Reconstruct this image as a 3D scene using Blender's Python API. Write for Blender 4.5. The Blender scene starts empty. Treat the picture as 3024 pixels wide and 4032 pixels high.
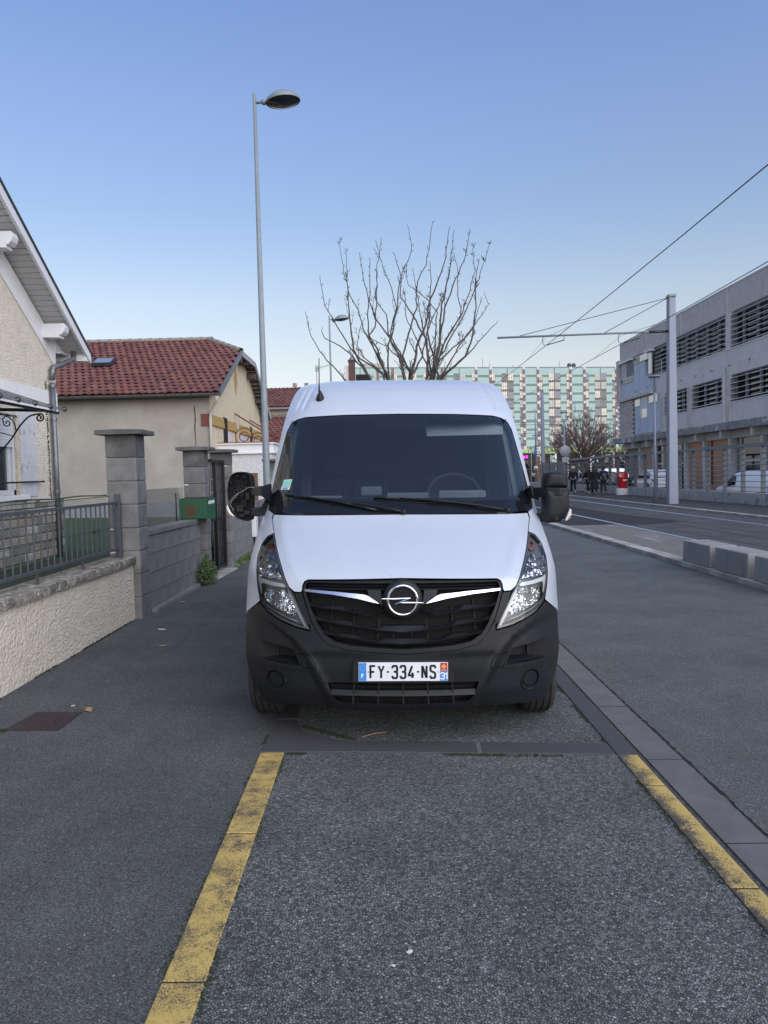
import bpy, bmesh, math, random
from mathutils import Vector, Matrix, geometry, noise as mnoise
R=math.radians; random.seed(7)
scene=bpy.context.scene; col=scene.collection
# ---------------------------------------------------------------- camera
FPX=3000.0; HC=1.65
CR=Vector((.999662,-.005332,-.025449)); CU=Vector((.026,.0488,.9985)); CF=Vector((.0041,.998804,-.048732))
def _ortho():
    global CR,CU,CF
    roll=math.atan(.0255); a=(1496-1512)*math.cos(roll)-(1870-2016)*math.sin(roll)
    b=-(1496-1512)*math.sin(roll)-(1870-2016)*math.cos(roll)
    p=-math.atan2(b*math.cos(math.atan2(a,FPX)),FPX); psi=-math.atan2(a,FPX)
    f=Vector((math.sin(psi)*math.cos(p),math.cos(psi)*math.cos(p),math.sin(p)))
    r0=Vector((math.cos(psi),-math.sin(psi),0)); u0=r0.cross(f); c,s=math.cos(roll),math.sin(roll)
    CF=f; CR=c*r0-s*u0; CU=s*r0+c*u0
_ortho()
cd=bpy.data.cameras.new('camera'); cam=bpy.data.objects.new('camera',cd); col.objects.link(cam)
cd.sensor_fit='HORIZONTAL'; cd.sensor_width=36; cd.lens=36*FPX/3024; cd.clip_start=.05; cd.clip_end=6000
m=Matrix((CR,CU,-CF)).transposed().to_4x4(); m.translation=(0,0,HC); cam.matrix_world=m
scene.camera=cam
# ---------------------------------------------------------------- sky, sun, exposure
SUN_EL=R(35); SUN_AZ=R(146)   # low glow behind the camera; azimuth clockwise from +Y
w=bpy.data.worlds.new('World'); scene.world=w; w.use_nodes=True
nt=w.node_tree; nt.nodes.clear()
sky=nt.nodes.new('ShaderNodeTexSky'); sky.sky_type='NISHITA'; sky.sun_disc=False
sky.sun_elevation=SUN_EL; sky.sun_rotation=SUN_AZ; sky.altitude=150; sky.air_density=1; sky.dust_density=0.5; sky.ozone_density=4
bg=nt.nodes.new('ShaderNodeBackground'); bg.inputs[1].default_value=.15
# camera white balance and the pale band of haze low in the sky, the same all the way round
wtc=nt.nodes.new('ShaderNodeTexCoord'); wsp_=nt.nodes.new('ShaderNodeSeparateXYZ'); nt.links.new(wtc.outputs['Generated'],wsp_.inputs[0])
wr=nt.nodes.new('ShaderNodeValToRGB'); nt.links.new(wsp_.outputs[2],wr.inputs[0]); we=wr.color_ramp.elements
STOPS=[(0.0, (0.997, 0.862, 0.977)), (0.026, (0.997, 0.862, 0.977)), (0.089, (1.378, 0.977, 0.821)), (0.147, (1.666, 1.138, 0.843)), (0.215, (1.766, 1.28, 0.977)), (0.314, (1.606, 1.318, 1.149)), (0.431, (1.684, 1.416, 1.363)), (0.507, (1.642, 1.428, 1.473))]
while len(we)<len(STOPS): we.new(.5)
for e_,(p_,c_) in zip(we,STOPS): e_.position=p_; e_.color=(*[v/2.639 for v in c_],1)
wm=nt.nodes.new('ShaderNodeMix'); wm.data_type='RGBA'; wm.blend_type='MULTIPLY'; wm.inputs[0].default_value=1
nt.links.new(sky.outputs[0],wm.inputs[6]); nt.links.new(wr.outputs[0],wm.inputs[7])
wo=nt.nodes.new('ShaderNodeOutputWorld'); nt.links.new(wm.outputs[2],bg.inputs[0]); nt.links.new(bg.outputs[0],wo.inputs[0])
sl=bpy.data.lights.new('sun','SUN'); sun=bpy.data.objects.new('sun',sl); col.objects.link(sun)
sl.energy=1.45; sl.angle=R(90); sl.color=(1,.985,.95)   # afterglow: no direct sun, very soft
sd=Vector((math.sin(SUN_AZ)*math.cos(R(26)),math.cos(SUN_AZ)*math.cos(R(26)),math.sin(R(26))))
sun.rotation_euler=sd.to_track_quat('Z','Y').to_euler()
vs=scene.view_settings; vs.view_transform='Standard'; vs.look='None'; vs.exposure=1.4; vs.gamma=1; vs.use_curve_mapping=False
# ---------------------------------------------------------------- helpers
def new_mat(name):
    m=bpy.data.materials.new(name); m.use_nodes=True; n=m.node_tree
    return m,n,n.nodes['Principled BSDF']
def mat(name,c,rough=.6,metal=0,c2=None,scale=8,bump=0,bscale=None,detail=4,coat=0,dist=.02,lo=.35,hi=.65,spec=None,stretch=None,c3=None,s3=1.5,lo3=.5,hi3=.7):
    m,n,b=new_mat(name); L=n.links.new; N=n.nodes.new
    b.inputs['Roughness'].default_value=rough; b.inputs['Metallic'].default_value=metal
    if spec is not None: b.inputs['Specular IOR Level'].default_value=spec
    if coat: b.inputs['Coat Weight'].default_value=coat; b.inputs['Coat Roughness'].default_value=.06
    tc=N('ShaderNodeTexCoord'); mp=N('ShaderNodeMapping'); L(tc.outputs['Object'],mp.inputs[0])
    if stretch: mp.inputs['Scale'].default_value=stretch
    src=None
    if c2 is not None:
        t=N('ShaderNodeTexNoise'); t.inputs['Scale'].default_value=scale; t.inputs['Detail'].default_value=detail; t.inputs['Roughness'].default_value=.6
        L(mp.outputs[0],t.inputs[0])
        r=N('ShaderNodeMapRange'); r.inputs[1].default_value=lo; r.inputs[2].default_value=hi; L(t.outputs[0],r.inputs[0])
        mx=N('ShaderNodeMix'); mx.data_type='RGBA'; mx.inputs[6].default_value=(*c,1); mx.inputs[7].default_value=(*c2,1)
        L(r.outputs[0],mx.inputs[0]); src=mx.outputs[2]
    if c3 is not None:
        t=N('ShaderNodeTexNoise'); t.inputs['Scale'].default_value=s3; t.inputs['Detail'].default_value=6; t.inputs['Roughness'].default_value=.65
        L(mp.outputs[0],t.inputs[0])
        r=N('ShaderNodeMapRange'); r.inputs[1].default_value=lo3; r.inputs[2].default_value=hi3; L(t.outputs[0],r.inputs[0])
        mx=N('ShaderNodeMix'); mx.data_type='RGBA'; mx.inputs[6].default_value=(*c,1); mx.inputs[7].default_value=(*c3,1)
        if src: L(src,mx.inputs[6])
        L(r.outputs[0],mx.inputs[0]); src=mx.outputs[2]
    if src: L(src,b.inputs['Base Color'])
    else: b.inputs['Base Color'].default_value=(*c,1)
    if bump:
        t=N('ShaderNodeTexNoise'); t.inputs['Scale'].default_value=bscale or scale*3; t.inputs['Detail'].default_value=5
        L(mp.outputs[0],t.inputs[0]); bp=N('ShaderNodeBump'); bp.inputs['Strength'].default_value=bump; bp.inputs['Distance'].default_value=dist
        L(t.outputs[0],bp.inputs['Height']); L(bp.outputs[0],b.inputs['Normal'])
    return m
def asphalt(name,scale,dark,mid,light,bump,tint=(1,1,1),patch=.25,plo=.62):
    """aggregate: every stone a Voronoi cell with its own grey, pits between stones"""
    m,n,b=new_mat(name); L=n.links.new; N=n.nodes.new
    tc=N('ShaderNodeTexCoord')
    v=N('ShaderNodeTexVoronoi'); v.inputs['Scale'].default_value=scale; L(tc.outputs['Object'],v.inputs[0])
    v2=N('ShaderNodeTexVoronoi'); v2.feature='DISTANCE_TO_EDGE'; v2.inputs['Scale'].default_value=scale; L(tc.outputs['Object'],v2.inputs[0])
    hs=N('ShaderNodeSeparateColor'); L(v.outputs['Color'],hs.inputs[0])
    cr=N('ShaderNodeValToRGB'); L(hs.outputs[0],cr.inputs[0]); e=cr.color_ramp.elements
    e[0].position=0; e[0].color=(*[dark*t for t in tint],1); e[1].position=1; e[1].color=(*[light*t for t in tint],1)
    q=e.new(.55); q.color=(*[mid*t for t in tint],1); q=e.new(.93); q.color=(*[mid*1.35*t for t in tint],1)
    er=N('ShaderNodeMapRange'); er.inputs[1].default_value=0; er.inputs[2].default_value=.18; er.inputs[3].default_value=.35; er.inputs[4].default_value=1; L(v2.outputs['Distance'],er.inputs[0])
    mu=N('ShaderNodeMix'); mu.data_type='RGBA'; mu.blend_type='MULTIPLY'; mu.inputs[0].default_value=1; L(cr.outputs[0],mu.inputs[6]); L(er.outputs[0],mu.inputs[7])
    t=N('ShaderNodeTexNoise'); t.inputs['Scale'].default_value=1.3; t.inputs['Detail'].default_value=7; t.inputs['Roughness'].default_value=.65; L(tc.outputs['Object'],t.inputs[0])
    pr=N('ShaderNodeMapRange'); pr.inputs[1].default_value=.3; pr.inputs[2].default_value=.75; pr.inputs[3].default_value=1-patch; pr.inputs[4].default_value=1+patch; L(t.outputs[0],pr.inputs[0])
    mu2=N('ShaderNodeMix'); mu2.data_type='RGBA'; mu2.blend_type='MULTIPLY'; mu2.inputs[0].default_value=1; L(mu.outputs[2],mu2.inputs[6]); L(pr.outputs[0],mu2.inputs[7])
    L(mu2.outputs[2],b.inputs['Base Color']); b.inputs['Roughness'].default_value=.78; b.inputs['Specular IOR Level'].default_value=.35
    bp=N('ShaderNodeBump'); bp.inputs['Strength'].default_value=bump; bp.inputs['Distance'].default_value=.004
    nz=N('ShaderNodeMath'); nz.operation='MULTIPLY_ADD'; nz.inputs[1].default_value=.5; L(hs.outputs[1],nz.inputs[0]); L(er.outputs[0],nz.inputs[2])
    L(nz.outputs[0],bp.inputs['Height']); L(bp.outputs[0],b.inputs['Normal'])
    return m
def glassmat(name,tint=(.8,.85,.85),trans=.8,rough=.02,ior=1.5,base=(.02,.025,.03)):
    """thin pane: Fresnel mirror over partly see-through tint"""
    m,n,b=new_mat(name); n.nodes.remove(b); L=n.links.new; N=n.nodes.new; out=n.nodes['Material Output']
    tr=N('ShaderNodeBsdfTransparent'); tr.inputs[0].default_value=(*tint,1)
    df=N('ShaderNodeBsdfDiffuse'); df.inputs[0].default_value=(*base,1)
    gl=N('ShaderNodeBsdfGlossy'); gl.inputs['Roughness'].default_value=rough
    fr=N('ShaderNodeFresnel'); fr.inputs[0].default_value=ior
    a=N('ShaderNodeMixShader'); a.inputs[0].default_value=trans; L(df.outputs[0],a.inputs[1]); L(tr.outputs[0],a.inputs[2])
    g=N('ShaderNodeMixShader'); L(fr.outputs[0],g.inputs[0]); L(a.outputs[0],g.inputs[1]); L(gl.outputs[0],g.inputs[2])
    L(g.outputs[0],out.inputs[0]); return m
def emit(name,c,s=1):
    m,n,b=new_mat(name); b.inputs['Base Color'].default_value=(*c,1); b.inputs['Emission Color'].default_value=(*c,1); b.inputs['Emission Strength'].default_value=s; return m
def stain(m,base_noise_scale,c,lo,hi,stretch=(1,1,1),fac=.8,detail=8):
    """layer another noise colour over a material's base colour"""
    n=m.node_tree; b=n.nodes['Principled BSDF']; L=n.links.new; N=n.nodes.new; s=b.inputs['Base Color']
    tc=N('ShaderNodeTexCoord'); mp=N('ShaderNodeMapping'); mp.inputs['Scale'].default_value=stretch; L(tc.outputs['Object'],mp.inputs[0])
    t=N('ShaderNodeTexNoise'); t.inputs['Scale'].default_value=base_noise_scale; t.inputs['Detail'].default_value=detail; t.inputs['Roughness'].default_value=.7; L(mp.outputs[0],t.inputs[0])
    r=N('ShaderNodeMapRange'); r.inputs[1].default_value=lo; r.inputs[2].default_value=hi; r.inputs[4].default_value=fac; L(t.outputs[0],r.inputs[0])
    mx=N('ShaderNodeMix'); mx.data_type='RGBA'; mx.inputs[7].default_value=(*c,1)
    if s.is_linked: L(s.links[0].from_socket,mx.inputs[6])
    else: mx.inputs[6].default_value=s.default_value
    L(r.outputs[0],mx.inputs[0]); L(mx.outputs[2],s); return m
def tag(o,label=None,cat=None,group=None,kind=None):
    if label: o['label']=label
    if cat: o['category']=cat
    if group: o['group']=group
    if kind: o['kind']=kind
    return o
def thing(name,label,cat,loc=(0,0,0),rz=0,group=None):
    o=bpy.data.objects.new(name,None); o.empty_display_size=.2; col.objects.link(o); o.location=loc; o.rotation_euler=(0,0,rz)
    return tag(o,label,cat,group)
def struct_empty(name,loc=(0,0,0)):
    o=bpy.data.objects.new(name,None); col.objects.link(o); o.location=loc; o['kind']='structure'; return o
def put(o,parent=None,world=True):
    col.objects.link(o)
    if parent is not None:
        o.parent=parent
        if world and parent.type=='EMPTY': o.matrix_parent_inverse=parent.matrix_basis.inverted()
    return o
def inst(name,mesh,parent,loc,rot=(0,0,0),sc=(1,1,1),world=True):
    o=bpy.data.objects.new(name,mesh); put(o,parent,world); o.location=loc; o.rotation_euler=rot; o.scale=sc; return o
def copy_tree(o,parent=None):
    kids=[c for c in o.children]; c=o.copy(); col.objects.link(c)
    if parent is not None: c.parent=parent
    for k in kids: copy_tree(k,c)
    return c
class MB:
    def __init__(s): s.v=[]; s.f=[]; s.m=[]; s.mi=0; s.sm=[]; s.vn={}
    def add(s,vs,fs,smooth=False):
        o=len(s.v); s.v+= [tuple(v) for v in vs]
        for f in fs: s.f.append([i+o for i in f]); s.m.append(s.mi); s.sm.append(smooth)
    def box(s,x0,x1,y0,y1,z0,z1):
        s.add([(x0,y0,z0),(x1,y0,z0),(x1,y1,z0),(x0,y1,z0),(x0,y0,z1),(x1,y0,z1),(x1,y1,z1),(x0,y1,z1)],
              [(0,3,2,1),(4,5,6,7),(0,1,5,4),(1,2,6,5),(2,3,7,6),(3,0,4,7)]); return s
    def hexa(s,b,t):  # 4 bottom pts, 4 top pts (ccw)
        s.add(list(b)+list(t),[(0,3,2,1),(4,5,6,7),(0,1,5,4),(1,2,6,5),(2,3,7,6),(3,0,4,7)]); return s
    def beam(s,a,b,w,h,up=(0,0,1)):
        a=Vector(a); b=Vector(b); d=(b-a).normalized(); u=Vector(up)
        if abs(d.dot(u))>.99: u=Vector((0,1,0))
        x=d.cross(u).normalized()*w/2; y=x.normalized().cross(d)*h/2
        s.hexa([a-x-y,a+x-y,b+x-y,b-x-y],[a-x+y,a+x+y,b+x+y,b-x+y]); return s
    def tube(s,pts,r,n=6,cap=True,smooth=True):
        pts=[Vector(p) for p in pts]; N=len(pts); rr=r if isinstance(r,(list,tuple)) else [r]*N
        o=len(s.v); pu=None
        for i,p in enumerate(pts):
            d=(pts[min(i+1,N-1)]-pts[max(i-1,0)])
            d=d.normalized() if d.length>1e-9 else Vector((0,0,1))
            if pu is None:
                u=d.cross(Vector((0,0,1)));
                if u.length<.1: u=d.cross(Vector((1,0,0)))
            else: u=pu-d*pu.dot(d)
            u.normalize(); pu=u; w_=d.cross(u)
            for k in range(n):
                a=2*math.pi*k/n; s.v.append(tuple(p+rr[i]*(math.cos(a)*u+math.sin(a)*w_)))
        for i in range(N-1):
            for k in range(n):
                a=o+i*n+k; b=o+i*n+(k+1)%n; s.f.append([a,b,b+n,a+n]); s.m.append(s.mi); s.sm.append(smooth)
        if cap:
            s.f.append([o+k for k in range(n)][::-1]); s.m.append(s.mi); s.sm.append(False)
            s.f.append([o+(N-1)*n+k for k in range(n)]); s.m.append(s.mi); s.sm.append(False)
        return s
    def lathe(s,prof,n=24,o=(0,0,0),ax='z',smooth=True,sx=1,sy=1):
        b=len(s.v)
        for r_,h in prof:
            for k in range(n):
                a=2*math.pi*k/n; c_,d_=r_*math.cos(a)*sx,r_*math.sin(a)*sy
                p={'z':(c_,d_,h),'y':(c_,h,d_),'x':(h,c_,d_)}[ax]; s.v.append((p[0]+o[0],p[1]+o[1],p[2]+o[2]))
        for i in range(len(prof)-1):
            for k in range(n):
                a=b+i*n+k; c_=b+i*n+(k+1)%n; s.f.append([a,c_,c_+n,a+n]); s.m.append(s.mi); s.sm.append(smooth)
        return s
    def prism(s,poly,lo,hi,ax='y'):
        """2-D polygon extruded along an axis; ax y: (x,z), ax x: (y,z), ax z: (x,y)"""
        f=lambda p,h:{'y':(p[0],h,p[1]),'x':(h,p[0],p[1]),'z':(p[0],p[1],h)}[ax]
        n=len(poly); s.add([f(p,lo) for p in poly]+[f(p,hi) for p in poly],[list(range(n))[::-1],[n+i for i in range(n)]]+[[i,(i+1)%n,n+(i+1)%n,n+i] for i in range(n)]); return s
    def mesh(s,name,mats,fix=True):
        me=bpy.data.meshes.new(name); me.from_pydata(s.v,[],s.f); mats=mats if isinstance(mats,(list,tuple)) else [mats]
        for m_ in mats: me.materials.append(m_)
        me.polygons.foreach_set('material_index',s.m); me.polygons.foreach_set('use_smooth',s.sm)
        if fix:
            b=bmesh.new(); b.from_mesh(me); bmesh.ops.recalc_face_normals(b,faces=b.faces); b.to_mesh(me); b.free()
        me.update()
        if s.vn:
            L=[]
            for p in me.polygons:
                for v in p.vertices:
                    n_=s.vn.get(v) if p.use_smooth else None
                    if n_ is None: L.append(tuple(p.normal))
                    else: L.append(tuple(n_ if n_.dot(p.normal)>=0 else -n_))
            me.normals_split_custom_set(L)
        return me
    def build(s,name,mats,parent=None,bev=0,fix=True,world=True,kind=None,label=None):
        o=bpy.data.objects.new(name,s.mesh(name,mats,fix)); put(o,parent,world)
        if bev: bevel(o,bev)
        if kind: o['kind']=kind
        if label: o['label']=label
        return o
def bevel(o,wd,seg=2):
    b=o.modifiers.new('bevel','BEVEL'); b.width=wd; b.segments=seg; b.limit_method='ANGLE'; b.angle_limit=R(40); return o
def pip(x,y,P):
    c=False; n=len(P); j=n-1
    for i in range(n):
        xi,yi=P[i]; xj,yj=P[j]
        if (yi>y)!=(yj>y) and x<(xj-xi)*(y-yi)/(yj-yi)+xi: c=not c
        j=i
    return c
def area(P): return sum(P[i-1][0]*P[i][1]-P[i][0]*P[i-1][1] for i in range(len(P)))/2
def inset(P,d):
    if area(P)<0: P=P[::-1]
    n=len(P); out=[]
    for i in range(n):
        a=Vector(P[i-1]); b=Vector(P[i]); c=Vector(P[(i+1)%n])
        e=(b-a).normalized(); f=(c-b).normalized(); n1=Vector((-e.y,e.x)); n2=Vector((-f.y,f.x)); q=(n1+n2)
        q=q.normalized() if q.length>.05 else n1
        out.append(tuple(b+q*d/max(.45,q.dot(n1))))
    return out
def densify(P,step):
    out=[]
    for i in range(len(P)):
        a=Vector(P[i]); b=Vector(P[(i+1)%len(P)]); k=max(1,math.ceil((b-a).length/step))
        for j in range(k): out.append(tuple(a.lerp(b,j/k)))
    return out
def smooth_poly(P,it=1,closed=True):
    for _ in range(it):
        q=[]; n=len(P)
        for i in range(n if closed else n-1):
            a=P[i]; b=P[(i+1)%n]; q+=[(a[0]*.75+b[0]*.25,a[1]*.75+b[1]*.25),(a[0]*.25+b[0]*.75,a[1]*.25+b[1]*.75)]
        if not closed: q=[P[0]]+q[1:-1]+[P[-1]]
        P=q
    return P
def mirror(P): return P+[(-x,z) for x,z in reversed(P) if abs(x)>1e-6]
def patch(mb,poly,mapf,step=.04,holes=(),skirt=0,off=0,smooth=True,flip=False):
    """triangulate a 2-D outline (with holes) and lay it on a curved surface"""
    loops=[densify(poly,step)]+[densify(h,step) for h in holes]; V=[];E=[]
    for l in loops:
        o=len(V); V+=[Vector(p) for p in l]; E+=[(o+i,o+(i+1)%len(l)) for i in range(len(l))]
    nb=len(V); xs=[p[0] for p in poly]; ys=[p[1] for p in poly]; B=list(V)
    x=min(xs)+step*.5; j=0
    cell={}
    for b in B: cell.setdefault((round(b.x/step),round(b.y/step)),[]).append(b)
    while x<max(xs):
        y=min(ys)+step*(.5 if j%2 else .25)
        while y<max(ys):
            if pip(x,y,poly) and not any(pip(x,y,h) for h in holes):
                cx,cy=round(x/step),round(y/step)
                if all((b.x-x)**2+(b.y-y)**2>(.5*step)**2 for dx in(-1,0,1) for dy in(-1,0,1) for b in cell.get((cx+dx,cy+dy),())): V.append(Vector((x,y)))
            y+=step
        x+=step*.87; j+=1
    r=geometry.delaunay_2d_cdt(V,E,[],0,1e-6); pv=r[0]; F=[]
    for f in r[2]:
        c=sum((pv[i] for i in f),Vector((0,0)))/len(f)
        if pip(c.x,c.y,poly) and not any(pip(c.x,c.y,h) for h in holes): F.append(list(f) if not flip else list(f)[::-1])
    o=len(mb.v); mb.add([mapf(p.x,p.y,off) for p in pv],F,smooth)
    if smooth:
        e=.012
        for i,p in enumerate(pv):
            a=Vector(mapf(p.x+e,p.y,off))-Vector(mapf(p.x-e,p.y,off)); b_=Vector(mapf(p.x,p.y+e,off))-Vector(mapf(p.x,p.y-e,off)); n_=a.cross(b_)
            if n_.length>1e-12: mb.vn[o+i]=n_.normalized()
    if skirt:
        cnt={}
        for f in F:
            for i in range(len(f)):
                e=(f[i],f[(i+1)%len(f)]); k=tuple(sorted(e)); cnt[k]=(cnt.get(k,(0,))[0]+1,e)
        idx={}
        for k,(c,e) in cnt.items():
            if c==1:
                for q in e:
                    if q not in idx: idx[q]=len(mb.v); mb.v.append(tuple(mapf(pv[q].x,pv[q].y,off+skirt)))
                mb.f.append([o+e[1],o+e[0],idx[e[0]],idx[e[1]]]); mb.m.append(mb.mi); mb.sm.append(False)
    return mb
def lerpt(z,a,b):
    if z<=a[0]: return b[0]
    for i in range(1,len(a)):
        if z<=a[i]: t=(z-a[i-1])/(a[i]-a[i-1]); return b[i-1]+t*(b[i]-b[i-1])
    return b[-1]
def sst(x,a,b):
    t=min(1,max(0,(x-a)/(b-a))); return t*t*(3-2*t)
def gz(x): return -.018*x if x<1.7 else -.0306
GLY={'F':[[(0,0),(0,1),(.55,1)],[(0,.52),(.45,.52)]],'Y':[[(0,1),(.3,.5),(.6,1)],[(.3,.5),(.3,0)]],
'3':[[(0,.8),(0,.9),(.1,1),(.45,1),(.55,.9),(.55,.62),(.45,.52),(.15,.52)],[(.45,.52),(.55,.42),(.55,.1),(.45,0),(.1,0),(0,.1),(0,.2)]],
'4':[[(.4,1),(0,.27),(0,.22),(.6,.22)],[(.43,.45),(.43,0)]],'-':[[(.12,.5),(.4,.5)]],'N':[[(0,0),(0,1)],[(.5,0),(.5,1)],[(.03,.97),(.47,.03)]],
'S':[[(.55,.8),(.55,.9),(.45,1),(.1,1),(0,.9),(0,.65),(.1,.55),(.45,.45),(.55,.35),(.55,.1),(.45,0),(.1,0),(0,.1),(0,.2)]],
'1':[[(.05,.75),(.35,1),(.35,0)]],'O':[[(.1,0),(0,.2),(0,.8),(.1,1),(.45,1),(.55,.8),(.55,.2),(.45,0),(.1,0)]],'P':[[(0,0),(0,1),(.5,1),(.5,.5),(0,.5)]],
'E':[[(.5,0),(0,0),(0,1),(.5,1)],[(0,.5),(.4,.5)]],'L':[[(0,1),(0,0),(.45,0)]],'2':[[(0,.8),(.1,1),(.45,1),(.55,.8),(.5,.55),(0,0),(.55,0)]],'0':[[(.1,0),(0,.2),(0,.8),(.1,1),(.45,1),(.55,.8),(.55,.2),(.45,0),(.1,0)]],
'C':[[(.55,.8),(.45,1),(.1,1),(0,.8),(0,.2),(.1,0),(.45,0),(.55,.2)]]}
def ribbon(mb,pl,wd,f):
    """flat stroke with mitred joins; f maps (u,v)->3D"""
    P=[Vector(p) for p in pl]; n=len(P); L_=[];R_=[]
    for i in range(n):
        e=(P[min(i+1,n-1)]-P[i]) if i<n-1 else (P[i]-P[i-1]); g=(P[i]-P[i-1]) if i>0 else e
        e=e.normalized(); g=g.normalized(); q=Vector((-e.y-g.y,e.x+g.x)); q=q.normalized() if q.length>.01 else Vector((-e.y,e.x))
        k=wd/2/max(.5,q.dot(Vector((-e.y,e.x)))); L_.append(P[i]+q*k); R_.append(P[i]-q*k)
    ext=wd/2*0
    for i in range(n-1): mb.add([f(*R_[i]),f(*R_[i+1]),f(*L_[i+1]),f(*L_[i])],[(0,1,2,3)])
def text(mb,s,x,z,h,wd,f,adv=.78,wsc=1,pitch=None):
    for ch in s:
        for pl in GLY.get(ch,[]): ribbon(mb,[(x+u*h*wsc,z+v*h) for u,v in pl],wd,f)
        x+=pitch or h*adv*wsc
# ================================================================ GROUND
M={}
M['bay']=asphalt('bay_asphalt',100,.066,.178,.38,1.3,(.97,1.03,1.02))
M['walk']=asphalt('walk_asphalt',190,.058,.136,.32,.9,(.97,1.02,1.02))
M['road']=asphalt('road_asphalt',170,.08,.152,.30,.8,(.97,1.02,1.02))
M['bed']=asphalt('tram_asphalt',120,.055,.10,.20,.4,(1,1,1.02),patch=.35)
M['fwalk']=asphalt('far_walk_asphalt',120,.05,.08,.14,.4)
M['stone']=mat('kerb_concrete',(.128,.126,.124),.82,c2=(.10,.099,.099),scale=5,bump=.25,bscale=220,dist=.003,c3=(.075,.07,.07),s3=3,lo3=.62,hi3=.75)
M['granite']=mat('granite_kerb',(.34,.32,.29),.85,c2=(.2,.19,.17),scale=30,bump=.5,bscale=60,dist=.01,c3=(.42,.40,.37),s3=2,lo3=.45,hi3=.6)
M['bordark']=mat('border_dark',(.045,.045,.052),.8,c2=(.06,.06,.066),scale=60,bump=.3,bscale=300,dist=.002)
def yellow(name,lo,hi,side):
    m,n,b=new_mat(name); L=n.links.new; N=n.nodes.new; tc=N('ShaderNodeTexCoord')
    t=N('ShaderNodeTexNoise'); t.inputs['Scale'].default_value=7; t.inputs['Detail'].default_value=12; t.inputs['Roughness'].default_value=.82; L(tc.outputs['Object'],t.inputs[0])
    t2=N('ShaderNodeTexNoise'); t2.inputs['Scale'].default_value=190; t2.inputs['Detail'].default_value=3; L(tc.outputs['Object'],t2.inputs[0])
    a=N('ShaderNodeMath'); a.operation='MULTIPLY_ADD'; a.inputs[1].default_value=.62; L(t2.outputs[0],a.inputs[0]); L(t.outputs[0],a.inputs[2])
    sp=N('ShaderNodeSeparateXYZ'); L(tc.outputs['Object'],sp.inputs[0])
    g=N('ShaderNodeMath'); g.operation='MULTIPLY_ADD'; g.inputs[1].default_value=side; sb_=N('ShaderNodeMath'); sb_.operation='SUBTRACT'; sb_.inputs[1].default_value=1.40 if side else 0; L(sp.outputs[0],sb_.inputs[0]); L(sb_.outputs[0],g.inputs[0]); L(a.outputs[0],g.inputs[2])
    r=N('ShaderNodeMapRange'); r.inputs[1].default_value=lo; r.inputs[2].default_value=hi; L(g.outputs[0],r.inputs[0])
    mx=N('ShaderNodeMix'); mx.data_type='RGBA'; mx.inputs[6].default_value=(.06,.055,.05,1); mx.inputs[7].default_value=(.50,.355,.105,1); L(r.outputs[0],mx.inputs[0])
    L(mx.outputs[2],b.inputs['Base Color']); b.inputs['Roughness'].default_value=.75
    bp=N('ShaderNodeBump'); bp.inputs['Strength'].default_value=.5; bp.inputs['Distance'].default_value=.003; L(t2.outputs[0],bp.inputs['Height']); L(bp.outputs[0],b.inputs['Normal'])
    return m
M['yelL']=yellow('yellow_paint_worn',.70,.86,0); M['yelR']=yellow('yellow_paint_very_worn',.74,.88,2.2)
def sheet(name,pts,m_,y0,y1,ny=1,kind='structure'):
    mb=MB(); n=len(pts)
    for j in range(ny+1):
        for x,z in pts: mb.v.append((x,y0+(y1-y0)*j/ny,z))
    for j in range(ny):
        for i in range(n-1): a=j*n+i; mb.f.append([a,a+1,a+n+1,a+n]); mb.m.append(0); mb.sm.append(False)
    return tag(mb.build(name,m_,fix=False),kind=kind)
mb=MB(); mb.add([(-2500,-300,-.3),(2500,-300,-.3),(2500,3500,-.3),(-2500,3500,-.3)],[(0,1,2,3)]); tag(mb.build('terrain',mat('terrain_soil',(.09,.085,.06),.9,c2=(.05,.07,.03),scale=.05),fix=False),kind='structure')
sheet('pavement',[(-2.95,.053),(-.745,.0134)],M['walk'],-3,90)
sheet('parking_bay',[(-.62,.011),(1.355,-.0245)],M['bay'],-3,90)
sheet('road',[(1.66,-.0302),(2.2,-.0306),(5.3,-.0306)],M['road'],-20,150)
sheet('road_bedding',[(-.9,-.02),(1.9,-.06)],M['bordark'],-3,90)
sheet('tram_track_bed',[(5.2,.04),(11.65,.04)],M['bed'],-20,170)
sheet('far_pavement',[(11.6,.10),(14.8,.10)],M['fwalk'],-20,170)
mb=MB(); mb.add([(14.9,-20,-.42),(80,-20,-.42),(80,40,-.42),(14.9,40,-.42),(80,52,-.02),(14.9,52,-.02),(80,230,-.02),(14.9,230,-.02)],[(0,1,2,3),(3,2,4,5),(5,4,6,7)]); tag(mb.build('car_park',M['road'],fix=False),kind='structure')
sheet('street_end',[(-30,-.05),(80,-.05)],M['road'],90,235)
M['grass']=mat('grass',(.02,.04,.015),.9,c2=(.035,.055,.02),scale=30,bump=1,bscale=90,dist=.03)
sheet('front_garden',[(-12,.62),(-3.2,.50)],M['grass'],-2,9.4)
sheet('side_yard',[(-14,.62),(-3.2,.50)],mat('dark_lawn',(.02,.04,.015),.95,c2=(.035,.055,.02),scale=20,bump=1,bscale=80,dist=.03),9.4,12.8)
sheet('lawn',[(-14,.60),(-3.1,.45)],mat('bright_lawn',(.028,.05,.014),.95,c2=(.04,.065,.02),scale=20),12.8,24)
sheet('yard_ground',[(-60,.2),(-3.1,.1)],M['walk'],24,90)
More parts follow.
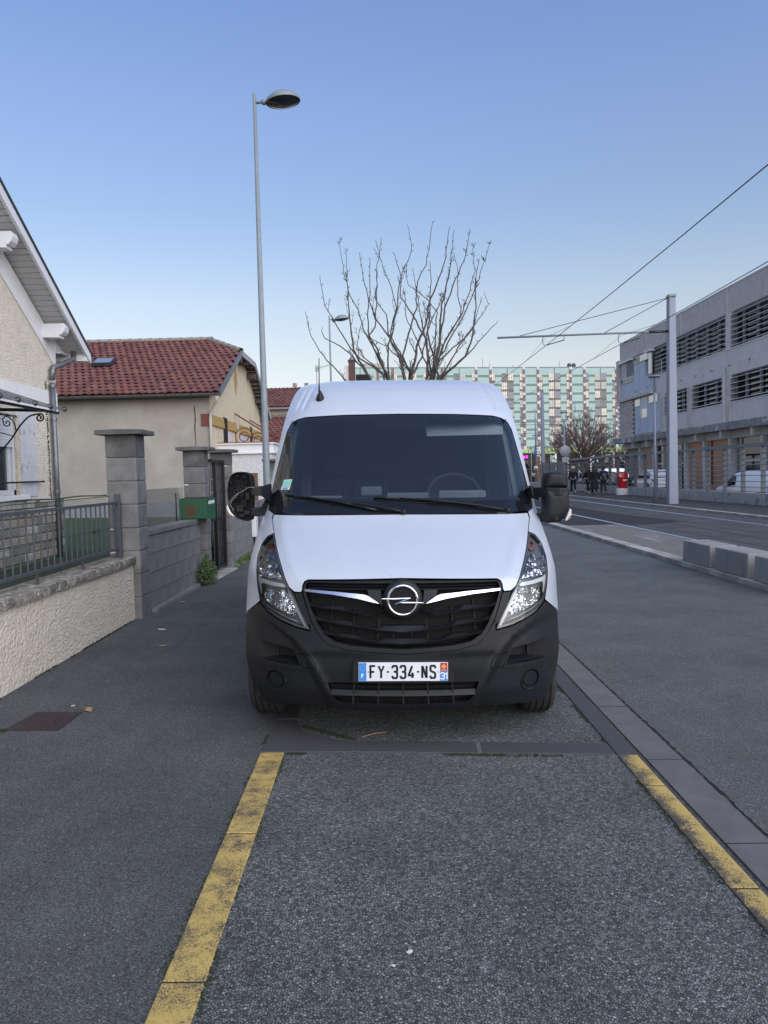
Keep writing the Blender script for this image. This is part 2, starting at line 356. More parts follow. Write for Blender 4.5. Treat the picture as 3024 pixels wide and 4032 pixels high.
# kerb stones between bay and road, each its own piece
kr=struct_empty('kerb')
def gquad(x0,x1,y0,y1,dx=0,top=.002,bot=-.12):
    P=[(x0,y0),(x1,y0),(x1+dx,y1),(x0+dx,y1)]
    return [(x,y,gz(x)+bot) for x,y in P],[(x,y,gz(x)+top) for x,y in P]
y=-1.7
k=0
for nm_,xa_,xb_,ya_,yb_,tz_,pp in (('joint_filler',1.497,1.698,-1.7,25,.0022,kr),):
    b,t=gquad(xa_,xb_,ya_,yb_,0,tz_); MB().hexa(b,t).build(nm_,mat('dark_joint_filler',(.02,.02,.019),.95),pp)
while y<60:
    L_=1.0; b,t=gquad(1.495,1.70,y+.007,y+L_-.007,.0,.004+random.uniform(-.0015,.0015)); mb=MB().hexa(b,t); o=mb.build('kerb_stone',M['stone'],kr); y+=L_; k+=1
    if k>26: break
mb=MB(); b,t=gquad(1.495,1.70,y,90); mb.hexa(b,t).build('kerb_stone_run',M['stone'],kr)
# dark / yellow border strip round the bay
br=struct_empty('bay_border')
def bstone(x0,x1,y0,y1,m_,g=.004,nm='border_stone'):
    b,t=gquad(x0,x1,y0+g,y1-g,0,.008+random.uniform(-.001,.001)); mb=MB().hexa(b,t); return mb.build(nm,m_,br,bev=.005)
for xa_,xb_ in ((-.750,-.614),(1.347,1.458)): b,t=gquad(xa_,xb_,-1.7,4.37,0,.0045); MB().hexa(b,t).build('joint_filler',bpy.data.materials['dark_joint_filler'],br)
for y0,y1 in ((3.435,4.462),(2.405,3.435),(1.375,2.405),(.345,1.375),(-.7,.345),(-1.75,-.7)): bstone(-.752,-.612,y0,y1,M['yelL'])
for y0,y1 in ((3.93,4.372),(2.93,3.93),(1.93,2.93),(.93,1.93),(-.1,.93),(-1.1,-.1)): bstone(1.345,1.46,y0,y1,M['yelR'])
for i,(y0,y1) in enumerate(((4.375,4.95),(4.95,5.95),(5.95,6.95),(6.95,7.95),(7.95,8.95),(8.95,9.95),(9.95,10.95))): bstone(1.345,1.46,y0,y1,M['bordark'])
for y0,y1 in ((5.08,6.08),(6.08,7.08),(7.08,8.08),(8.08,9.08)): bstone(-.745,-.60,y0,y1,M['bordark'])
b,t=gquad(1.46,1.493,-2,12,0,-.004); MB().hexa(b,t).build('mortar_joint',M['bed'],br)
# corner piece and transverse run
def flat(poly,m_,nm,par,top=.008,bot=-.1,bev=.004):
    mb=MB(); n=len(poly); mb.add([(x,y,gz(x)+bot) for x,y in poly]+[(x,y,gz(x)+top) for x,y in poly],[list(range(n))[::-1],[n+i for i in range(n)]]+[[i,(i+1)%n,n+(i+1)%n,n+i] for i in range(n)])
    return mb.build(nm,m_,par,bev=bev)
flat([(-.75,4.47),(-.215,4.462),(-.212,4.648),(-.31,4.67),(-.41,4.73),(-.50,4.80),(-.565,4.90),(-.60,5.07),(-.745,5.07)],M['bordark'],'corner_stone',br)
flat([(-.205,4.462),(.535,4.425),(.545,4.605),(-.202,4.648)],M['bordark'],'border_stone',br)
flat([(.565,4.424),(1.34,4.385),(1.34,4.56),(.575,4.603)],M['bordark'],'border_stone',br)
for x0,yy in ((-.212,4.455),(.537,4.42)): flat([(x0,yy+.01),(x0+.028,yy+.008),(x0+.036,yy+.185),(x0+.008,yy+.19)],M['stone'],'joint_mortar',br,top=.006,bev=0)
# tram kerbs
kt=struct_empty('tram_kerb'); y=2.0;i=0
while y<70:
    L_=1.0 if y<45 else 25
    MB().box(5.12,5.40,y+.005,y+L_-.005,-.2,.045+random.uniform(-.002,.002)).build('kerb_stone',M['granite'],kt,bev=.012 if y<26 else 0); y+=L_
kf=struct_empty('far_kerb'); y=14.0
while y<110:
    L_=1.0 if y<50 else 12
    MB().box(11.55,11.78,y+.005,y+L_-.005,-.2,.105).build('kerb_stone',M['granite'],kf); y+=L_
# rails
M['rail']=mat('polished_steel',(.85,.86,.88),.28,1.0); M['rubber']=mat('rail_seal',(.02,.02,.022),.7)
for x0,nm in ((6.93,'tram_rail'),(10.32,'tram_rail')):
    rr=struct_empty(nm,(x0,0,0))
    mb=MB(); V=[]
    for y_ in (-10,150):
        for k_ in range(9): a_=R(180-22.5*k_); V.append((x0+.034*math.cos(a_),y_,.030+.022*math.sin(a_)))
    mb.add(V,[(k_,k_+1,k_+10,k_+9) for k_ in range(8)],True); mb.build('rail_head',M['rail'],rr,fix=False); MB().box(x0+.032,x0+.075,-10,150,0,.0415).build('groove',M['rubber'],rr); MB().box(x0-.06,x0-.032,-10,150,0,.0425).build('seal',M['rubber'],rr)
    MB().box(x0+.077,x0+.10,-10,150,0,.0425).build('guard_lip',mat('dull_steel',(.25,.24,.23),.4,1) if x0<7 else bpy.data.materials['dull_steel'],rr)
for x0 in (8.37,11.5,7.56,8.97): tag(MB().box(x0-.02,x0+.02,-10,150,0,.0428).build('asphalt_seam',M['rubber']),kind='structure')
# newer dark asphalt patch and concrete slabs along the kerb
pm=asphalt('patch_asphalt',120,.02,.032,.06,.3)
def fpoly(name,P,z,m_,par=None,kind=None):
    mb=MB(); mb.add([(x,y,z) for x,y in P],[list(range(len(P)))]); return tag(mb.build(name,m_,par,fix=False),kind=kind)
fpoly('asphalt_patch',[(5.41,22.3),(6.85,21.6),(6.85,60),(5.41,60)],.044,pm,kind='structure'); fpoly('asphalt_patch',[(7.05,21.6),(8.9,22.4),(8.4,30),(8.35,60),(7.05,60)],.044,pm,kind='structure')
sm=mat('track_slab',(.17,.155,.14),.85,c2=(.12,.11,.10),scale=6,bump=.3,bscale=90,dist=.004,c3=(.24,.24,.25),s3=.9,lo3=.55,hi3=.7,stretch=(3,.4,1))
sb=struct_empty('track_slabs'); y=4.0
while y<22:
    MB().box(5.405,6.85,y+.02,min(y+1.55,22)-.02,-.1,.0455).build('slab',sm,sb); y+=1.55
# cracks at the asphalt edges (dark, ragged)
def ragged(name,pts,wd,m_,z=.006,seed=1,kind='stuff'):
    rnd=random.Random(seed); mb=MB(); prev=None
    for i in range(len(pts)-1):
        a=Vector(pts[i]); b_=Vector(pts[i+1]); k=max(2,int((b_-a).length/.03)); d=(b_-a).normalized(); nn=Vector((-d.y,d.x))
        for j in range(k):
            p=a.lerp(b_,j/k)+nn*rnd.uniform(-.006,.006); w2=wd*rnd.uniform(.15,1.0); q=(p-nn*w2,p+nn*w2)
            if prev: mb.add([(prev[0].x,prev[0].y,gz(prev[0].x)+z),(q[0].x,q[0].y,gz(q[0].x)+z),(q[1].x,q[1].y,gz(q[1].x)+z),(prev[1].x,prev[1].y,gz(prev[1].x)+z)],[(0,1,2,3)])
            prev=q
    return tag(mb.build(name,m_,fix=False),'ragged dark joint between kerb and asphalt','joint',kind=kind)
M['crack']=mat('crack_dark',(.008,.008,.009),.9)
tag(ragged('edge_crack',[(1.715,1.5),(1.712,9.5)],.014,M['crack'],.003,2),'dark ragged crack along the road side of the grey kerb stones','crack',kind='stuff')
for i_,P_ in enumerate(([(1.75,5.9),(2.2,6.1),(2.6,6.0)],[(-2.3,6.4),(-2.0,7.4),(-2.1,8.3)])):
    ragged('hairline_crack',P_,.0035,M['crack'],.0015,20+i_)['label']='thin dark hairline crack in the asphalt, '+('beside the kerb stones','on the pavement')[i_]
    
# moss tufts in joints
def tufts(name,lines,n,h,sp,m_,lab,cat,seed=3,zf=gz):
    rnd=random.Random(seed); mb=MB()
    for _ in range(n):
        l=rnd.choice(lines); a=Vector(l[0]); b_=Vector(l[1]); d=b_-a; t=rnd.random(); p=a+d*t; nn=Vector((-d.y,d.x)).normalized(); 
        if mnoise.noise(Vector((p.x*3,p.y*3,seed)))<-.05: continue
        p=p+nn*rnd.gauss(0,sp); hh=h*rnd.uniform(.3,1); an=rnd.uniform(0,6.28); r_=rnd.uniform(.4,1)*h*.7; z=zf(p.x)
        c_,s_=math.cos(an)*r_,math.sin(an)*r_
        mb.add([(p.x-c_,p.y-s_,z),(p.x+c_,p.y+s_,z),(p.x+rnd.uniform(-1,1)*r_,p.y+rnd.uniform(-1,1)*r_,z+hh),(p.x-s_,p.y+c_,z)],[(0,1,2),(1,3,2),(3,0,2)])
    return tag(mb.build(name,m_,fix=False),lab,cat,kind='stuff')
M['moss']=mat('moss',(.018,.026,.010),.95,c2=(.032,.042,.016),scale=40); M['leafy']=mat('weed_leaf',(.05,.09,.03),.7,c2=(.08,.12,.035),scale=30)
tufts('moss',[((-.757,.5),(-.757,4.5)),((-.605,1.0),(-.605,4.4)),((1.338,1.5),(1.338,4.3)),((-.6,4.45),(1.3,4.36)),((-.6,4.45),(.7,4.4)),((1.34,4.6),(1.34,6)),((-.75,4.5),(-.75,5.2)),((-.55,4.95),(-.2,4.68))],7000,.010,.010,M['moss'],'dark green moss growing along the yellow border stones','moss')
tufts('moss',[((-2.89,3.5),(-2.88,8.7)),((-2.51,4.88),(-2.46,5.27))],3500,.016,.012,M['moss'],'moss and dirt along the foot of the cream garden wall','moss',5)
tufts('weeds',[((-2.74,13.8),(-2.67,16.5)),((-2.67,16),(-2.62,19))],1500,.12,.05,M['leafy'],'low weeds growing at the foot of the far block wall','weeds',6)
# litter and leaves
def litter(name,x,y,s,m_,lab,cat,seed,zc=.01,grp=None):
    rnd=random.Random(seed); mb=MB(); n=7; P=[]
    for k in range(n):
        a=2*math.pi*k/n; r_=s*rnd.uniform(.45,1); P.append((x+r_*math.cos(a)*1.3,y+r_*math.sin(a)*.8,gz(x)+.004+rnd.uniform(0,zc)))
    mb.add([(x,y,gz(x)+.004+zc)]+P,[(0,1+i,1+(i+1)%n) for i in range(n)]); mb.v=mb.v
    o=mb.build(name,m_,fix=False); s_=o.modifiers.new('solid','SOLIDIFY'); s_.thickness=.001; return tag(o,lab,cat,grp)
M['leaf']=mat('dry_leaf',(.30,.2,.12),.8,c2=(.2,.12,.06),scale=40); M['paper']=mat('paper_scrap',(.42,.42,.42),.8)
litter('dry_leaf',-2.09,5.30,.035,M['leaf'],'curled pale brown leaf beside the corner of the manhole cover','leaf',1,.03)
litter('dry_leaf',-2.15,7.35,.05,M['leaf'],'flat brown leaf on the pavement below the near end of the cream wall','leaf',2,.01)
litter('dry_leaf',-2.63,9.9,.06,M['leaf'],'dry leaf on the pavement at the foot of the grey block wall','leaf',9,.02)
litter('paper_scrap',-2.25,5.42,.022,M['paper'],'white scrap behind the manhole cover','litter',3,.01)
litter('paper_scrap',-2.38,8.15,.05,M['paper'],'long white scrap on the pavement near the first pillar','litter',4,.01)
litter('paper_scrap',.06,2.55,.012,M['paper'],'small white scrap right of the yellow strip in the foreground','litter',5,.008)
litter('paper_scrap',.0,2.47,.010,M['paper'],'bent white scrap left of the other foreground scrap','litter',6,.012)
litter('cigarette_end',.66,4.86,.014,M['leaf'],'cigarette end on the asphalt below the bumper, right of centre','litter',7,.01)
tag(MB().tube([(-.16,4.72,gz(0)+.006),(-.08,4.77,gz(0)+.01),(.0,4.80,gz(0)+.007)],.004,5).build('twig',M['leaf']),'thin brown twig lying on the asphalt under the front bumper','twig')
# many tiny pale grit specks
rnd=random.Random(11); mb=MB()
for _ in range(900):
    y_=rnd.uniform(1.6,14); x_=rnd.uniform(-2.8,-.8) if rnd.random()<.5 else rnd.uniform(-.55,1.3)
    if rnd.random()<.25: x_=-2.8+abs(rnd.gauss(0,.12))
    s=rnd.uniform(.0012,.0035); z=gz(x_)+.001; a=rnd.uniform(0,3)
    mb.add([(x_+s*math.cos(a+k*2.1),y_+s*math.sin(a+k*2.1),z) for k in range(3)]+[(x_,y_,z+s)],[(0,1,3),(1,2,3),(2,0,3)])
tag(mb.build('grit',mat('grit',(.5,.5,.5),.8),fix=False),'pale grit scattered over the asphalt','grit',kind='stuff')
# manhole cover with raised lozenges
mh=thing('manhole_cover','rusty brown square manhole cover with raised tread let into the pavement','manhole cover',(-2.31,5.08,gz(-2.31)))
M['rust']=mat('rusty_iron',(.060,.036,.034),.6,.3,c2=(.035,.025,.026),scale=20,bump=.3,bscale=150,dist=.002)
P=[(-2.49,4.92),(-2.15,4.91),(-2.14,5.27),(-2.44,5.285)]
def fl(P,top,bot,m_,nm,par,bev=0):
    mb=MB(); n=len(P); mb.add([(x,y,gz(x)+bot) for x,y in P]+[(x,y,gz(x)+top) for x,y in P],[list(range(n))[::-1],[n+i for i in range(n)]]+[[i,(i+1)%n,n+(i+1)%n,n+i] for i in range(n)]); return mb.build(nm,m_,par,bev=bev)
fl(P,.004,-.03,M['rust'],'cover_plate',mh,.002); fl(inset(P,-.014),.002,-.03,M['rubber'],'frame',mh)
mb=MB()
for i in range(9):
    for j in range(8):
        u=(i+.5+(j%2)*.4)/9.6; v=(j+.5)/8; a=Vector(P[0]).lerp(Vector(P[1]),u); c=Vector(P[3]).lerp(Vector(P[2]),u); p=a.lerp(c,v); d=.009; s=1 if (i+j)%2 else -1
        z=gz(p.x)+.004; mb.add([(p.x-d,p.y-s*d*.8,z),(p.x+d*.3,p.y-s*.003-d*.3,z),(p.x+d,p.y+s*d*.8,z),(p.x-d*.3,p.y+s*.003+d*.3,z),(p.x,p.y,z+.003)],[(0,1,4),(1,2,4),(2,3,4),(3,0,4)])
mb.build('tread',M['rust'],mh,fix=False,kind='stuff')
# ================================================================ THE VAN
M['paint']=mat('white_van_paint',(.49,.53,.60),.28,c2=(.47,.51,.58),scale=2.5,coat=.6,c3=(.47,.48,.50),s3=2.2,lo3=.66,hi3=.85)
M['plast']=mat('charcoal_bumper_plastic',(.010,.011,.0135),.5,c2=(.013,.014,.017),scale=3,bump=.12,bscale=700,dist=.001,spec=.28,c3=(.018,.019,.022),s3=5,lo3=.55,hi3=.8)
M['dplast']=mat('black_trim_plastic',(.009,.009,.011),.5,spec=.3,c2=(.013,.013,.015),scale=9)
M['black']=mat('deep_black',(.006,.006,.007),.8)
M['gloss']=mat('gloss_black_frit',(.008,.009,.011),.08,spec=.5)
M['chrome']=mat('chrome',(.85,.86,.88),.07,1.0); M['tyre']=mat('tyre_rubber',(.022,.022,.023),.8,c2=(.03,.03,.03),scale=20)
M['silver']=mat('satin_silver_trim',(.45,.46,.48),.35,.5); M['hlgrey']=mat('headlight_housing',(.20,.205,.21),.3,.3,c2=(.15,.155,.16),scale=10)
M['wglass']=glassmat('windscreen_glass',(.80,.88,.90),.965,.01,1.8,(.26,.34,.42)); M['lens']=glassmat('clear_lens',(.93,.95,.96),1.0,.02,1.45)
M['amber']=mat('amber_reflector',(.48,.19,.10),.25,.4,coat=1); M['drl']=mat('light_guide',(.62,.64,.66),.2,coat=1)
stain(M['paint'],26,(.36,.34,.31),.63,.80,(1,1,1),.8,3)
zt=[.15,.25,.35,.50,.62,.80,.97,1.02,1.10,1.20,1.30,1.36,1.40,1.60,1.80,2.00,2.10,2.16,2.25,2.35,2.43,2.49,2.53,2.55]
yt=[.16,.07,.02,.00,.00,.02,.06,.09,.24,.46,.70,.83,.90,1.12,1.33,1.54,1.64,1.70,1.83,2.00,2.18,2.42,2.68,2.95]
zw=[.15,.5,.95,1.2,1.4,1.6,1.8,2.0,2.15,2.3,2.40,2.46,2.51,2.54,2.55]
ww=[1.0,1.04,1.035,1.03,1.02,1.00,.985,.965,.945,.925,.905,.88,.84,.79,.74]
zc_=[.15,.5,.8,1.0,1.2,1.4,1.6,2.0,2.2,2.4,2.55]; cc_=[.50,.55,.60,.60,.50,.42,.38,.30,.30,.30,.30]
def hw(z): return lerpt(z,zw,ww)
def yc(z): # smoothed profile
    return (lerpt(z-.018,zt,yt)+2*lerpt(z,zt,yt)+lerpt(min(z+.018,2.55),zt,yt))/4
def S(x,z):
    w_=hw(z); t=min(abs(x)/w_,1.03); return yc(z)+lerpt(z,zc_,cc_)*(.35*t*t+.65*t**7)
def Sb(x,z):
    """bumper: outer thirds stepped back, ledge under the headlights, chin ridge"""
    y=S(x,z); xr=lerpt(z,[.27,.42,.58,.66,.75],[.42,.485,.575,.64,.80]); a=abs(x)
    if z<.80: y+=.026*sst(a-xr,0,.05)*(1-sst(z,.70,.80))
    y+=.010*sst(a,0,.45)*sst(z,.33,.36)*(1-sst(z,.57,.6))*(1-sst(a-xr,-.05,0))
    y-=.005*math.exp(-((a-xr+.012)/.032)**2)*sst(z,.25,.3)*(1-sst(z,.64,.70))
    return y
def Sh(x,z): # bonnet with side creases and centre crown
    a=abs(x); xr=lerpt(z,[.98,1.1,1.25,1.36],[.60,.70,.80,.86]); y=S(x,z)
    y-=.016*math.exp(-((a-xr)/.045)**2)*sst(z,.98,1.06)*(1-sst(z,1.27,1.37)); y+=.004*math.exp(-(x/.02)**2)*0
    return y
def MF(f): return lambda x,z,o: (x,f(x,z)+o,z)
mS,mSb,mSh=MF(S),MF(Sb),MF(Sh)
van=thing('parked_van','white panel van with charcoal bumper parked nose-on, left door mirror missing its glass','van',(.098,4.43,-.0018)); van.rotation_euler=(0,R(1.03),R(-1.0))
def vb(mb,name,m_,par=None,**k): return mb.build(name,m_,par or van,world=False,**k)
WS=[(0,2.135),(.45,2.132),(.76,2.122),(.835,2.105),(.885,2.07),(.912,2.01),(.928,1.91),(.955,1.72),(.972,1.60),(.99,1.43),(.985,1.395),(.945,1.378)]
HD=[(0,1.378),(.925,1.370),(.925,1.33),(.877,1.252),(.818,1.157),(.737,1.04),(.692,.968),(.657,.943),(.612,.942),(.603,.955),(.601,.985),(.592,1.005),(.572,1.015),(0,1.027)]
HLo=[(.880,1.254),(.925,1.234),(.960,1.182),(.966,1.105),(.945,1.026),(.924,.945),(.893,.858)]      # outer side
HLb=[(.832,.808),(.742,.770),(.65,.741),(.555,.723)]
HLi=[(.580,.78),(.625,.86),(.66,.925),(.692,.968),(.737,1.04),(.818,1.157)]
HL=HLo+HLb+HLi
GO=[(.603,.95),(.575,.86),(.548,.785),(.50,.70),(.45,.645),(.32,.614),(.15,.602),(0,.595)]
GI=[(.572,1.004),(.583,.99),(.585,.95),(.558,.87),(.508,.765),(.468,.705),(.40,.662),(.30,.643),(.15,.632),(0,.625)]
sgn=lambda P,s:[(x*s,z) for x,z in P]
# body skin: fenders, windscreen pillars, high roof front
half=[(hw(.745),.745)]+[(hw(z),z) for z in (.85,.95,1.05,1.15,1.25,1.35,1.45,1.55,1.65,1.75,1.85,1.95,2.05,2.15,2.25,2.32,2.38,2.43,2.47,2.50,2.52,2.54,2.55)]+[(.5,2.55),(.25,2.55)]
inner=[(.918,.857)]+[(x+.0,z) for x,z in HLo[::-1]][1:]+[(.885,1.262),(.933,1.34),(.932,1.372)]+WS[::-1][1:-1]
inner[0]=(.90,.862)
outer=half+[(-x,z) for x,z in half[::-1]]
poly=outer+[(-x,z) for x,z in inner]+[(0,2.136)]+[(x,z) for x,z in inner[::-1]]
def roofrib(x,z,o):
    y=S(x,z)+o
    if z>2.16:
        xr=lerpt(z,[2.16,2.55],[.795,.70]); k=sst(z,2.165,2.22)
        y+=.032*k*(math.exp(-((abs(x)-xr)/.016)**2)+math.exp(-((abs(x)-xr-.055)/.012)**2))
    return (x,y,z)
lowp=[p for p in half if p[1]<=2.151]+[(hw(2.16),2.16)]
lpoly=lowp+[(-x,z) for x,z in lowp[::-1]]+[(-x,z) for x,z in inner]+[(0,2.136)]+[(x,z) for x,z in inner[::-1]]
hp_=[(hw(2.16),2.16)]+[p for p in half if p[1]>2.16]; hpoly=hp_+[(-x,z) for x,z in hp_[::-1]]
mb=patch(MB(),lpoly,roofrib,.03,skirt=.03); patch(mb,hpoly,roofrib,.0125); body=vb(mb,'body',M['paint'],fix=False)
# rear shell: sides with wheel arches and door windows, roof, tail
def sidef(s):
    def f(y,z,o):
        yf=S(hw(z),z); k=sst(y-yf,0,.35); x=hw(z)+(.012*k if z<1.4 else .006*k)
        if .60<z<.95: x+=.006*k
        return (s*(x-o),y,z)
    return f
edge=[(S(hw(z),z),z) for z in [.745,.85,.95,1.05,1.15,1.25,1.35,1.45,1.55,1.65,1.75,1.85,1.95,2.05,2.15,2.25,2.3]]
arch=lambda y0,r:[(y0+r*math.cos(a),.34+r*math.sin(a)) for a in [R(180-12*i) for i in range(0,16)]]
L_VAN=5.5
for s in (1,-1):
    mb=MB(); sp=edge+[(L_VAN,2.3),(L_VAN,.30)]+[(4.45+.41,.30)]+[(4.45+.41*math.cos(R(a)),.34+.41*math.sin(R(a))) for a in range(0,181,15)]+[(4.45-.41,.30)]+[(.85+.41,.30)]+[(.85+.41*math.cos(R(a)),.34+.41*math.sin(R(a))) for a in range(0,121,15)]
    win=[(1.75,1.42),(2.42,1.42),(2.42,2.0),(2.12,2.0)]
    patch(mb,sp,sidef(s),.12,holes=[win],skirt=.03,flip=(s<0)); vb(mb,'side_panel',M['paint'])
    g=MB(); patch(g,inset(win,-.01),sidef(s),.15,off=.012,flip=(s<0)); vb(g,'door_window',M['wglass'])
    hb=MB(); hb.box(s*1.04-.012,s*1.04+.012,2.20,2.40,1.10,1.13); vb(hb,'door_handle',M['dplast'],bev=.006)
    [vb(MB().beam((s*1.044,yy_,.42),(s*.985,yy_,2.1),.006,.008),'door_gap',M['black']) for yy_ in (2.52,3.9)]
    st=MB(); st.prism([(1.3,.55),(4.0,.55),(4.0,.72),(1.3,.72)],s*1.045-.012,s*1.045+.012,'x'); vb(st,'side_moulding',M['plast'],bev=.01)
mb=MB(); zz=[2.3,2.35,2.4,2.43,2.46,2.49,2.51,2.53,2.54,2.55]; cs=[(-hw(z),z) for z in zz]+[(x,2.55) for x in (-.5,-.25,0,.25,.5)]+[(hw(z),z) for z in zz[::-1]]
n=len(cs); vs_=[]
for k in range(8):
    t=k/7
    for x,z in cs:
        y0=S(x,z); vs_.append((x,y0+(L_VAN-y0)*t,z+ .012*math.sin(math.pi*min(1,t*1.2))*(1-(x/.95)**2)*(z>2.5)))
mb.add(vs_,[(j*n+i,j*n+i+1,(j+1)*n+i+1,(j+1)*n+i) for j in range(7) for i in range(n-1)],True); vb(mb,'roof',M['paint'])
tail=[(x,z) for x,z in [(1.045,.3),(1.04,1.3),(.99,1.8),(.925,2.3),(.88,2.46),(.74,2.55)]]; tail=tail+[(-x,z) for x,z in tail[::-1]]
vb(MB().prism(tail,L_VAN-.01,L_VAN+.04,'y'),'rear_doors',M['paint'])
# bonnet
hp=inset(mirror(HD),.005); vb(patch(MB(),hp,mSh,.035,skirt=.025),'bonnet',M['paint'])
# dark structure behind every shut line
bp=mirror([(0,1.35),(.90,1.345),(.93,1.2),(.95,1.05),(.93,.9),(.95,.75),(.95,.35),(.80,.28),(0,.30)])
hlhole=inset(HL,.0); grh=mirror([(0,1.0),(.55,.99),(.56,.86),(.46,.70),(.35,.65),(0,.63)])
vb(patch(MB(),bp,mS,.07,off=.16),'inner_frame',M['black'])
# windscreen
GLs=[(.255,2.085),(.80,2.075),(.855,2.045),(.878,1.985),(.905,1.75),(.918,1.56),(.915,1.515),(.885,1.488),(.5,1.484),(0,1.484)]
gz_h=[(.16,2.012),(.195,2.028),(.235,2.078)]+GLs
glp=gz_h+[(-x,z) for x,z in gz_h[::-1] if abs(x)>1e-6]
wsp=mirror(WS)
wsi=inset(mirror([p for p in WS if p[1]>1.5]+[(.984,1.458),(.5,1.447),(0,1.447)]),.006)
vb(patch(MB(),wsi,mS,.05,holes=[glp],off=.008,skirt=.01),'windscreen_surround',M['gloss'])
glass=vb(patch(MB(),inset(mirror([p for p in WS if p[1]>1.44]+[(.97,1.45),(.5,1.445),(0,1.445)]),.012),mS,.08,off=.004),'windscreen',M['wglass'])
# scuttle: matt black panel over the foot of the screen, corner pieces
sc=mirror([(0,1.452),(.5,1.452),(.86,1.47),(.93,1.56),(.968,1.59),(.985,1.43),(.98,1.395),(.94,1.381),(0,1.381)])
vb(patch(MB(),sc,mS,.018,off=-.001,skirt=.02),'scuttle_panel',M['gloss'])
for s in (1,-1):
    vb(patch(MB(),inset(sgn([(.90,1.384),(.978,1.390),(.984,1.43),(.90,1.43)],s),.003),mS,.02,off=-.004,skirt=.02),'scuttle_corner',M['dplast'])
# sticker lower corner, rain sensor
M['green']=mat('green_sticker',(.22,.55,.45),.5,c2=(.30,.62,.52),scale=60,stretch=(3,1,1)); M['wht']=mat('white_print',(.75,.76,.78),.5); M['blu']=mat('plate_blue',(.02,.16,.50),.4)
def onS(x,z,off): return (x,S(x,z)+off,z)
mb=MB(); mb.add([onS(-.895,1.545,.0),onS(-.822,1.545,0),onS(-.808,1.622,0),onS(-.879,1.617,0)],[(0,1,2,3)]); st_=vb(mb,'sticker',M['wht'])
mb=MB(); mb.add([onS(-.892,1.565,-.002),onS(-.824,1.565,-.002),onS(-.810,1.618,-.002),onS(-.877,1.613,-.002)],[(0,1,2,3)]); mb.build('print',M['green'],st_,world=False)
mb=MB()
for i in range(3): z=1.549+i*.0045; mb.add([onS(-.88,z,-.002),onS(-.84+.004*i,z,-.002),onS(-.84+.004*i,z+.0025,-.002),onS(-.88,z+.0025,-.002)],[(0,1,2,3)])
mb.build('print_lines',M['blu'],st_,world=False)
vb(MB().prism([(-.19,2.06),(.19,2.06),(.15,2.0),(-.15,2.0)],1.70,1.78,'y'),'sensor_housing',M['dplast'],bev=.01)
# cabin interior
M['cab']=mat('cabin_grey',(.20,.205,.21),.7,c2=(.17,.175,.18),scale=12); M['cabd']=mat('cabin_dark',(.016,.017,.02),.8); M['seat']=mat('seat_fabric',(.018,.019,.023),.95,c2=(.026,.026,.03),scale=80)
M['trim']=mat('pillar_trim',(.22,.23,.24),.7); M['headl']=mat('headlining',(.32,.33,.33),.9)
mb=MB(); cabw=.90
mb.add([(-cabw,2.75,.6),(cabw,2.75,.6),(cabw,2.75,2.3),(-cabw,2.75,2.3)],[(0,1,2,3)]); vb(mb,'bulkhead',M['cabd'],fix=False)
mb=MB(); mb.box(-.94,.94,1.0,2.8,.55,.6); vb(mb,'cab_floor',M['cabd'])
dash=[(1.02,1.30),(1.12,1.44),(1.35,1.475),(1.52,1.46),(1.60,1.38),(1.62,1.0),(1.5,.6),(1.02,.6)]
vb(MB().prism(dash,-.70,.70,'x'),'dashboard',M['cab'],bev=.015)
for s in (1,-1): vb(MB().prism([(1.30,1.30),(1.36,1.43),(1.45,1.47),(1.54,1.46),(1.62,1.0),(1.5,.6),(1.30,.6)],*sorted((s*.70,s*.86)),'x'),'dashboard_end',M['cab'],bev=.01)
for q_ in ((-.10,.22,1.40,1.56,1.44,1.51),(.30,.66,1.42,1.58,1.44,1.525),(-.9,-.45,1.42,1.56,1.44,1.49)): vb(MB().box(*q_),'dash_console',M['cab'],bev=.01)
mb=MB(); c=Vector((.44,1.70,1.48)); tl=R(38); pts=[c+Vector((.215*math.cos(a),.215*math.sin(a)*math.sin(tl)*1.0,.215*math.sin(a)*math.cos(tl))) for a in [2*math.pi*i/28 for i in range(29)]]
mb.tube(pts,.017,8,cap=False); mb.beam(c+Vector((-.2,0,0)),c+Vector((.2,0,0)),.05,.02); vb(mb,'steering_wheel',M['cabd'])
for x0 in (.46,-.25,-.62):
    mb=MB(); wd=.24 if x0>0 else .18
    mb.box(x0-wd,x0+wd,2.05,2.55,.95,1.12); vb(mb,'seat_cushion',M['seat'],bev=.04)
    mb=MB(); mb.hexa([(x0-wd,2.42,1.05),(x0+wd,2.42,1.05),(x0+wd,2.55,1.05),(x0-wd,2.55,1.05)],[(x0-wd*.85,2.58,1.62),(x0+wd*.85,2.58,1.62),(x0+wd*.85,2.68,1.62),(x0-wd*.85,2.68,1.62)]); vb(mb,'seat_back',M['seat'],bev=.04)
    mb=MB(); mb.box(x0-.12,x0+.12,2.60,2.69,1.66,1.84); vb(mb,'headrest',M['seat'],bev=.035)
mb=MB(); mb.add([(-.88,1.78,2.09),(.88,1.78,2.09),(.88,2.75,2.16),(-.88,2.75,2.16)],[(0,1,2,3)]); vb(mb,'headlining',M['cabd'],fix=False)
for s in (1,-1):
    mb=MB(); mb.beam((s*.885,S(.925,1.5)+.10,1.47),(s*.845,S(.87,2.06)+.08,2.06),.05,.05); vb(mb,'pillar_trim',M['trim'],bev=.012)
    mb=MB(); mb.beam((s*.86,2.60,1.3),(s*.84,2.60,2.12),.10,.14); vb(mb,'door_pillar_trim',M['trim'],bev=.02)
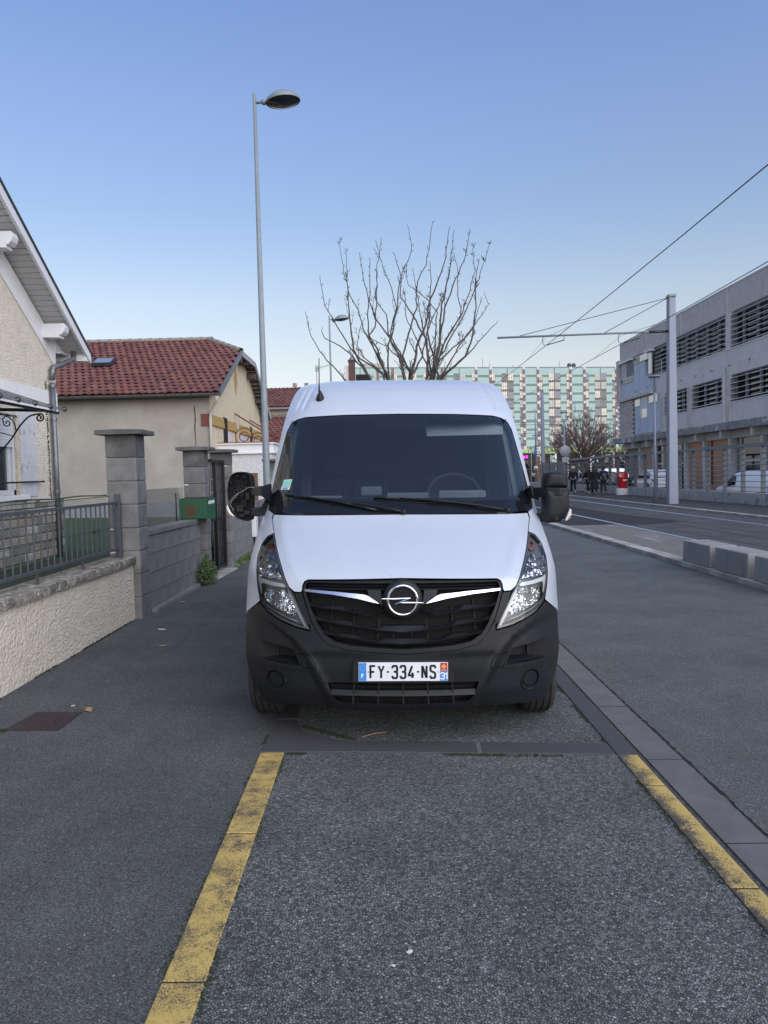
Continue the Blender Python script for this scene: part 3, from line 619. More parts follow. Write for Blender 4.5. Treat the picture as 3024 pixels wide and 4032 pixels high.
mb=MB(); mb.hexa([(.22,1.675,1.955),(.83,1.70,1.965),(.83,1.715,1.965),(.22,1.69,1.955)],[(.20,1.80,2.078),(.845,1.82,2.078),(.845,1.84,2.078),(.20,1.82,2.078)]); vb(mb,'sun_visor',M['headl'],bev=.012)
vb(MB().box(-.30,-.14,1.45,1.52,1.49,1.56),'ticket_holder',M['cab'],bev=.01)
# wipers
def wiper(x0,z0,x1,z1,px,pz,nm='wiper'):
    o=bpy.data.objects.new(nm,None); put(o,van,False)
    a=[]; 
    for i in range(9): t=i/8; x=x0+(x1-x0)*t; z=z0+(z1-z0)*t+.010*math.sin(math.pi*t); a.append((x,S(x,z)-.020,z))
    mb=MB().tube(a,.0075,5); a2=[(p[0],p[1]+.012,p[2]-.006) for p in a]; mb.tube(a2,.004,4); mb.build('blade',M['gloss'],o,world=False)
    mb=MB(); k=[]
    for i in range(7):
        t=i/6; x=px+((x0+x1)/2-px)*t; z=pz+((z0+z1)/2+.01-pz)*t+.012*math.sin(math.pi*t); k.append((x,S(x,z)-.034+.01*(1-t),z))
    mb.tube(k,[.013,.011,.009,.008,.007,.006,.005],6); b_=[(p[0],p[1]-.006,p[2]+.003) for p in a[2:7]]; mb.tube(b_,.0055,5); mb.build('arm',M['dplast'],o,world=False)
    MB().lathe([(0,-.02),(.018,-.02),(.02,.0),(.02,.02)],12,(px,S(px,pz)-.03,pz),'y').build('pivot_cap',M['dplast'],o,world=False)
wiper(-.845,1.512,-.17,1.405,.02,1.392); wiper(-.19,1.490,.545,1.430,.76,1.392)
# bumper
PK=[(.905,.628),(.872,.626),(.665,.606),(.645,.574),(.622,.512),(.60,.482),(.885,.478),(.893,.51)]
FOG=[(.785+.060*math.cos(R(a)),.395+.060*math.sin(R(a))) for a in range(0,360,15)]
HT=[(.640,.583),(.555,.580),(.535,.555),(.515,.505),(.528,.492),(.60,.490),(.622,.535)]
LI=[(.452,.418),(.44,.38),(.425,.335),(.395,.298),(.36,.29),(0,.284)]; LI=mirror([(0,.418)]+LI)
bt=[(.897,.852)]+[(x,z-.006) for x,z in HLb]+[(.560,.80)]+[(.603,.94)]+GO[1:-1]
bt=[(.897,.850)]+[(x,z-.006) for x,z in HLb[:-1]]+[(.553,.716)]+[(.548,.775)]+GO[3:-1]
bo=[(0,.252),(.35,.25),(.70,.235),(.90,.20),(.985,.19),(hw(.25),.25)]+[(hw(z),z) for z in (.35,.45,.55,.65,.738)]
bh=bo+bt+[(0,.593)]; bpoly=bh+[(-x,z) for x,z in bh[::-1] if abs(x)>1e-6]
bpoly=[p for i,p in enumerate(bpoly)]
holes=[LI]+[sgn(h,s) for h in (PK,FOG,HT) for s in (1,-1)]
vb(patch(MB(),bpoly,mSb,.026,holes=holes,skirt=.035),'bumper',M['plast'])
for s in (1,-1):
    f=lambda x,z,o: (x,Sb(x,z)+o,z)
    # pocket: walls and floor
    mb=MB(); patch(mb,sgn(PK,s),lambda x,z,o:(x,Sb(.75*s,.55)+.13,z),.06); vb(mb,'pocket_back',M['black'])
    mb=MB(); A=[(s*x,z) for x,z in ((.893,.512),(.60,.505))]
    mb.add([f(*A[0],.0),f(*A[1],.0),(A[1][0],Sb(*A[1])+.12,.528),(A[0][0],Sb(*A[0])+.06,.528)],[(0,1,2,3)]); mb.add([f(s*.893,.512,0),(s*.86,Sb(s*.89,.55)+.06,.528),(s*.86,Sb(s*.89,.55)+.06,.62),f(s*.905,.628,0)],[(0,1,2,3)]); vb(mb,'pocket_floor',M['plast'])
    vb(patch(MB(),sgn([(.895,.510),(.61,.506),(.597,.484),(.888,.478)],s),mSb,.04,off=-.006,skirt=.03),'pocket_ledge',M['plast'])
    mb=MB(); mb.beam(f(s*.78,.60,.10),f(s*.78,.53,.10),.01,.02); vb(mb,'pocket_rib',M['dplast'])
    vb(patch(MB(),inset(sgn(HT,s),.0035),mSb,.03,skirt=.03),'towing_cover',M['plast'])
    cx,cz=s*.785,.395; cy=Sb(cx,cz)
    mb=MB(); prof=[(.062,-.001),(.058,.018),(.052,.028),(.050,.030)]
    for i,(r_,h) in enumerate(prof):
        for k in range(28): a=2*math.pi*k/28; x=cx+r_*math.cos(a); z=cz+r_*math.sin(a); mb.v.append((x,Sb(x,z)+h,z))
    for i in range(3):
        for k in range(28): a=i*28+k; b_=i*28+(k+1)%28; mb.f.append([a,b_,b_+28,a+28]); mb.m.append(0); mb.sm.append(True)
    vb(mb,'fog_lamp_ring',M['plast'])
    cap=[(cx+.049*math.cos(R(a)),cz+.049*math.sin(R(a))) for a in range(0,360,15)]; vb(patch(MB(),cap,mSb,.03,off=.014,skirt=.02),'fog_lamp_blank',M['plast'])
    # raised crescent below
    pts=[]; 
    for a in range(160,300,10): x=cx+.067*math.cos(R(a))*s*-1*-1; z=cz+.067*math.sin(R(a)); pts.append((x,Sb(x,z)-.001,z))
    vb(MB().tube(pts,[.001]+[.006]*(len(pts)-2)+[.001],6),'fog_lamp_lip',M['plast'])
    # soft crease lines on the corner
    cr=[(.99,.49),(.90,.44),(.87,.43)]; vb(MB().tube([(s*x,Sb(s*x,z)+.002,z) for x,z in ((.89,.475),(.885,.44),(.865,.425),(.84,.425))],.003,5),'panel_crease',M['black']); mb=MB(); mb.tube([(s*x,Sb(s*x,z)+.002,z) for x,z in ((.72,.40),(.60,.388),(.535,.385),(.545,.43),(.58,.47))],.0025,5); vb(mb,'panel_crease',M['black'])
# lower intake
mb=MB(); patch(mb,LI,lambda x,z,o:(x,S(x,z)+.075,z),.06); vb(mb,'lower_intake_back',M['black'])
def bar(pts,h,d,off,m_,nm,par=None,f=S):
    mb=MB()
    for i in range(len(pts)-1):
        (x0,z0),(x1,z1)=pts[i],pts[i+1]; y0,y1=f(x0,z0)+off,f(x1,z1)+off
        mb.hexa([(x0,y0,z0-h/2),(x1,y1,z1-h/2),(x1,y1+d,z1-h/2),(x0,y0+d,z0-h/2)],[(x0,y0+d*.35,z0+h/2),(x1,y1+d*.35,z1+h/2),(x1,y1+d,z1+h/2),(x0,y0+d,z0+h/2)])
    return vb(mb,nm,m_,par,fix=True)
xs=[-.432+.864*i/12 for i in range(13)]
bar([(x,.355) for x in xs],.030,.05,.0,M['plast'],'lower_bar')
for x in (-.30,-.15,0,.15,.30): mb=MB(); mb.beam((x,S(x,.35)+.02,.29),(x*.97,S(x,.35)+.02,.415),.009,.03); vb(mb,'lower_rib',M['dplast'])
for z in (.400,.322): bar([(x*.97,z) for x in xs],.006,.03,.035,M['dplast'],'lower_wire')
# grille frame + blades
GF=mirror([(0,1.022)]+[(.572,1.010),(.590,.998),(.598,.97)]+[(.603,.945)]+GO[1:])
gi=mirror([(0,1.005)]+GI)
gfo=mirror([(0,1.020),(.575,1.009),(.594,.994),(.599,.945),(.572,.86),(.545,.785),(.497,.70),(.447,.648),(.318,.618),(.15,.606),(0,.599)])
vb(patch(MB(),gfo,mS,.025,holes=[gi],off=-.004,skirt=.05),'grille_frame',M['plast'])
# strip between grille frame and headlight
for s in (1,-1): vb(patch(MB(),sgn([(.655,.938),(.606,.938),(.580,.86),(.552,.785),(.549,.75),(.582,.775),(.625,.855)],s),mS,.03,off=.004,skirt=.05),'grille_cheek',M['plast'])
patch_b=patch(MB(),gi,lambda x,z,o:(x,S(x,z)+.11,z),.06); vb(patch_b,'radiator_back',M['black'])
def xin(z): # inner half width of the grille at z
    return lerpt(z,[.64,.662,.705,.765,.87,.95,1.0],[.30,.40,.468,.508,.558,.585,.58])
mb=MB()
for i in range(30):
    z=.645+i*.0118
    if abs(z-1)<.0: continue
    w_=xin(z)-.01; n_=10
    for k in range(n_):
        x0=-w_+2*w_*k/n_; x1=-w_+2*w_*(k+1)/n_; mb.beam((x0,S(x0,z)+.07,z),(x1,S(x1,z)+.07,z),.006,.0028)
vb(mb,'grille_mesh',M['black'],kind='stuff')
for x0,x1,z0,z1 in ((-.30,-.285,.66,.86),(-.15,-.14,.65,.80),(-.055,-.055,.64,.74),(.055,.055,.64,.74),(.15,.14,.65,.80),(.30,.285,.66,.86),(-.43,-.42,.72,.90),(.43,.42,.72,.90)):
    mb=MB(); mb.beam((x0,S(x0,z0)+.062,z0),(x1,S(x1,z1)+.062,z1),.007,.02); vb(mb,'grille_rib',M['black'])
def blade(top,bot,nm='grille_blade'):
    """top and bottom edges as (x,z) polylines; lower lip sits proud, face leans back"""
    mb=MB(); n_=40; xa,xb=top[0][0],top[-1][0]
    f=lambda P,x:lerpt(x,[p[0] for p in P],[p[1] for p in P])
    V=[]
    for i in range(n_+1):
        x=xa+(xb-xa)*i/n_; zb=f(bot,x); ztp=max(f(top,x),zb+.004); yb=S(x,zb); V+=[(x,yb+.045,zb-.004),(x,yb+.006,zb-.004),(x,yb+.002,zb+.003),(x,yb+.030,ztp),(x,yb+.06,ztp)]
    F=[]
    for i in range(n_):
        for k in range(4): a=i*5+k; F.append((a,a+1,a+6,a+5))
    mb.add(V,F,False); return vb(mb,nm,M['plast'])
def mm(P): return [(-x,z) for x,z in P[::-1]]
Lt=[(-.565,.885),(-.50,.862),(-.46,.872),(-.36,.872),(-.31,.842),(-.205,.827),(-.14,.842),(-.12,.856)]; Lb=[(-.565,.868),(-.35,.845),(-.20,.817),(-.15,.838),(-.12,.850)]
blade(Lt,Lb); blade(mm(Lt),mm(Lb))
T2=[(-.53,.806),(-.45,.783),(-.41,.790),(-.32,.782),(-.27,.752),(-.175,.738),(-.12,.757)]; B2=[(-.53,.790),(-.30,.757),(-.15,.735),(0,.722)]
blade(T2+mm(T2),B2+mm(B2)[1:])
T3=[(-.485,.725),(-.39,.702),(-.36,.710),(-.28,.702),(-.23,.676),(-.155,.668),(-.115,.682)]; B3=[(-.485,.712),(-.30,.685),(-.15,.662),(0,.654)]
blade(T3+mm(T3),B3+mm(B3)[1:])
for z in (.985,.968): bar([(-xin(z)*.98+ .98*2*xin(z)*i/16,z) for i in range(17)],.007,.03,.02,M['plast'],'grille_upper_bar')
M['bright']=mat('bright_trim',(.80,.80,.82),.22,1.0)
# chrome wings
for s in (1,-1):
    W=[(.588,.966),(.40,.956),(.30,.948),(.225,.942),(.20,.932),(.138,.893),(.19,.903),(.265,.919),(.42,.940),(.588,.953)]
    vb(patch(MB(),sgn(W,s),lambda x,z,o:(x,S(x,.945)-.012+(z-.945)*.55+o,z),.02,skirt=.02),'chrome_wing',M['bright'])
    vb(patch(MB(),sgn([(.21,.965),(.13,.965),(.12,.88),(.19,.90)],s),lambda x,z,o:(x,S(x,z)+.012+o,z),.03,skirt=.02),'wing_root',M['plast'])
# emblem: chrome ring with a flat lightning bolt
em=bpy.data.objects.new('emblem',None); put(em,van,False); ez=.911; ey=S(0,ez)-.018
def ring(mb,r0,r1,y0,y1,n=48,cx=0,cz=ez):
    prof=[(r0,y1),(r0,y0),((r0+r1)/2,y0-.004),(r1,y0),(r1,y1)]; mb.lathe([(r,y) for r,y in prof],n,(cx,0,cz),'y')
mb=MB(); ring(mb,.080,.094,ey,ey+.02); mb.build('ring',M['chrome'],em,world=False)
mb=MB(); mb.lathe([(0,ey+.014),(.079,ey+.014)],32,(0,0,ez),'y',smooth=False); mb.build('inner_disc',M['black'],em,world=False); mb=MB()
mb.lathe([(.094,ey+.012),(.116,ey+.016),(.118,ey+.05)],40,(0,0,ez),'y'); mb.build('backing_disc',M['plast'],em,world=False)
mb=MB()
for i in range(11): z=ez-.065+i*.013; w_=math.sqrt(max(0,.076**2-(z-ez)**2)); mb.box(-w_,w_,ey+.008,ey+.014,z-.0015,z+.0015)
mb.build('disc_ribs',M['dplast'],em,world=False)
mb=MB()
for P,rr_ in (([(-.124,.9215),(-.04,.9205),(.046,.9245)],[.002,.0052,.003]),([(.046,.9245),(0,.907),(-.046,.889)],[.003,.0065,.003]),([(-.020,.8985),(.04,.8975),(.122,.897)],[.004,.005,.002])):
    mb.tube([(x,ey-.008,z) for x,z in P],rr_,6,smooth=False)
mb.build('bolt',M['chrome'],em,world=False)
mb=MB()
for ch,a in (('O',128),('P',103),('E',77),('L',52)):
    ar=R(a); o=Vector((math.cos(ar)*.0835,0,ez+math.sin(ar)*.0835)); rx=Vector((math.sin(ar),0,-math.cos(ar))); rz=Vector((math.cos(ar),0,math.sin(ar)))
    mb=MB(); text(mb,ch,-.002,0,.0065,.0012,lambda u,v:tuple(o+rx*u+rz*v+Vector((0,ey-.0055,0)))); mb.build('ring_letter',M['hlgrey'],em,world=False,fix=False)
# number plate
PLy=S(0,.49)-.012; pl=bpy.data.objects.new('number_plate',None); put(pl,van,False)
fr=mirror([(0,.562),(.285,.562),(.297,.552),(.300,.44),(.290,.428),(0,.428)])
MB().prism(fr,PLy+.002,PLy+.02,'y').build('plate_holder',M['dplast'],pl,world=False,bev=.004)
X0,X1,Z0,Z1=-.262,.262,.441,.551
MB().prism([(X0,Z0),(X1,Z0),(X1,Z1),(X0,Z1)],PLy-.004,PLy+.002,'y').build('plate_face',mat('plate_white',(.72,.73,.76),.35,c2=(.66,.67,.7),scale=9),pl,world=False,bev=.001)
fp=lambda e:(lambda u,v:(u,PLy-.004-e,v))
def rect(x0,x1,z0,z1,e,m_,nm): mb=MB(); mb.add([(x0,PLy-.004-e,z0),(x1,PLy-.004-e,z0),(x1,PLy-.004-e,z1),(x0,PLy-.004-e,z1)],[(0,1,2,3)]); return mb.build(nm,m_,pl,world=False)
M['blu2']=mat('plate_blue_band',(.03,.22,.60),.4); rect(X0+.002,X0+.046,Z0+.002,Z1-.002,.0008,M['blu2'],'blue_band'); rect(X1-.046,X1-.002,Z0+.002,Z0+.058,.0008,M['blu2'],'blue_band')
M['red']=mat('plate_red',(.42,.03,.03),.45); rect(X1-.045,X1-.003,Z0+.058,Z1-.003,.0008,M['red'],'red_field')
def chars(st,x0):
    for i_,c_ in enumerate(st): mb=MB(); text(mb,c_,x0+.048*i_,Z0+.018,.072,.0125,fp(.0012),1,.70); mb.build('plate_character',plblack,pl,world=False,fix=False)
plblack=mat('plate_black',(.006,.006,.008),.4); chars('FY',X0+.070); chars('334',X0+.199); chars('NS',X0+.374); mb=MB()
if 0: text(mb,'FY',X0+.070,Z0+.018,.072,.0125,fp(.0012),1,.70,.048); text(mb,'334',X0+.199,Z0+.018,.072,.0125,fp(.0012),1,.70,.048); text(mb,'NS',X0+.374,Z0+.018,.072,.0125,fp(.0012),1,.70,.050)
for x in (X0+.166,X0+.343): mb=MB(); mb.add([fp(.0012)(x,Z0+.050),fp(.0012)(x+.013,Z0+.050),fp(.0012)(x+.013,Z0+.060),fp(.0012)(x,Z0+.060)],[(0,1,2,3)]); mb.build('plate_hyphen',plblack,pl,world=False,fix=False)
pass
mb=MB(); text(mb,'F',X0+.018,Z0+.020,.022,.0055,fp(.0016)); text(mb,'31',X1-.041,Z0+.012,.036,.0065,fp(.0016),.62); mb.build('plate_small_letters',M['wht'],pl,world=False,fix=False)
M['star']=mat('star_yellow',(.55,.52,.15),.5); mb=MB()
for k in range(12): a=R(30*k); x,z=X0+.024+.0155*math.cos(a),Z0+.078+.0155*math.sin(a); mb.add([fp(.0016)(x+.0022*math.cos(R(90*j)),z+.0022*math.sin(R(90*j))) for j in range(4)],[(0,1,2,3)])
mb.build('stars',M['star'],pl,world=False,fix=False)
mb=MB(); cx,cz=X1-.024,Z0+.086
for k in range(4):
    a=R(90*k); u=Vector((math.cos(a),math.sin(a))); v=Vector((-u.y,u.x)); P=[v*-.002,u*.009-v*.004,u*.014-v*.007,u*.012,u*.014+v*.007,u*.009+v*.004,v*.002]; mb.add([fp(.0016)(cx+p.x,cz+p.y) for p in P],[list(range(7))])
for i in range(2): mb.add([fp(.0016)(X1-.041,Z0+.061+i*.004),fp(.0016)(X1-.010,Z0+.061+i*.004),fp(.0016)(X1-.010,Z0+.063+i*.004),fp(.0016)(X1-.041,Z0+.063+i*.004)],[(0,1,2,3)])
mb.build('cross_emblem',mat('cross_gold',(.75,.5,.12),.5),pl,world=False,fix=False)
for x in (X0+.058,X1-.056): MB().lathe([(0,PLy-.008),(.003,PLy-.007),(.0035,PLy-.004)],10,(x,0,Z0+.055),'y').build('plate_screw',M['hlgrey'],pl,world=False)
# headlights
for s in (1,-1):
    h=bpy.data.objects.new('headlight',None); put(h,van,False)
    sg=lambda P: sgn(P,s)
    def hb_(mb,nm,m_): return mb.build(nm,m_,h,world=False)
    outer_=sg(HL)
    def buck(x,z,o): return (x,S(x,z)+.075+o,z)
    hb_(patch(MB(),inset(outer_,.004),buck,.03,skirt=-.072,off=0),'housing',M['hlgrey'])
    # bezel rim
    hb_(patch(MB(),inset(outer_,.0025),mS,.02,holes=[inset(outer_,.013)],off=.012,skirt=.04),'bezel',M['hlgrey'])
    def bowl(nm,P,depth,m_,facets=True,y0=.055):
        P=sg(P); cx=sum(p[0] for p in P)/len(P); cz=sum(p[1] for p in P)/len(P); mb=MB(); D=densify(P,.010); n_=len(D); K=7; rnd=random.Random(4)
        for k in range(K+1):
            t=k/K
            for j,(x,z) in enumerate(D):
                r_=1-t*.96; xx=cx+(x-cx)*r_; zz_=cz+(z-cz)*r_; fac=(.010*math.sin(xx*210+math.sin(zz_*40)*1.5)+.004*math.sin(zz_*130)) if facets and 0<k<K else 0
                mb.v.append((xx,S(cx,cz)+(S(x,z)-S(cx,cz))*.8+y0-.03+depth*(1-r_*r_)+fac,zz_))
        for k in range(K):
            for j in range(n_): a=k*n_+j; b_=k*n_+(j+1)%n_; mb.f.append([a,b_,b_+n_,a+n_]); mb.m.append(0); mb.sm.append(False)
        hb_(mb,nm,m_); return cx,cz
    up=[(.880,1.100),(.935,1.115),(.940,1.060),(.915,1.005),(.80,1.005),(.745,1.000),(.775,1.055),(.815,1.105),(.845,1.135)]
    cx,cz=bowl('main_reflector',up,.05,M['chrome']); hb_(MB().lathe([(0,S(cx,cz)+.03),(.014,S(cx,cz)+.032),(.017,S(cx,cz)+.07)],12,(cx,0,cz),'y'),'bulb_shield',M['chrome'])
    lo_=[(.72,.950),(.845,.945),(.862,.905),(.850,.87),(.78,.835),(.715,.815),(.655,.800),(.640,.815),(.668,.885)]
    cx,cz=bowl('dip_reflector',lo_,.05,M['chrome']); hb_(MB().lathe([(0,S(cx,cz)+.03),(.012,S(cx,cz)+.032),(.015,S(cx,cz)+.07)],12,(cx,0,cz+.01),'y'),'bulb_shield',M['chrome'])
    bowl('indicator',[(.852,1.190),(.880,1.196),(.898,1.178),(.902,1.150),(.855,1.142),(.842,1.160)],.03,M['amber'])
    # light guide, angled bar plus outer leg
    mb=MB(); P=[(.930,1.010),(.895,.997),(.80,.988),(.735,.984),(.715,.972),(.727,.963),(.80,.966),(.888,.973),(.893,.955),(.885,.905),(.905,.895),(.922,.95)]
    hb_(patch(mb,sg(P),lambda x,z,o:(x,S(x,z)+.022+o,z),.02,skirt=.02),'daytime_light_bar',M['drl'])
    P=[(.700,.958),(.672,.925),(.637,.862),(.592,.785),(.567,.735),(.592,.742),(.620,.790),(.660,.862),(.695,.925)]
    hb_(patch(MB(),sg(P),lambda x,z,o:(x,S(x,z)+.020+o,z),.03,skirt=.02),'silver_trim',M['silver'])
    mb=MB(); pts=[(.905,.90),(.86,.85),(.80,.82),(.70,.785),(.63,.765)]; mb.tube([(s*x,S(s*x,z)+.035,z) for x,z in pts],.004,5); hb_(mb,'inner_moulding',M['silver'])
    hb_(patch(MB(),inset(outer_,.003),mS,.03,off=.002),'lens',M['lens'])
# wheels
def wheel(x,y,s):
    o=bpy.data.objects.new('wheel',None); put(o,van,False)
    w2=.108; pr=[(.20,-w2),(.30,-w2),(.325,-w2*.93),(.340,-w2*.75)]
    for gx in (-.062,-.022,.022,.062): pr+=[(.343,gx-.005),(.334,gx-.0045),(.334,gx+.0045),(.343,gx+.005)]
    pr+=[(.340,w2*.75),(.325,w2*.93),(.30,w2),(.20,w2)]
    mb=MB().lathe([(r_,h) for r_,h in pr],48,(x,y,.343),'x',smooth=False); mb.build('tyre',M['tyre'],o,world=False)
    MB().lathe([(0,s*.05),(.06,s*.055),(.14,s*.03),(.20,s*.085),(.205,s*.10),(.205,-s*.09)],24,(x,y,.343),'x').build('rim',M['silver'],o,world=False)
for s in (1,-1): wheel(s*.918,.865,s); wheel(s*.918,4.45,s)
mb=MB()
for s in (1,-1):
    mb.tube([(s*.72,.85+.43*math.cos(R(a)),.34+.43*math.sin(R(a))) for a in range(-10,191,20)],.01,4)
    n_=14; V=[]
    for i in range(n_+1): a=R(-15+210*i/n_); V+=[(s*.70,.85+.44*math.cos(a),.34+.44*math.sin(a)),(s*.94,.85+.44*math.cos(a),.34+.44*math.sin(a))]
    mb.add(V,[(2*i,2*i+1,2*i+3,2*i+2) for i in range(n_)])
mb.box(-.70,.70,.4,5.3,.33,.36); vb(mb,'underbody',M['black'],fix=False)
vb(MB().prism([(-.6,.24),(.6,.24),(.55,.36),(-.55,.36)],.28,.32,'y'),'undertray',M['black'])
# mirrors
def soft(P,y0,y1,r,nm,m_,par,shape=None):
    """rounded shell from an (x,z) outline between depths y0..y1, edges rolled by r"""
    mb=MB(); D=densify(smooth_poly(densify(P,.035),2),.02); n_=len(D); rows=[]
    cx=sum(p[0] for p in D)/n_; cz=sum(p[1] for p in D)/n_
    prof=[(1-.9,y0),(1-.55,y0+.0),(1-r*2.2,y0+r*.06),(1-r*1.0,y0+r*.25),(1-r*.25,y0+r*.6),(1,y0+r*1.1),(1,y1-.01),(.97,y1)]
    for q,y in prof:
        for x,z in D: mb.v.append((cx+(x-cx)*q,y+(shape(x,z) if shape else 0),cz+(z-cz)*q))
    K=len(prof)
    for k in range(K-1):
        for j in range(n_): a=k*n_+j; b_=k*n_+(j+1)%n_; mb.f.append([a,b_,b_+n_,a+n_]); mb.m.append(0); mb.sm.append(True)
    mb.f.append([j for j in range(n_)][::-1]); mb.m.append(0); mb.sm.append(True); mb.f.append([(K-1)*n_+j for j in range(n_)]); mb.m.append(0); mb.sm.append(False)
    return mb.build(nm,m_,par,world=False)
MY=1.10
# right: whole
mr=bpy.data.objects.new('door_mirror',None); put(mr,van,False)
soft([(1.045,1.545),(1.045,1.61),(1.06,1.655),(1.10,1.665),(1.18,1.662),(1.215,1.64),(1.228,1.545)],MY,MY+.16,.10,'upper_shell',M['plast'],mr)
soft([(1.048,1.545),(1.228,1.54),(1.236,1.45),(1.232,1.39),(1.205,1.325),(1.16,1.292),(1.075,1.285),(1.055,1.30),(1.048,1.35)],MY-.005,MY+.16,.09,'lower_shell',M['plast'],mr)
mb=MB(); V=[]
A=[(.955,1.30,.0),(1.0,1.22,.0),(1.06,MY+.01,0),(1.15,MY-.012,0),(1.225,MY+.01,0)]
for (x,y,_),(zb,ztp) in zip(A,((1.455,1.545),(1.47,1.548),(1.485,1.55),(1.488,1.548),(1.49,1.545))): V+=[(x,y,zb),(x,y,ztp),(x,y+.05,ztp),(x,y+.05,zb)]
F=[]
for i in range(4):
    for k in range(4): a=i*4+k; b_=i*4+(k+1)%4; F.append((a,b_,b_+4,a+4))
F+=[(0,1,2,3),(19,18,17,16)]; mb.add(V,F); mb.build('upper_arm',M['plast'],mr,world=False,bev=.008)
mb=MB(); V=[]
for (x,y),(zb,ztp) in zip(((.99,1.28),(1.05,MY+.03),(1.13,MY-.006),(1.17,MY+.01)),((1.285,1.365),(1.30,1.352),(1.305,1.35),(1.31,1.345))): V+=[(x,y,zb),(x,y,ztp),(x,y+.05,ztp),(x,y+.05,zb)]
F=[]
for i in range(3):
    for k in range(4): a=i*4+k; b_=i*4+(k+1)%4; F.append((a,b_,b_+4,a+4))
F+=[(0,1,2,3),(15,14,13,12)]; mb.add(V,F); mb.build('lower_arm',M['plast'],mr,world=False,bev=.008)
MB().prism([(.945,1.56),(.965,1.555),(.985,1.47),(1.03,1.45),(1.03,1.47),(1.03,1.53),(.98,1.56)],1.24,1.32,'y').build('arm_root',M['plast'],mr,world=False,bev=.008)
mb=MB().prism([(1.232,1.395),(1.244,1.39),(1.246,1.355),(1.238,1.325),(1.21,1.305),(1.197,1.308)],MY+.02,MY+.12,'y'); mb.build('side_indicator',mat('clear_indicator',(.62,.60,.60),.25,coat=1),mr,world=False,bev=.006)
MB().prism([(1.234,1.345),(1.240,1.342),(1.236,1.325),(1.222,1.318),(1.225,1.33)],MY+.015,MY+.10,'y').build('indicator_bulb',M['amber'],mr,world=False)
# left: glass and cap gone, works bare
ml=bpy.data.objects.new('door_mirror',None); put(ml,van,False); ml['label']='broken left door mirror, cap missing, bare mechanism and hanging wires'
OL=[(-1.262,1.53),(-1.248,1.63),(-1.215,1.672),(-1.165,1.682),(-1.11,1.672),(-1.085,1.64),(-1.080,1.56),(-1.086,1.45),(-1.086,1.345),(-1.10,1.318),(-1.15,1.325),(-1.205,1.348),(-1.245,1.42)]
mb=MB(); D=smooth_poly(OL,2); n_=len(D); cx,cz=-1.17,1.50
for q,y in ((1.0,MY),(1.0,MY+.14),(.96,MY+.16)): mb.v+=[(cx+(x-cx)*q,y,cz+(z-cz)*q) for x,z in D]
for q,y in ((.95,MY),(.93,MY+.05)): mb.v+=[(cx+(x-cx)*q,y,cz+(z-cz)*q) for x,z in D]
def band(a,b_):
    for j in range(n_): mb.f.append([a*n_+j,a*n_+(j+1)%n_,b_*n_+(j+1)%n_,b_*n_+j]); mb.m.append(0); mb.sm.append(True)
band(0,1); band(1,2); band(0,3); band(3,4); mb.f.append([4*n_+j for j in range(n_)]); mb.m.append(0); mb.sm.append(False)
M['mdark']=mat('mirror_works_black',(.004,.004,.005),.5,spec=.2); mb.build('housing_tray',M['mdark'],ml,world=False)
mc=(-1.195,1.535); mb=MB()
for r0,r1,y in ((.050,.056,.012),(.032,.038,.006),(.008,.020,-.004),(.064,.067,.02)): mb.lathe([(r0,MY+.05),(r0,MY+y),(r1,MY+y),(r1,MY+.05)],28,(mc[0],0,mc[1]),'y')
for k in range(6): a=R(60*k+20); mb.beam((mc[0]+.02*math.cos(a),MY+.03,mc[1]+.02*math.sin(a)),(mc[0]+.055*math.cos(a),MY+.03,mc[1]+.055*math.sin(a)),.005,.03)
mb.build('adjuster_motor',M['dplast'],ml,world=False)
rnd=random.Random(5)
for (x,z,w_,h_) in ((-1.19,1.648,.035,.022),(-1.135,1.645,.040,.035),(-1.125,1.598,.022,.026),(-1.125,1.565,.020,.018),(-1.145,1.45,.05,.06),(-1.175,1.41,.05,.045),(-1.155,1.43,.016,.02),(-1.12,1.38,.05,.03),(-1.16,1.36,.04,.02),(-1.232,1.60,.02,.03),(-1.115,1.50,.03,.05)):
    MB().box(x-w_/2,x+w_/2,MY+rnd.uniform(.0,.025),MY+.055,z-h_/2,z+h_/2).build('bracket_block',M['dplast'] if rnd.random()<.6 else M['mdark'],ml,world=False,bev=.003)
mb=MB()
for P in ([(-1.06,1.565),(-1.10,1.568),(-1.125,1.552),(-1.15,1.535),(-1.175,1.525),(-1.205,1.505),(-1.235,1.475),(-1.24,1.455)],[(-1.175,1.525),(-1.20,1.495),(-1.225,1.47),(-1.238,1.44),(-1.225,1.42),(-1.212,1.405),(-1.215,1.395)]):
    mb.tube([(x,MY-.012,z) for x,z in smooth_poly(P,2,False)],.0022,5)
mb.build('loose_wires',mat('pale_wire',(.22,.2,.2),.6),ml,world=False)
MB().prism([(-1.264,1.445),(-1.256,1.43),(-1.235,1.385),(-1.205,1.352),(-1.222,1.355),(-1.252,1.375),(-1.268,1.41)],MY+.0,MY+.10,'y').build('side_indicator',bpy.data.materials['clear_indicator'],ml,world=False,bev=.005)
MB().prism([(-1.262,1.39),(-1.245,1.365),(-1.235,1.362),(-1.25,1.385)],MY-.004,MY+.05,'y').build('indicator_bulb',M['amber'],ml,world=False)
mb=MB(); mb.hexa([(-1.09,MY+.02,1.51),(-1.02,MY+.06,1.50),(-1.02,MY+.13,1.50),(-1.09,MY+.10,1.51)],[(-1.09,MY+.02,1.572),(-1.02,MY+.06,1.575),(-1.02,MY+.13,1.575),(-1.09,MY+.10,1.572)])
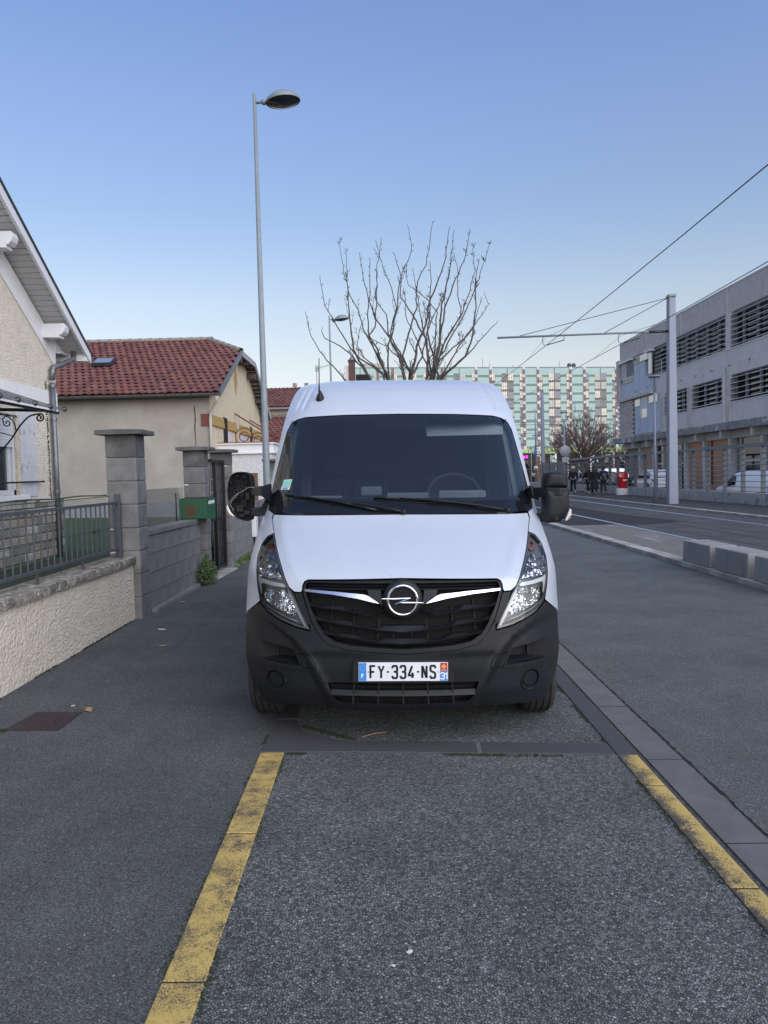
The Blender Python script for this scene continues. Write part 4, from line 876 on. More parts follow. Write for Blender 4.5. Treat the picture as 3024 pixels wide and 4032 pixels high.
mb.hexa([(-1.02,MY+.06,1.50),(-.975,1.30,1.44),(-.975,1.36,1.44),(-1.02,MY+.13,1.50)],[(-1.02,MY+.06,1.575),(-.975,1.30,1.592),(-.975,1.36,1.592),(-1.02,MY+.13,1.575)]); mb.build('upper_arm',M['plast'],ml,world=False,bev=.008)
mb=MB(); mb.hexa([(-1.09,MY+.02,1.355),(-1.03,MY+.08,1.35),(-1.03,MY+.14,1.35),(-1.09,MY+.10,1.355)],[(-1.09,MY+.02,1.415),(-1.03,MY+.08,1.42),(-1.03,MY+.14,1.42),(-1.09,MY+.10,1.415)])
mb.hexa([(-1.03,MY+.08,1.35),(-.995,1.28,1.36),(-.995,1.34,1.36),(-1.03,MY+.14,1.35)],[(-1.03,MY+.08,1.42),(-.995,1.28,1.50),(-.995,1.34,1.50),(-1.03,MY+.14,1.42)]); mb.build('lower_arm',M['plast'],ml,world=False,bev=.008)
mb=MB()
for i in range(4): mb.beam((-1.085,MY+.018,1.523+i*.013),(-1.025,MY+.052,1.521+i*.013),.003,.004); mb.beam((-1.085,MY+.018,1.365+i*.012),(-1.032,MY+.068,1.363+i*.012),.003,.004)
mb.build('arm_ribs',M['dplast'],ml,world=False)
# roof aerial
ar_=bpy.data.objects.new('roof_aerial',None); put(ar_,van,False)
ax=-.665; az=2.285; ay=S(ax,az)
mb=MB(); mb.lathe([(.030,-.03),(.034,.0),(.030,.025),(.014,.055),(.008,.07)],10,(ax+.01,ay-.01,az),'z',sy=1.2); mb.build('aerial_foot',M['dplast'],ar_,world=False)
MB().tube([(ax+.002,ay-.01,az+.06),(ax+.002,ay+.0,az+.13),(ax+.002,ay+.01,az+.34)],[.008,.0045,.0035],6).build('aerial_rod',M['dplast'],ar_,world=False)
# ================================================================ LEFT SIDE
M['render']=mat('cream_roughcast',(.74,.67,.56),.95,c2=(.66,.60,.50),scale=9,bump=1.0,bscale=38,dist=.035,c3=(.52,.48,.42),s3=1.2,lo3=.55,hi3=.8)
stain(M['render'],1.6,(.42,.37,.31),.58,.8,(2.5,2.5,.6),.5)
M['white_r']=mat('white_paint_render',(.72,.72,.72),.85,c2=(.66,.66,.67),scale=6,bump=.3,bscale=30,dist=.01)
M['peel']=mat('peeling_white_paint',(.56,.57,.60),.85,c2=(.50,.51,.54),scale=6,bump=.35,bscale=30,dist=.01,c3=(.36,.31,.25),s3=4,lo3=.58,hi3=.62)
M['pvc']=mat('white_pvc',(.66,.67,.70),.4); M['soffit']=mat('soffit_board',(.48,.48,.49),.5)
M['zinc']=mat('zinc',(.20,.215,.23),.45,.6,c2=(.15,.16,.175),scale=7); M['iron']=mat('black_iron',(.015,.015,.018),.5,.3)
M['slate']=mat('dark_roof_edge',(.03,.03,.035),.6)
M['cap']=mat('weathered_coping',(.33,.30,.26),.95,c2=(.13,.12,.10),scale=9,bump=1,bscale=45,dist=.03,c3=(.52,.49,.43),s3=16,lo3=.53,hi3=.64)
M['fence']=mat('grey_blue_steel',(.075,.085,.10),.5,.1,c2=(.06,.07,.082),scale=14)
M['block']=mat('concrete_block',(.175,.173,.17),.92,c2=(.13,.129,.127),scale=7,bump=.5,bscale=160,dist=.004,c3=(.25,.247,.243),s3=2.2,lo3=.5,hi3=.75)
M['blockd']=mat('concrete_block_dark',(.10,.10,.10),.92,c2=(.075,.075,.075),scale=7,bump=.5,bscale=160,dist=.004,c3=(.19,.188,.186),s3=2.2,lo3=.5,hi3=.75)
M['mortar']=mat('mortar',(.24,.235,.23),.95,c2=(.17,.165,.16),scale=20)
# --- cream garden wall with rough coping
gw=thing('garden_wall','low cream roughcast wall with weathered stone coping under the railing','wall',(-3.0,5.5,.05))
mb=MB(); N1=60
mb.box(-3.13,-2.885,-2.5,8.86,-.2,.70); mb.build('wall_face',M['render'],gw,bev=.01)
def rough_slab(name,x0,x1,y0,y1,z0,z1,m_,par,s,amp=.012,seed=1,ny=None):
    rnd=random.Random(seed); mb=MB(); ny=ny or max(2,int((y1-y0)/.06)); P=[(x0,z0),(x1,z0),(x1+.004,(z0+z1)/2),(x1,z1),((x0+x1)/2,z1+.006),(x0,z1)]
    for j in range(ny+1):
        y=y0+(y1-y0)*j/ny
        for x,z in P: mb.v.append((x+mnoise.noise(Vector((x*9,y*9,z*9+seed)))*amp,y,z+mnoise.noise(Vector((x*11+5,y*11,z*9)))*amp*.8))
    n=len(P)
    for j in range(ny):
        for k in range(n): a=j*n+k; b_=j*n+(k+1)%n; mb.f.append([a,b_,b_+n,a+n]); mb.m.append(0); mb.sm.append(False)
    mb.f.append([k for k in range(n)]); mb.m.append(0); mb.sm.append(False); mb.f.append([ny*n+k for k in range(n)][::-1]); mb.m.append(0); mb.sm.append(False)
    return mb.build(name,m_,par)
y=-2.4
for i,L_ in enumerate((1.9,1.9,1.85,1.9,1.9,1.83)):
    rough_slab('coping_stone',-3.19,-2.85,y+.003,min(y+L_,8.87)-.003,.70,.775,M['cap'],gw,1,.012,i,ny=40); y+=L_
# --- railing
ra=thing('railing','grey steel railing of thin upright bars standing on the cream wall','railing',(-3.0,8.7,.78))
rx=-3.0
MB().box(rx-.012,rx+.012,-2,8.68,1.395,1.425).build('top_rail',M['fence'],ra,bev=.003); MB().box(rx-.012,rx+.012,-2,8.68,.872,.902).build('bottom_rail',M['fence'],ra,bev=.003)
bm_=MB().lathe([(.0085,-.26),(.0085,.26)],6,(0,0,0)).mesh('bar',M['fence'])
y=8.55
while y>2.0: inst('baluster',bm_,ra,(rx,y,1.148)); y-=.132
for y in (8.70,2.2): MB().box(rx-.03,rx+.03,y-.025,y+.025,.76,1.51 if y>8 else 1.42).build('post',M['fence'],ra,bev=.004)
for y in (7.62,6.6,5.4,4.4): MB().box(rx-.011,rx+.011,y-.011,y+.011,.77,.875).build('foot',M['fence'],ra)
# --- green wire netting behind it
M['net']=mat('green_netting',(.02,.06,.04),.6)
ne=thing('netting','fine green wire netting tied behind the grey railing','netting',(-3.1,7,.8))
mb=MB(); nx=-3.10
y=4.3
while y<8.62: mb.beam((nx,y,.80),(nx,y,1.50+.02*math.sin(y*3)),.0012,.0012); y+=.022
z=.80
while z<1.50: mb.beam((nx,4.3,z),(nx,8.62,z),.0012,.0012); z+=.022
mb.build('mesh',M['net'],ne,kind='stuff',fix=False)
mb=MB(); mb.tube([(nx+.01,y_,1.505+.006*math.sin(y_*5)) for y_ in [4.3+i*.24 for i in range(19)]],.007,5); mb.tube([(nx+.02,4.3,1.47),(nx+.02,8.68,1.485)],.004,5); mb.build('top_wire',M['net'],ne)
for z in (1.10,.86): MB().tube([(nx+.01,4.3,z),(nx+.01,8.68,z+.02)],.003,4).build('straining_wire',M['net'],ne)
ch=thing('tensioner','small black wire tensioner on the green netting beside the first pillar','wire tensioner',(-3.1,8.3,1.12))
mb=MB()
for k in range(3): mb.tube([(nx+.03,8.12+k*.055+.03*math.cos(R(a)),1.115+.016*math.sin(R(a))) for a in range(0,361,45)],.004,4,cap=False)
mb.build('link',M['iron'],ch)
# --- pillars of hollow blocks
def pillar(x0,x1,y0,y1,zb,zt,n,lab,grp='grey block pillars along the pavement',dark_top=1,ov=.09,seed=1):
    p=thing('gate_pillar',lab,'pillar',((x0+x1)/2,(y0+y1)/2,zb),0,grp); h=(zt-zb)/n; rnd=random.Random(seed)
    for i in range(n):
        z=zb+h*i; d=rnd.uniform(-.004,.004)
        MB().box(x0+d,x1+d,y0+d,y1+d,z+.004,z+h-.004).build('block',M['blockd'] if i>=n-dark_top else M['block'],p,bev=.012)
        if i<n-1 and rnd.random()<.5:
            xx=rnd.choice([x0+.04,x1-.06]); MB().box(xx-.03,xx+.03,y0-.003,y0+.02,z+h-.018,z+h-.002).build('mortar_smear',M['white_r'],p)
    MB().box(x0+.012,x1-.012,y0+.012,y1-.012,zb,zt).build('mortar_core',M['mortar'],p)
    rough_slab('cap_stone',x0-ov,x1+ov,y0-ov,y1+ov,zt,zt+.05,M['blockd'],p,1,.006,seed,ny=6); return p
pillar(-3.15,-2.80,8.80,9.15,.03,2.19,8,'nearest and widest grey block pillar, at the end of the railing',seed=3)
pillar(-3.02,-2.70,11.75,12.07,.03,2.10,8,'grey block pillar directly behind the green letterbox',seed=4)
pillar(-3.0,-2.67,13.55,13.88,.03,2.12,9,'grey block pillar on the far side of the narrow gate',seed=5)
pillar(-3.10,-2.76,20.9,21.24,.03,2.10,8,'far grey block pillar beside the lamp post foot',seed=6,ov=.11)
# --- block walls
def blockwall(name,lab,xa,ya,xb,yb,rows,zb,h,L_,capm,seed):
    """running-bond wall from (xa,ya) to (xb,yb)"""
    t=thing(name,lab,'wall',(xa,ya,zb)); d=Vector((xb-xa,yb-ya,0)); n=max(1,round(d.length/L_)); L2=d.length/n; u=d.normalized(); nn=Vector((-u.y,u.x,0))
    rnd=random.Random(seed); ms={}
    ang=math.atan2(u.y,u.x)
    full=MB().box(-L2/2+.004,L2/2-.004,-.09,.09,-h/2+.0035,h/2-.0035).mesh('block_mesh',M['block']); halfm=MB().box(-L2/4+.004,L2/4-.004,-.09,.09,-h/2+.0035,h/2-.0035).mesh('half_block_mesh',M['block'])
    for r in range(rows):
        z=zb+h*(r+.5); off=(r%2)*.5; k=0 if off==0 else -.5
        while k<n-1e-6:
            a=max(0,k); b_=min(n,k+1); c=(a+b_)/2; p=Vector((xa,ya,0))+u*L2*c+nn*rnd.uniform(-.003,.003); inst('block',full if b_-a>.9 else halfm,t,(p.x,p.y,z),(0,0,ang)); k+=1
    ctr=Vector((xa,ya,0))+d/2; mc_=MB().box(-d.length/2,d.length/2,-.078,.078,zb-.1,zb+h*rows-.004).mesh('mortar_mesh',M['mortar']); inst('mortar_bed',mc_,t,(ctr.x,ctr.y,0),(0,0,ang))
    return t,ang,ctr,d.length
t,ang,ctr,ll=blockwall('block_wall','unrendered grey block wall between the first pillar and the letterbox','',0,0,0,0,0,0,0,0) if False else blockwall('block_wall','unrendered grey block wall between the first pillar and the letterbox pillar',-2.93,9.16,-2.88,11.74,4,.05,.235,.43,None,1)
cpm=MB(); cpm.box(-ll/2,ll/2,-.11,.11,.99,1.05); inst('coping',cpm.mesh('coping_mesh',M['block']),t,(ctr.x,ctr.y,0),(0,0,ang))
MB().hexa([(-2.82,9.2,-.05),(-2.74,9.2,-.05),(-2.72,11.4,-.05),(-2.8,11.4,-.05)],[(-2.82,9.2,.10),(-2.75,9.2,.095),(-2.73,11.4,.09),(-2.8,11.4,.10)]).build('footing',M['block'],t,bev=.008)
t2,ang,ctr,ll=blockwall('block_wall','weathered grey block wall beyond the narrow gate, with a meter box',-2.80,13.9,-2.90,20.88,5,.05,.215,.45,None,2)
t3,*_=blockwall('block_wall','farthest block wall, running on beyond the fourth pillar',-2.92,21.3,-3.0,30,4,.05,.235,.5,None,3)
ds=thing('doorstep','pale stone doorstep between the two gate pillars','doorstep',(-2.75,12.8,.05)); MB().hexa([(-3.0,12.1,0),(-2.62,12.12,0),(-2.58,13.53,0),(-3.0,13.53,0)],[(-3.0,12.1,.075),(-2.62,12.12,.07),(-2.58,13.53,.07),(-3.0,13.53,.075)]).build('slab',M['granite'],ds,bev=.008)
# --- narrow steel gate, ajar edge-on
ga=thing('steel_gate','narrow black steel gate seen edge-on between two pillars','gate',(-2.8,12.75,.1))
for y in (12.12,12.80,13.50): MB().box(-2.80,-2.755,y,y+.045,.12,1.97).build('stile',M['iron'],ga)
for z in (.14,.95,1.93): MB().box(-2.80,-2.76,12.1,13.54,z,z+.045).build('rail',M['iron'],ga)
for i in range(11): MB().tube([(-2.78,12.2+i*.12,.16),(-2.78,12.2+i*.12,1.95)],.007,5).build('bar',M['iron'],ga)
MB().box(-2.80,-2.66,12.1,12.16,1.93,1.97).build('latch_plate',M['iron'],ga)
# --- green letterbox
M['gbox']=mat('green_paint',(.018,.085,.040),.45,c2=(.022,.10,.048),scale=3)
lb=thing('letterbox','dark green metal letterbox with a rust patch, hung on the second pillar','letterbox',(-2.82,11.6,1.2))
MB().hexa([(-3.04,11.48,1.055),(-2.62,11.48,1.055),(-2.55,11.76,1.055),(-3.0,11.76,1.055)],[(-3.04,11.48,1.36),(-2.62,11.48,1.36),(-2.55,11.76,1.375),(-3.0,11.76,1.375)]).build('box',M['gbox'],lb,bev=.004)
m_,n_,b_=new_mat('rust_patch'); tc=n_.nodes.new('ShaderNodeTexCoord'); sx=n_.nodes.new('ShaderNodeSeparateXYZ'); n_.links.new(tc.outputs['Object'],sx.inputs[0])
tn=n_.nodes.new('ShaderNodeTexNoise'); tn.inputs['Scale'].default_value=18; tn.inputs['Detail'].default_value=6; n_.links.new(tc.outputs['Object'],tn.inputs[0])
gr=n_.nodes.new('ShaderNodeTexGradient'); gr.gradient_type='SPHERICAL'; mp=n_.nodes.new('ShaderNodeMapping'); mp.inputs['Location'].default_value=(2.862*9,-11.48*1,-1.185*7.2); mp.inputs['Scale'].default_value=(9,1,7.2); n_.links.new(tc.outputs['Object'],mp.inputs[0]); n_.links.new(mp.outputs[0],gr.inputs[0])
ad=n_.nodes.new('ShaderNodeMath'); ad.operation='MULTIPLY_ADD'; ad.inputs[1].default_value=.5; n_.links.new(tn.outputs[0],ad.inputs[0]); n_.links.new(gr.outputs[1],ad.inputs[2])
mr_=n_.nodes.new('ShaderNodeMapRange'); mr_.inputs[1].default_value=.35; mr_.inputs[2].default_value=.75; n_.links.new(ad.outputs[0],mr_.inputs[0])
mx=n_.nodes.new('ShaderNodeMix'); mx.data_type='RGBA'; mx.inputs[6].default_value=(.018,.085,.040,1); mx.inputs[7].default_value=(.085,.04,.015,1); n_.links.new(mr_.outputs[0],mx.inputs[0]); n_.links.new(mx.outputs[2],b_.inputs['Base Color']); b_.inputs['Roughness'].default_value=.6
MB().box(-3.03,-2.63,11.474,11.477,1.065,1.35).build('rusty_panel',m_,lb)
MB().hexa([(-3.02,11.49,1.362),(-2.64,11.49,1.362),(-2.58,11.75,1.378),(-2.98,11.75,1.378)],[(-3.02,11.49,1.366),(-2.64,11.49,1.366),(-2.58,11.75,1.382),(-2.98,11.75,1.382)]).build('rusty_lid',M['rust'],lb)
MB().hexa([(-2.606,11.52,1.275),(-2.604,11.52,1.275),(-2.558,11.72,1.285),(-2.56,11.72,1.285)],[(-2.600,11.52,1.325),(-2.598,11.52,1.325),(-2.552,11.72,1.335),(-2.554,11.72,1.335)]).build('name_plate',M['pvc'],lb)
mb=MB().hexa([(-2.604,11.55,1.17),(-2.602,11.55,1.17),(-2.562,11.72,1.175),(-2.564,11.72,1.175)],[(-2.600,11.55,1.22),(-2.598,11.55,1.22),(-2.558,11.72,1.225),(-2.56,11.72,1.225)]); mb.build('lock_plate',M['gbox'],lb)
# --- meter box, shrub
me_=thing('meter_box','tall narrow white meter box fixed to the far block wall','meter box',(-2.72,16.3,.5))
MB().box(-2.76,-2.66,16.15,16.45,.40,.98).build('case',M['white_r'],me_,bev=.01); MB().box(-2.658,-2.654,16.18,16.42,.43,.95).build('door',M['pvc'],me_); MB().tube([(-2.72,16.3,.05),(-2.72,16.3,.42)],.02,6).build('conduit',M['iron'],me_)
def bush(name,x,y,z,rx_,ry,rz,n,s,lab,cat,seed,m_):
    t=thing(name,lab,cat,(x,y,z)); rnd=random.Random(seed); mb=MB(); st=MB()
    for k in range(14):
        a=rnd.uniform(0,6.28); r_=rnd.uniform(.2,.9); p=(x+rx_*r_*math.cos(a),y+ry*r_*math.sin(a),z+rz*rnd.uniform(.5,1)); st.tube([(x+rnd.gauss(0,.02),y+rnd.gauss(0,.02),z),((x+p[0])/2,(y+p[1])/2,z+(p[2]-z)*.6),p],[.006,.004,.002],4)
    st.build('stem',mat('stem_'+name,(.06,.05,.03),.9),t)
    for _ in range(n):
        a=rnd.uniform(0,6.28); b_=rnd.random(); r_=rnd.random()**.45; h=rnd.random(); w_=math.sin(math.pi*min(.98,h*.8+.15))
        p=Vector((x+rx_*r_*w_*math.cos(a),y+ry*r_*w_*math.sin(a),z+rz*h*rnd.uniform(.8,1.1)))
        if mnoise.noise(p*9)<-.25: continue
        d=Vector((rnd.gauss(0,1),rnd.gauss(0,1),rnd.gauss(.4,.7))).normalized(); u=d.orthogonal().normalized(); v=d.cross(u); s2=s*rnd.uniform(.5,1.2)
        mb.add([p,p+d*s2*.5+u*s2*.35,p+d*s2*1.1,p+d*s2*.5-u*s2*.35],[(0,1,2,3)])
    o=mb.build('leaves',m_,t,fix=False,kind='stuff'); return t
bush('shrub',-2.66,11.55,.04,.15,.28,.42,1500,.04,'small green self-sown shrub below the green letterbox','shrub',4,M['leafy'])
# --- chain link fence on the block wall
cl=thing('chain_link_fence','galvanised chain-link fence above the block wall, with a thin post','fence',(-3.0,10.4,1.05))
m_=mat('galvanised_wire',(.13,.14,.145),.6); mb=MB(); x=-3.02; y=9.2; st=.052
for k in range(-12,52):
    y0=9.2+k*st
    for s in (1,-1):
        a=(x,y0,1.04); b_=(x,y0+s*.50,1.54); 
        ya,yb=a[1],b_[1]
        if max(ya,yb)<9.16 or min(ya,yb)>11.72: continue
        def cl_(p,q):
            P=Vector(p);Q=Vector(q)
            for lim,sg in ((9.18,1),(11.7,-1)):
                for _ in range(1):
                    if (P.y-lim)*sg<0: P=P+(Q-P)*((lim-P.y)/(Q.y-P.y))
                    if (Q.y-lim)*sg<0: Q=P+(Q-P)*((lim-P.y)/(Q.y-P.y))
            return P,Q
        P,Q=cl_(a,b_); mb.beam(P,Q,.0045,.0045)
mb.build('wire_mesh',m_,cl,kind='stuff',fix=False); MB().tube([(x,11.25,1.0),(x,11.25,1.46)],.012,6).build('post',M['iron'],cl)
# ================================================================ HOUSE 1 (near left)
h1=thing('near_house','cream roughcast house with white trim and boxed eaves at the left edge','house',(-5,10,.6))
HX=-5.0; YC=11.95; zE=3.85
sl_=.607; apexY=4.2; zr=lambda y:zE+(YC-y)*sl_
wpoly=[(-1,-.2),(YC,-.2),(YC,zr(YC)),(4.2,zr(4.2)),(-1,zr(4.2)-5.2*sl_)]
mb=MB(); win=[(9.72,1.50),(10.66,1.50),(10.66,2.60),(9.72,2.60)]
patch(mb,wpoly,lambda y,z,o:(HX-o,y,z),.8,holes=[win],skirt=.25); mb.build('wall',M['render'],h1)
MB().box(-12,HX-.26,YC-.25,YC,-.2,zr(YC)).build('wall',M['render'],h1)
bandp=lambda P,m_,nm,o=.015:MB().prism(P,HX,HX+o,'x').build(nm,m_,h1)
bandp([(-1,2.72),(YC+.003,2.74),(YC+.003,3.05),(-1,3.03)],M['white_r'],'string_course',.014)
bandp([(4.2,zr(4.2)-.02),(4.2,zr(4.2)-.30),(YC-.28,3.62),(YC+.002,3.42),(YC+.002,zr(YC)-.02)],M['white_r'],'gable_band',.018)
# quoin strip and stone plinth
ppl=[]
rnd=random.Random(9); SC=[mat('plinth_stone_%s'%n,c,.9,c2=tuple(v*.7 for v in c),scale=12,bump=.8,bscale=40,dist=.02) for n,c in (('buff',(.40,.35,.29)),('grey',(.27,.26,.24)),('pink',(.40,.33,.29)),('pale',(.52,.50,.45)),('brown',(.26,.22,.18)))]
MB().box(HX-.2,HX+.012,-1,YC+.012,-.2,1.42).build('plinth_mortar',M['mortar'],h1)
z=.55; r=0
while z<1.36:
    hh=.125; y=YC+.02
    while y>6.2:
        l=rnd.uniform(.16,.42); MB().box(HX+.005,HX+.03+rnd.uniform(0,.012),y-l+.008,y-.006,z+.006,z+hh-.006).build('plinth_stone',rnd.choice(SC),h1,bev=.012); y-=l
    z+=hh; r+=1
MB().box(HX,HX+.035,8.0,YC+.02,1.37,1.42).build('plinth_cap',M['render'],h1)
# window with shutter, peeling surround, guard bar
wd=bpy.data.objects.new('window',None); put(wd,h1)
wd.location=(0,0,0)
def hb1(mb,nm,m_,bev=0): o=mb.build(nm,m_,wd); return bevel(o,bev) if bev else o
for (y0,y1,z0,z1) in ((9.72,9.78,1.5,2.2),(10.56,10.62,1.5,2.6),(9.72,10.62,1.50,1.57)): hb1(MB().box(HX-.14,HX-.06,y0,y1,z0,z1),'frame',M['pvc'])
hb1(MB().box(HX-.12,HX-.07,10.45,10.52,1.57,2.2),'sash',M['pvc']); hb1(MB().box(HX-.12,HX-.07,9.78,9.84,1.57,2.2),'sash',M['pvc'])
mb=MB(); mb.box(HX-.105,HX-.095,9.8,10.5,1.57,2.2); hb1(mb,'pane',glassmat('house_window',(.6,.65,.65),.6,.03,1.6,(.1,.11,.11)))
mb=MB()
for i in range(18): yy=9.82+i*.036; mb.box(HX-.17+.01*(i%2),HX-.165+.01*(i%2),yy,yy+.034,1.57,2.2)
hb1(mb,'net_curtain',mat('net_curtain',(.33,.35,.35),.9))
sm_=MB().box(-.012,.012,-.40,.40,-.022,.022).mesh('slat_mesh',M['pvc'])
for i in range(9): o=inst('shutter_slat',sm_,wd,(HX-.05,10.17,2.18+i*.047),(0,0,0))
hb1(MB().box(HX-.25,HX-.2,9.7,10.7,1.4,2.7),'room_dark',M['black'])
MB().box(HX-.10,HX+.08,9.62,10.74,1.42,1.50).build('window_sill',M['white_r'],h1,bev=.01)
bandp([(10.66,1.47),(11.16,1.47),(11.13,2.72),(10.66,2.72)],M['peel'],'peeling_surround',.010)
MB().tube([(HX+.06,9.9,1.67),(HX+.06,11.25,1.68)],.014,6).build('guard_bar',M['iron'],h1)
# eaves: soffit boards, fascia, dark edge, corbels
XO=-4.62
def rk(y,off=0): return zr(y)+off
so=struct_empty('x') if False else None
bm2=MB(); 
y=12.20; k=0
bd=MB().box(-.19,.19,-.048,.048,-.006,.006).mesh('soffit_board_mesh',M['soffit'])
ang=math.atan(sl_)
while y>4.2:
    inst('soffit_board',bd,h1,(HX+.19,y,rk(y)+.02),(-ang,0,0)); y-=.092; k+=1
MB().hexa([(XO-.02,12.40,rk(12.4)-.02),(XO+.02,12.40,rk(12.4)-.02),(XO+.02,4.2,rk(4.2)-.02),(XO-.02,4.2,rk(4.2)-.02)],[(XO-.02,12.40,rk(12.4)+.13),(XO+.02,12.40,rk(12.4)+.13),(XO+.02,4.2,rk(4.2)+.13),(XO-.02,4.2,rk(4.2)+.13)]).build('bargeboard',M['pvc'],h1)
MB().hexa([(-12,12.45,rk(12.45)+.125),(XO+.035,12.45,rk(12.45)+.125),(XO+.035,4.2,rk(4.2)+.125),(-12,4.2,rk(4.2)+.125)],[(-12,12.45,rk(12.45)+.17),(XO+.035,12.45,rk(12.45)+.17),(XO+.035,4.2,rk(4.2)+.17),(-12,4.2,rk(4.2)+.17)]).build('roof_slope',M['slate'],h1)
MB().hexa([(-12,-3.8,rk(12.2)+.125),(XO+.035,-3.8,rk(12.2)+.125),(XO+.035,4.2,rk(4.2)+.125),(-12,4.2,rk(4.2)+.125)],[(-12,-3.8,rk(12.2)+.17),(XO+.035,-3.8,rk(12.2)+.17),(XO+.035,4.2,rk(4.2)+.17),(-12,4.2,rk(4.2)+.17)]).build('roof_slope',M['slate'],h1)
MB().box(-12,XO,12.25,12.35,3.58,3.72).build('eaves_fascia',M['pvc'],h1); MB().box(-12,HX+.1,YC,12.3,3.66,3.69).build('eaves_soffit',M['soffit'],h1)
mb=MB()
for i in range(7): mb.box(HX+.0+.004,HX+.03,YC-.02+i*.045,YC+.015+i*.045,3.69,3.95-i*.025)
mb.build('end_boards',M['pvc'],h1)
def corbel(y,z):
    P=[(-5.1,z),(-5.1,z+.20),(-4.66,z+.20),(-4.645,z+.14),(-4.66,z+.08),(-4.70,z+.035),(-4.735,z+.03),(-4.73,z-.01)]
    mb=MB().prism([(x,zz) for x,zz in P],y-.09,y+.09,'y'); mb.build('corbel',M['pvc'],h1,bev=.006)
corbel(11.6,3.83); corbel(10.06,4.70)
# downpipe
dp=MB(); dp.tube([(-4.80,12.2,3.72),(-4.80,12.18,3.60),(-4.86,11.95,3.50),(-4.93,11.70,3.40),(-4.93,11.66,3.22)],.042,10); dp.tube([(-4.93,11.66,3.17),(-4.93,11.66,.5)],.040,10); 
for z in (2.62,1.52,3.12): dp.lathe([(.047,-.025),(.049,0),(.047,.025)],12,(-4.93,11.66,z))
dp.build('downpipe',M['zinc'],h1); 
MB().tube([(-4.93,11.66,1.32),(-4.93,11.66,.45)],.046,10).build('downpipe_shoe',M['rust'],h1)
mb=MB(); rnd=random.Random(3)
for i in range(420):
    z=rnd.uniform(.6,3.2); p=Vector((-4.995,11.60-abs(rnd.gauss(0,.03)),z)); s=.012; mb.add([p+Vector((0,-s,-s)),p+Vector((0,s,-s)),p+Vector((.006,0,s))],[(0,1,2)])
mb.build('algae_stain',M['moss'],h1,fix=False,kind='stuff')
# canopy of wired glass on wrought iron
cp=bpy.data.objects.new('door_canopy',None); put(cp,h1); cp['label']='wired-glass door canopy on black scrolled ironwork'
def cb(mb,nm,m_,**k): return mb.build(nm,m_,cp,**k)
GW=glassmat('wired_glass',(.75,.8,.8),.75,.08,1.6,(.25,.28,.3))
n_=6
for i in range(n_):
    t0=i/n_; ya=9.9-i*.42; yb=ya-.41
    cb(MB().hexa([(-4.98,ya,2.90),(-4.06,ya,2.58),(-4.06,yb,2.58),(-4.98,yb,2.90)],[(-4.98,ya,2.905),(-4.06,ya,2.585),(-4.06,yb,2.585),(-4.98,yb,2.905)]),'glass_pane',GW)
    cb(MB().beam((-4.98,ya,2.915),(-4.05,ya,2.592),.016,.016),'glazing_bar',M['zinc'])
    mb=MB(); sp=[(-4.045+0,ya,2.565+.0)]; 
    mb.tube([(-4.05+.035*math.cos(R(a))*(1-a/900)+.0,ya,2.60+.03*math.sin(R(a))*(1-a/900)) for a in range(-90,400,35)],.006,5); cb(mb,'curl',M['iron'])
cb(MB().beam((-4.15,9.95,2.555),(-4.15,6.0,2.555),.03,.03),'front_bar',M['iron']); cb(MB().beam((-5,9.62,2.60),(-4.2,9.62,2.565),.03,.04),'side_bar',M['iron'])
def scroll(nm,pts,r_=.010): cb(MB().tube([(x,9.62,z) for x,z in smooth_poly(pts,2,False)],r_,5),nm,M['iron'])
def spiral(cx,cz,r0,a0,turns,sgn_=1): return [(cx+r0*(1-k/26)*math.cos(R(a0)+sgn_*turns*2*math.pi*k/24),cz+r0*(1-k/26)*math.sin(R(a0)+sgn_*turns*2*math.pi*k/24)) for k in range(22)]
scroll('bracket_arm',[(-5.0,1.92),(-4.80,2.02),(-4.62,2.20),(-4.50,2.38),(-4.38,2.50),(-4.28,2.52)]+spiral(-4.245,2.475,.055,60,1.6,-1),.011)
scroll('bracket_inner',[(-5.0,2.02),(-4.86,2.16),(-4.76,2.34),(-4.78,2.45),(-4.86,2.44),(-4.9,2.30),(-4.98,2.12)],.008)
scroll('scroll',[(-4.98,2.10),(-4.93,2.30),(-4.97,2.45)]+spiral(-4.93,2.49,.05,180,1.4,-1),.008); scroll('scroll',[(-4.55,2.31),(-4.56,2.42),(-4.66,2.52),(-4.72,2.46)]+spiral(-4.655,2.42,.052,150,1.4,1),.008)
scroll('tie',[(-4.97,2.36),(-4.6,2.26)],.006); scroll('tie',[(-4.90,2.57),(-4.8,2.44),(-4.86,2.34)],.006)
# ================================================================ HOUSE 2
M['tile']=mat('clay_tile',(.27,.085,.06),.8,c2=(.16,.05,.04),scale=3.5,c3=(.08,.05,.045),s3=9,lo3=.55,hi3=.72)
for k,c in (('a',(.21,.082,.06)),('b',(.19,.068,.055)),('c',(.14,.055,.047))): M['tile'+k]=mat('clay_tile_'+k,c,.8,c2=tuple(v*.6 for v in c),scale=4,c3=(.05,.04,.04),s3=7,lo3=.58,hi3=.75)
stuc=mat('grey_beige_render',(.37,.335,.285),.95,c2=(.32,.29,.25),scale=1.2,bump=.3,bscale=25,dist=.01,c3=(.43,.395,.345),s3=.9,lo3=.5,hi3=.8); stain(stuc,2.2,(.29,.265,.235),.55,.8,(1,1,.5),.6)
creamy=mat('cream_yellow_render',(.62,.54,.39),.95,c2=(.54,.46,.34),scale=4,bump=.5,bscale=25,dist=.01,c3=(.34,.31,.27),s3=1.6,lo3=.58,hi3=.75)
h2=thing('tiled_house','beige house with clipped-gable red tiled roof behind the pillars','house',(-8,29,.2))
X2=-5.3; YA,YB=24.0,34.3; zg=4.38
MB().box(-13.5,X2,YA,YB,-.2,zg).build('front_wall',stuc,h2)
YM=29.2; zp=6.85; sl2=(zp-zg)/(YM-YA)
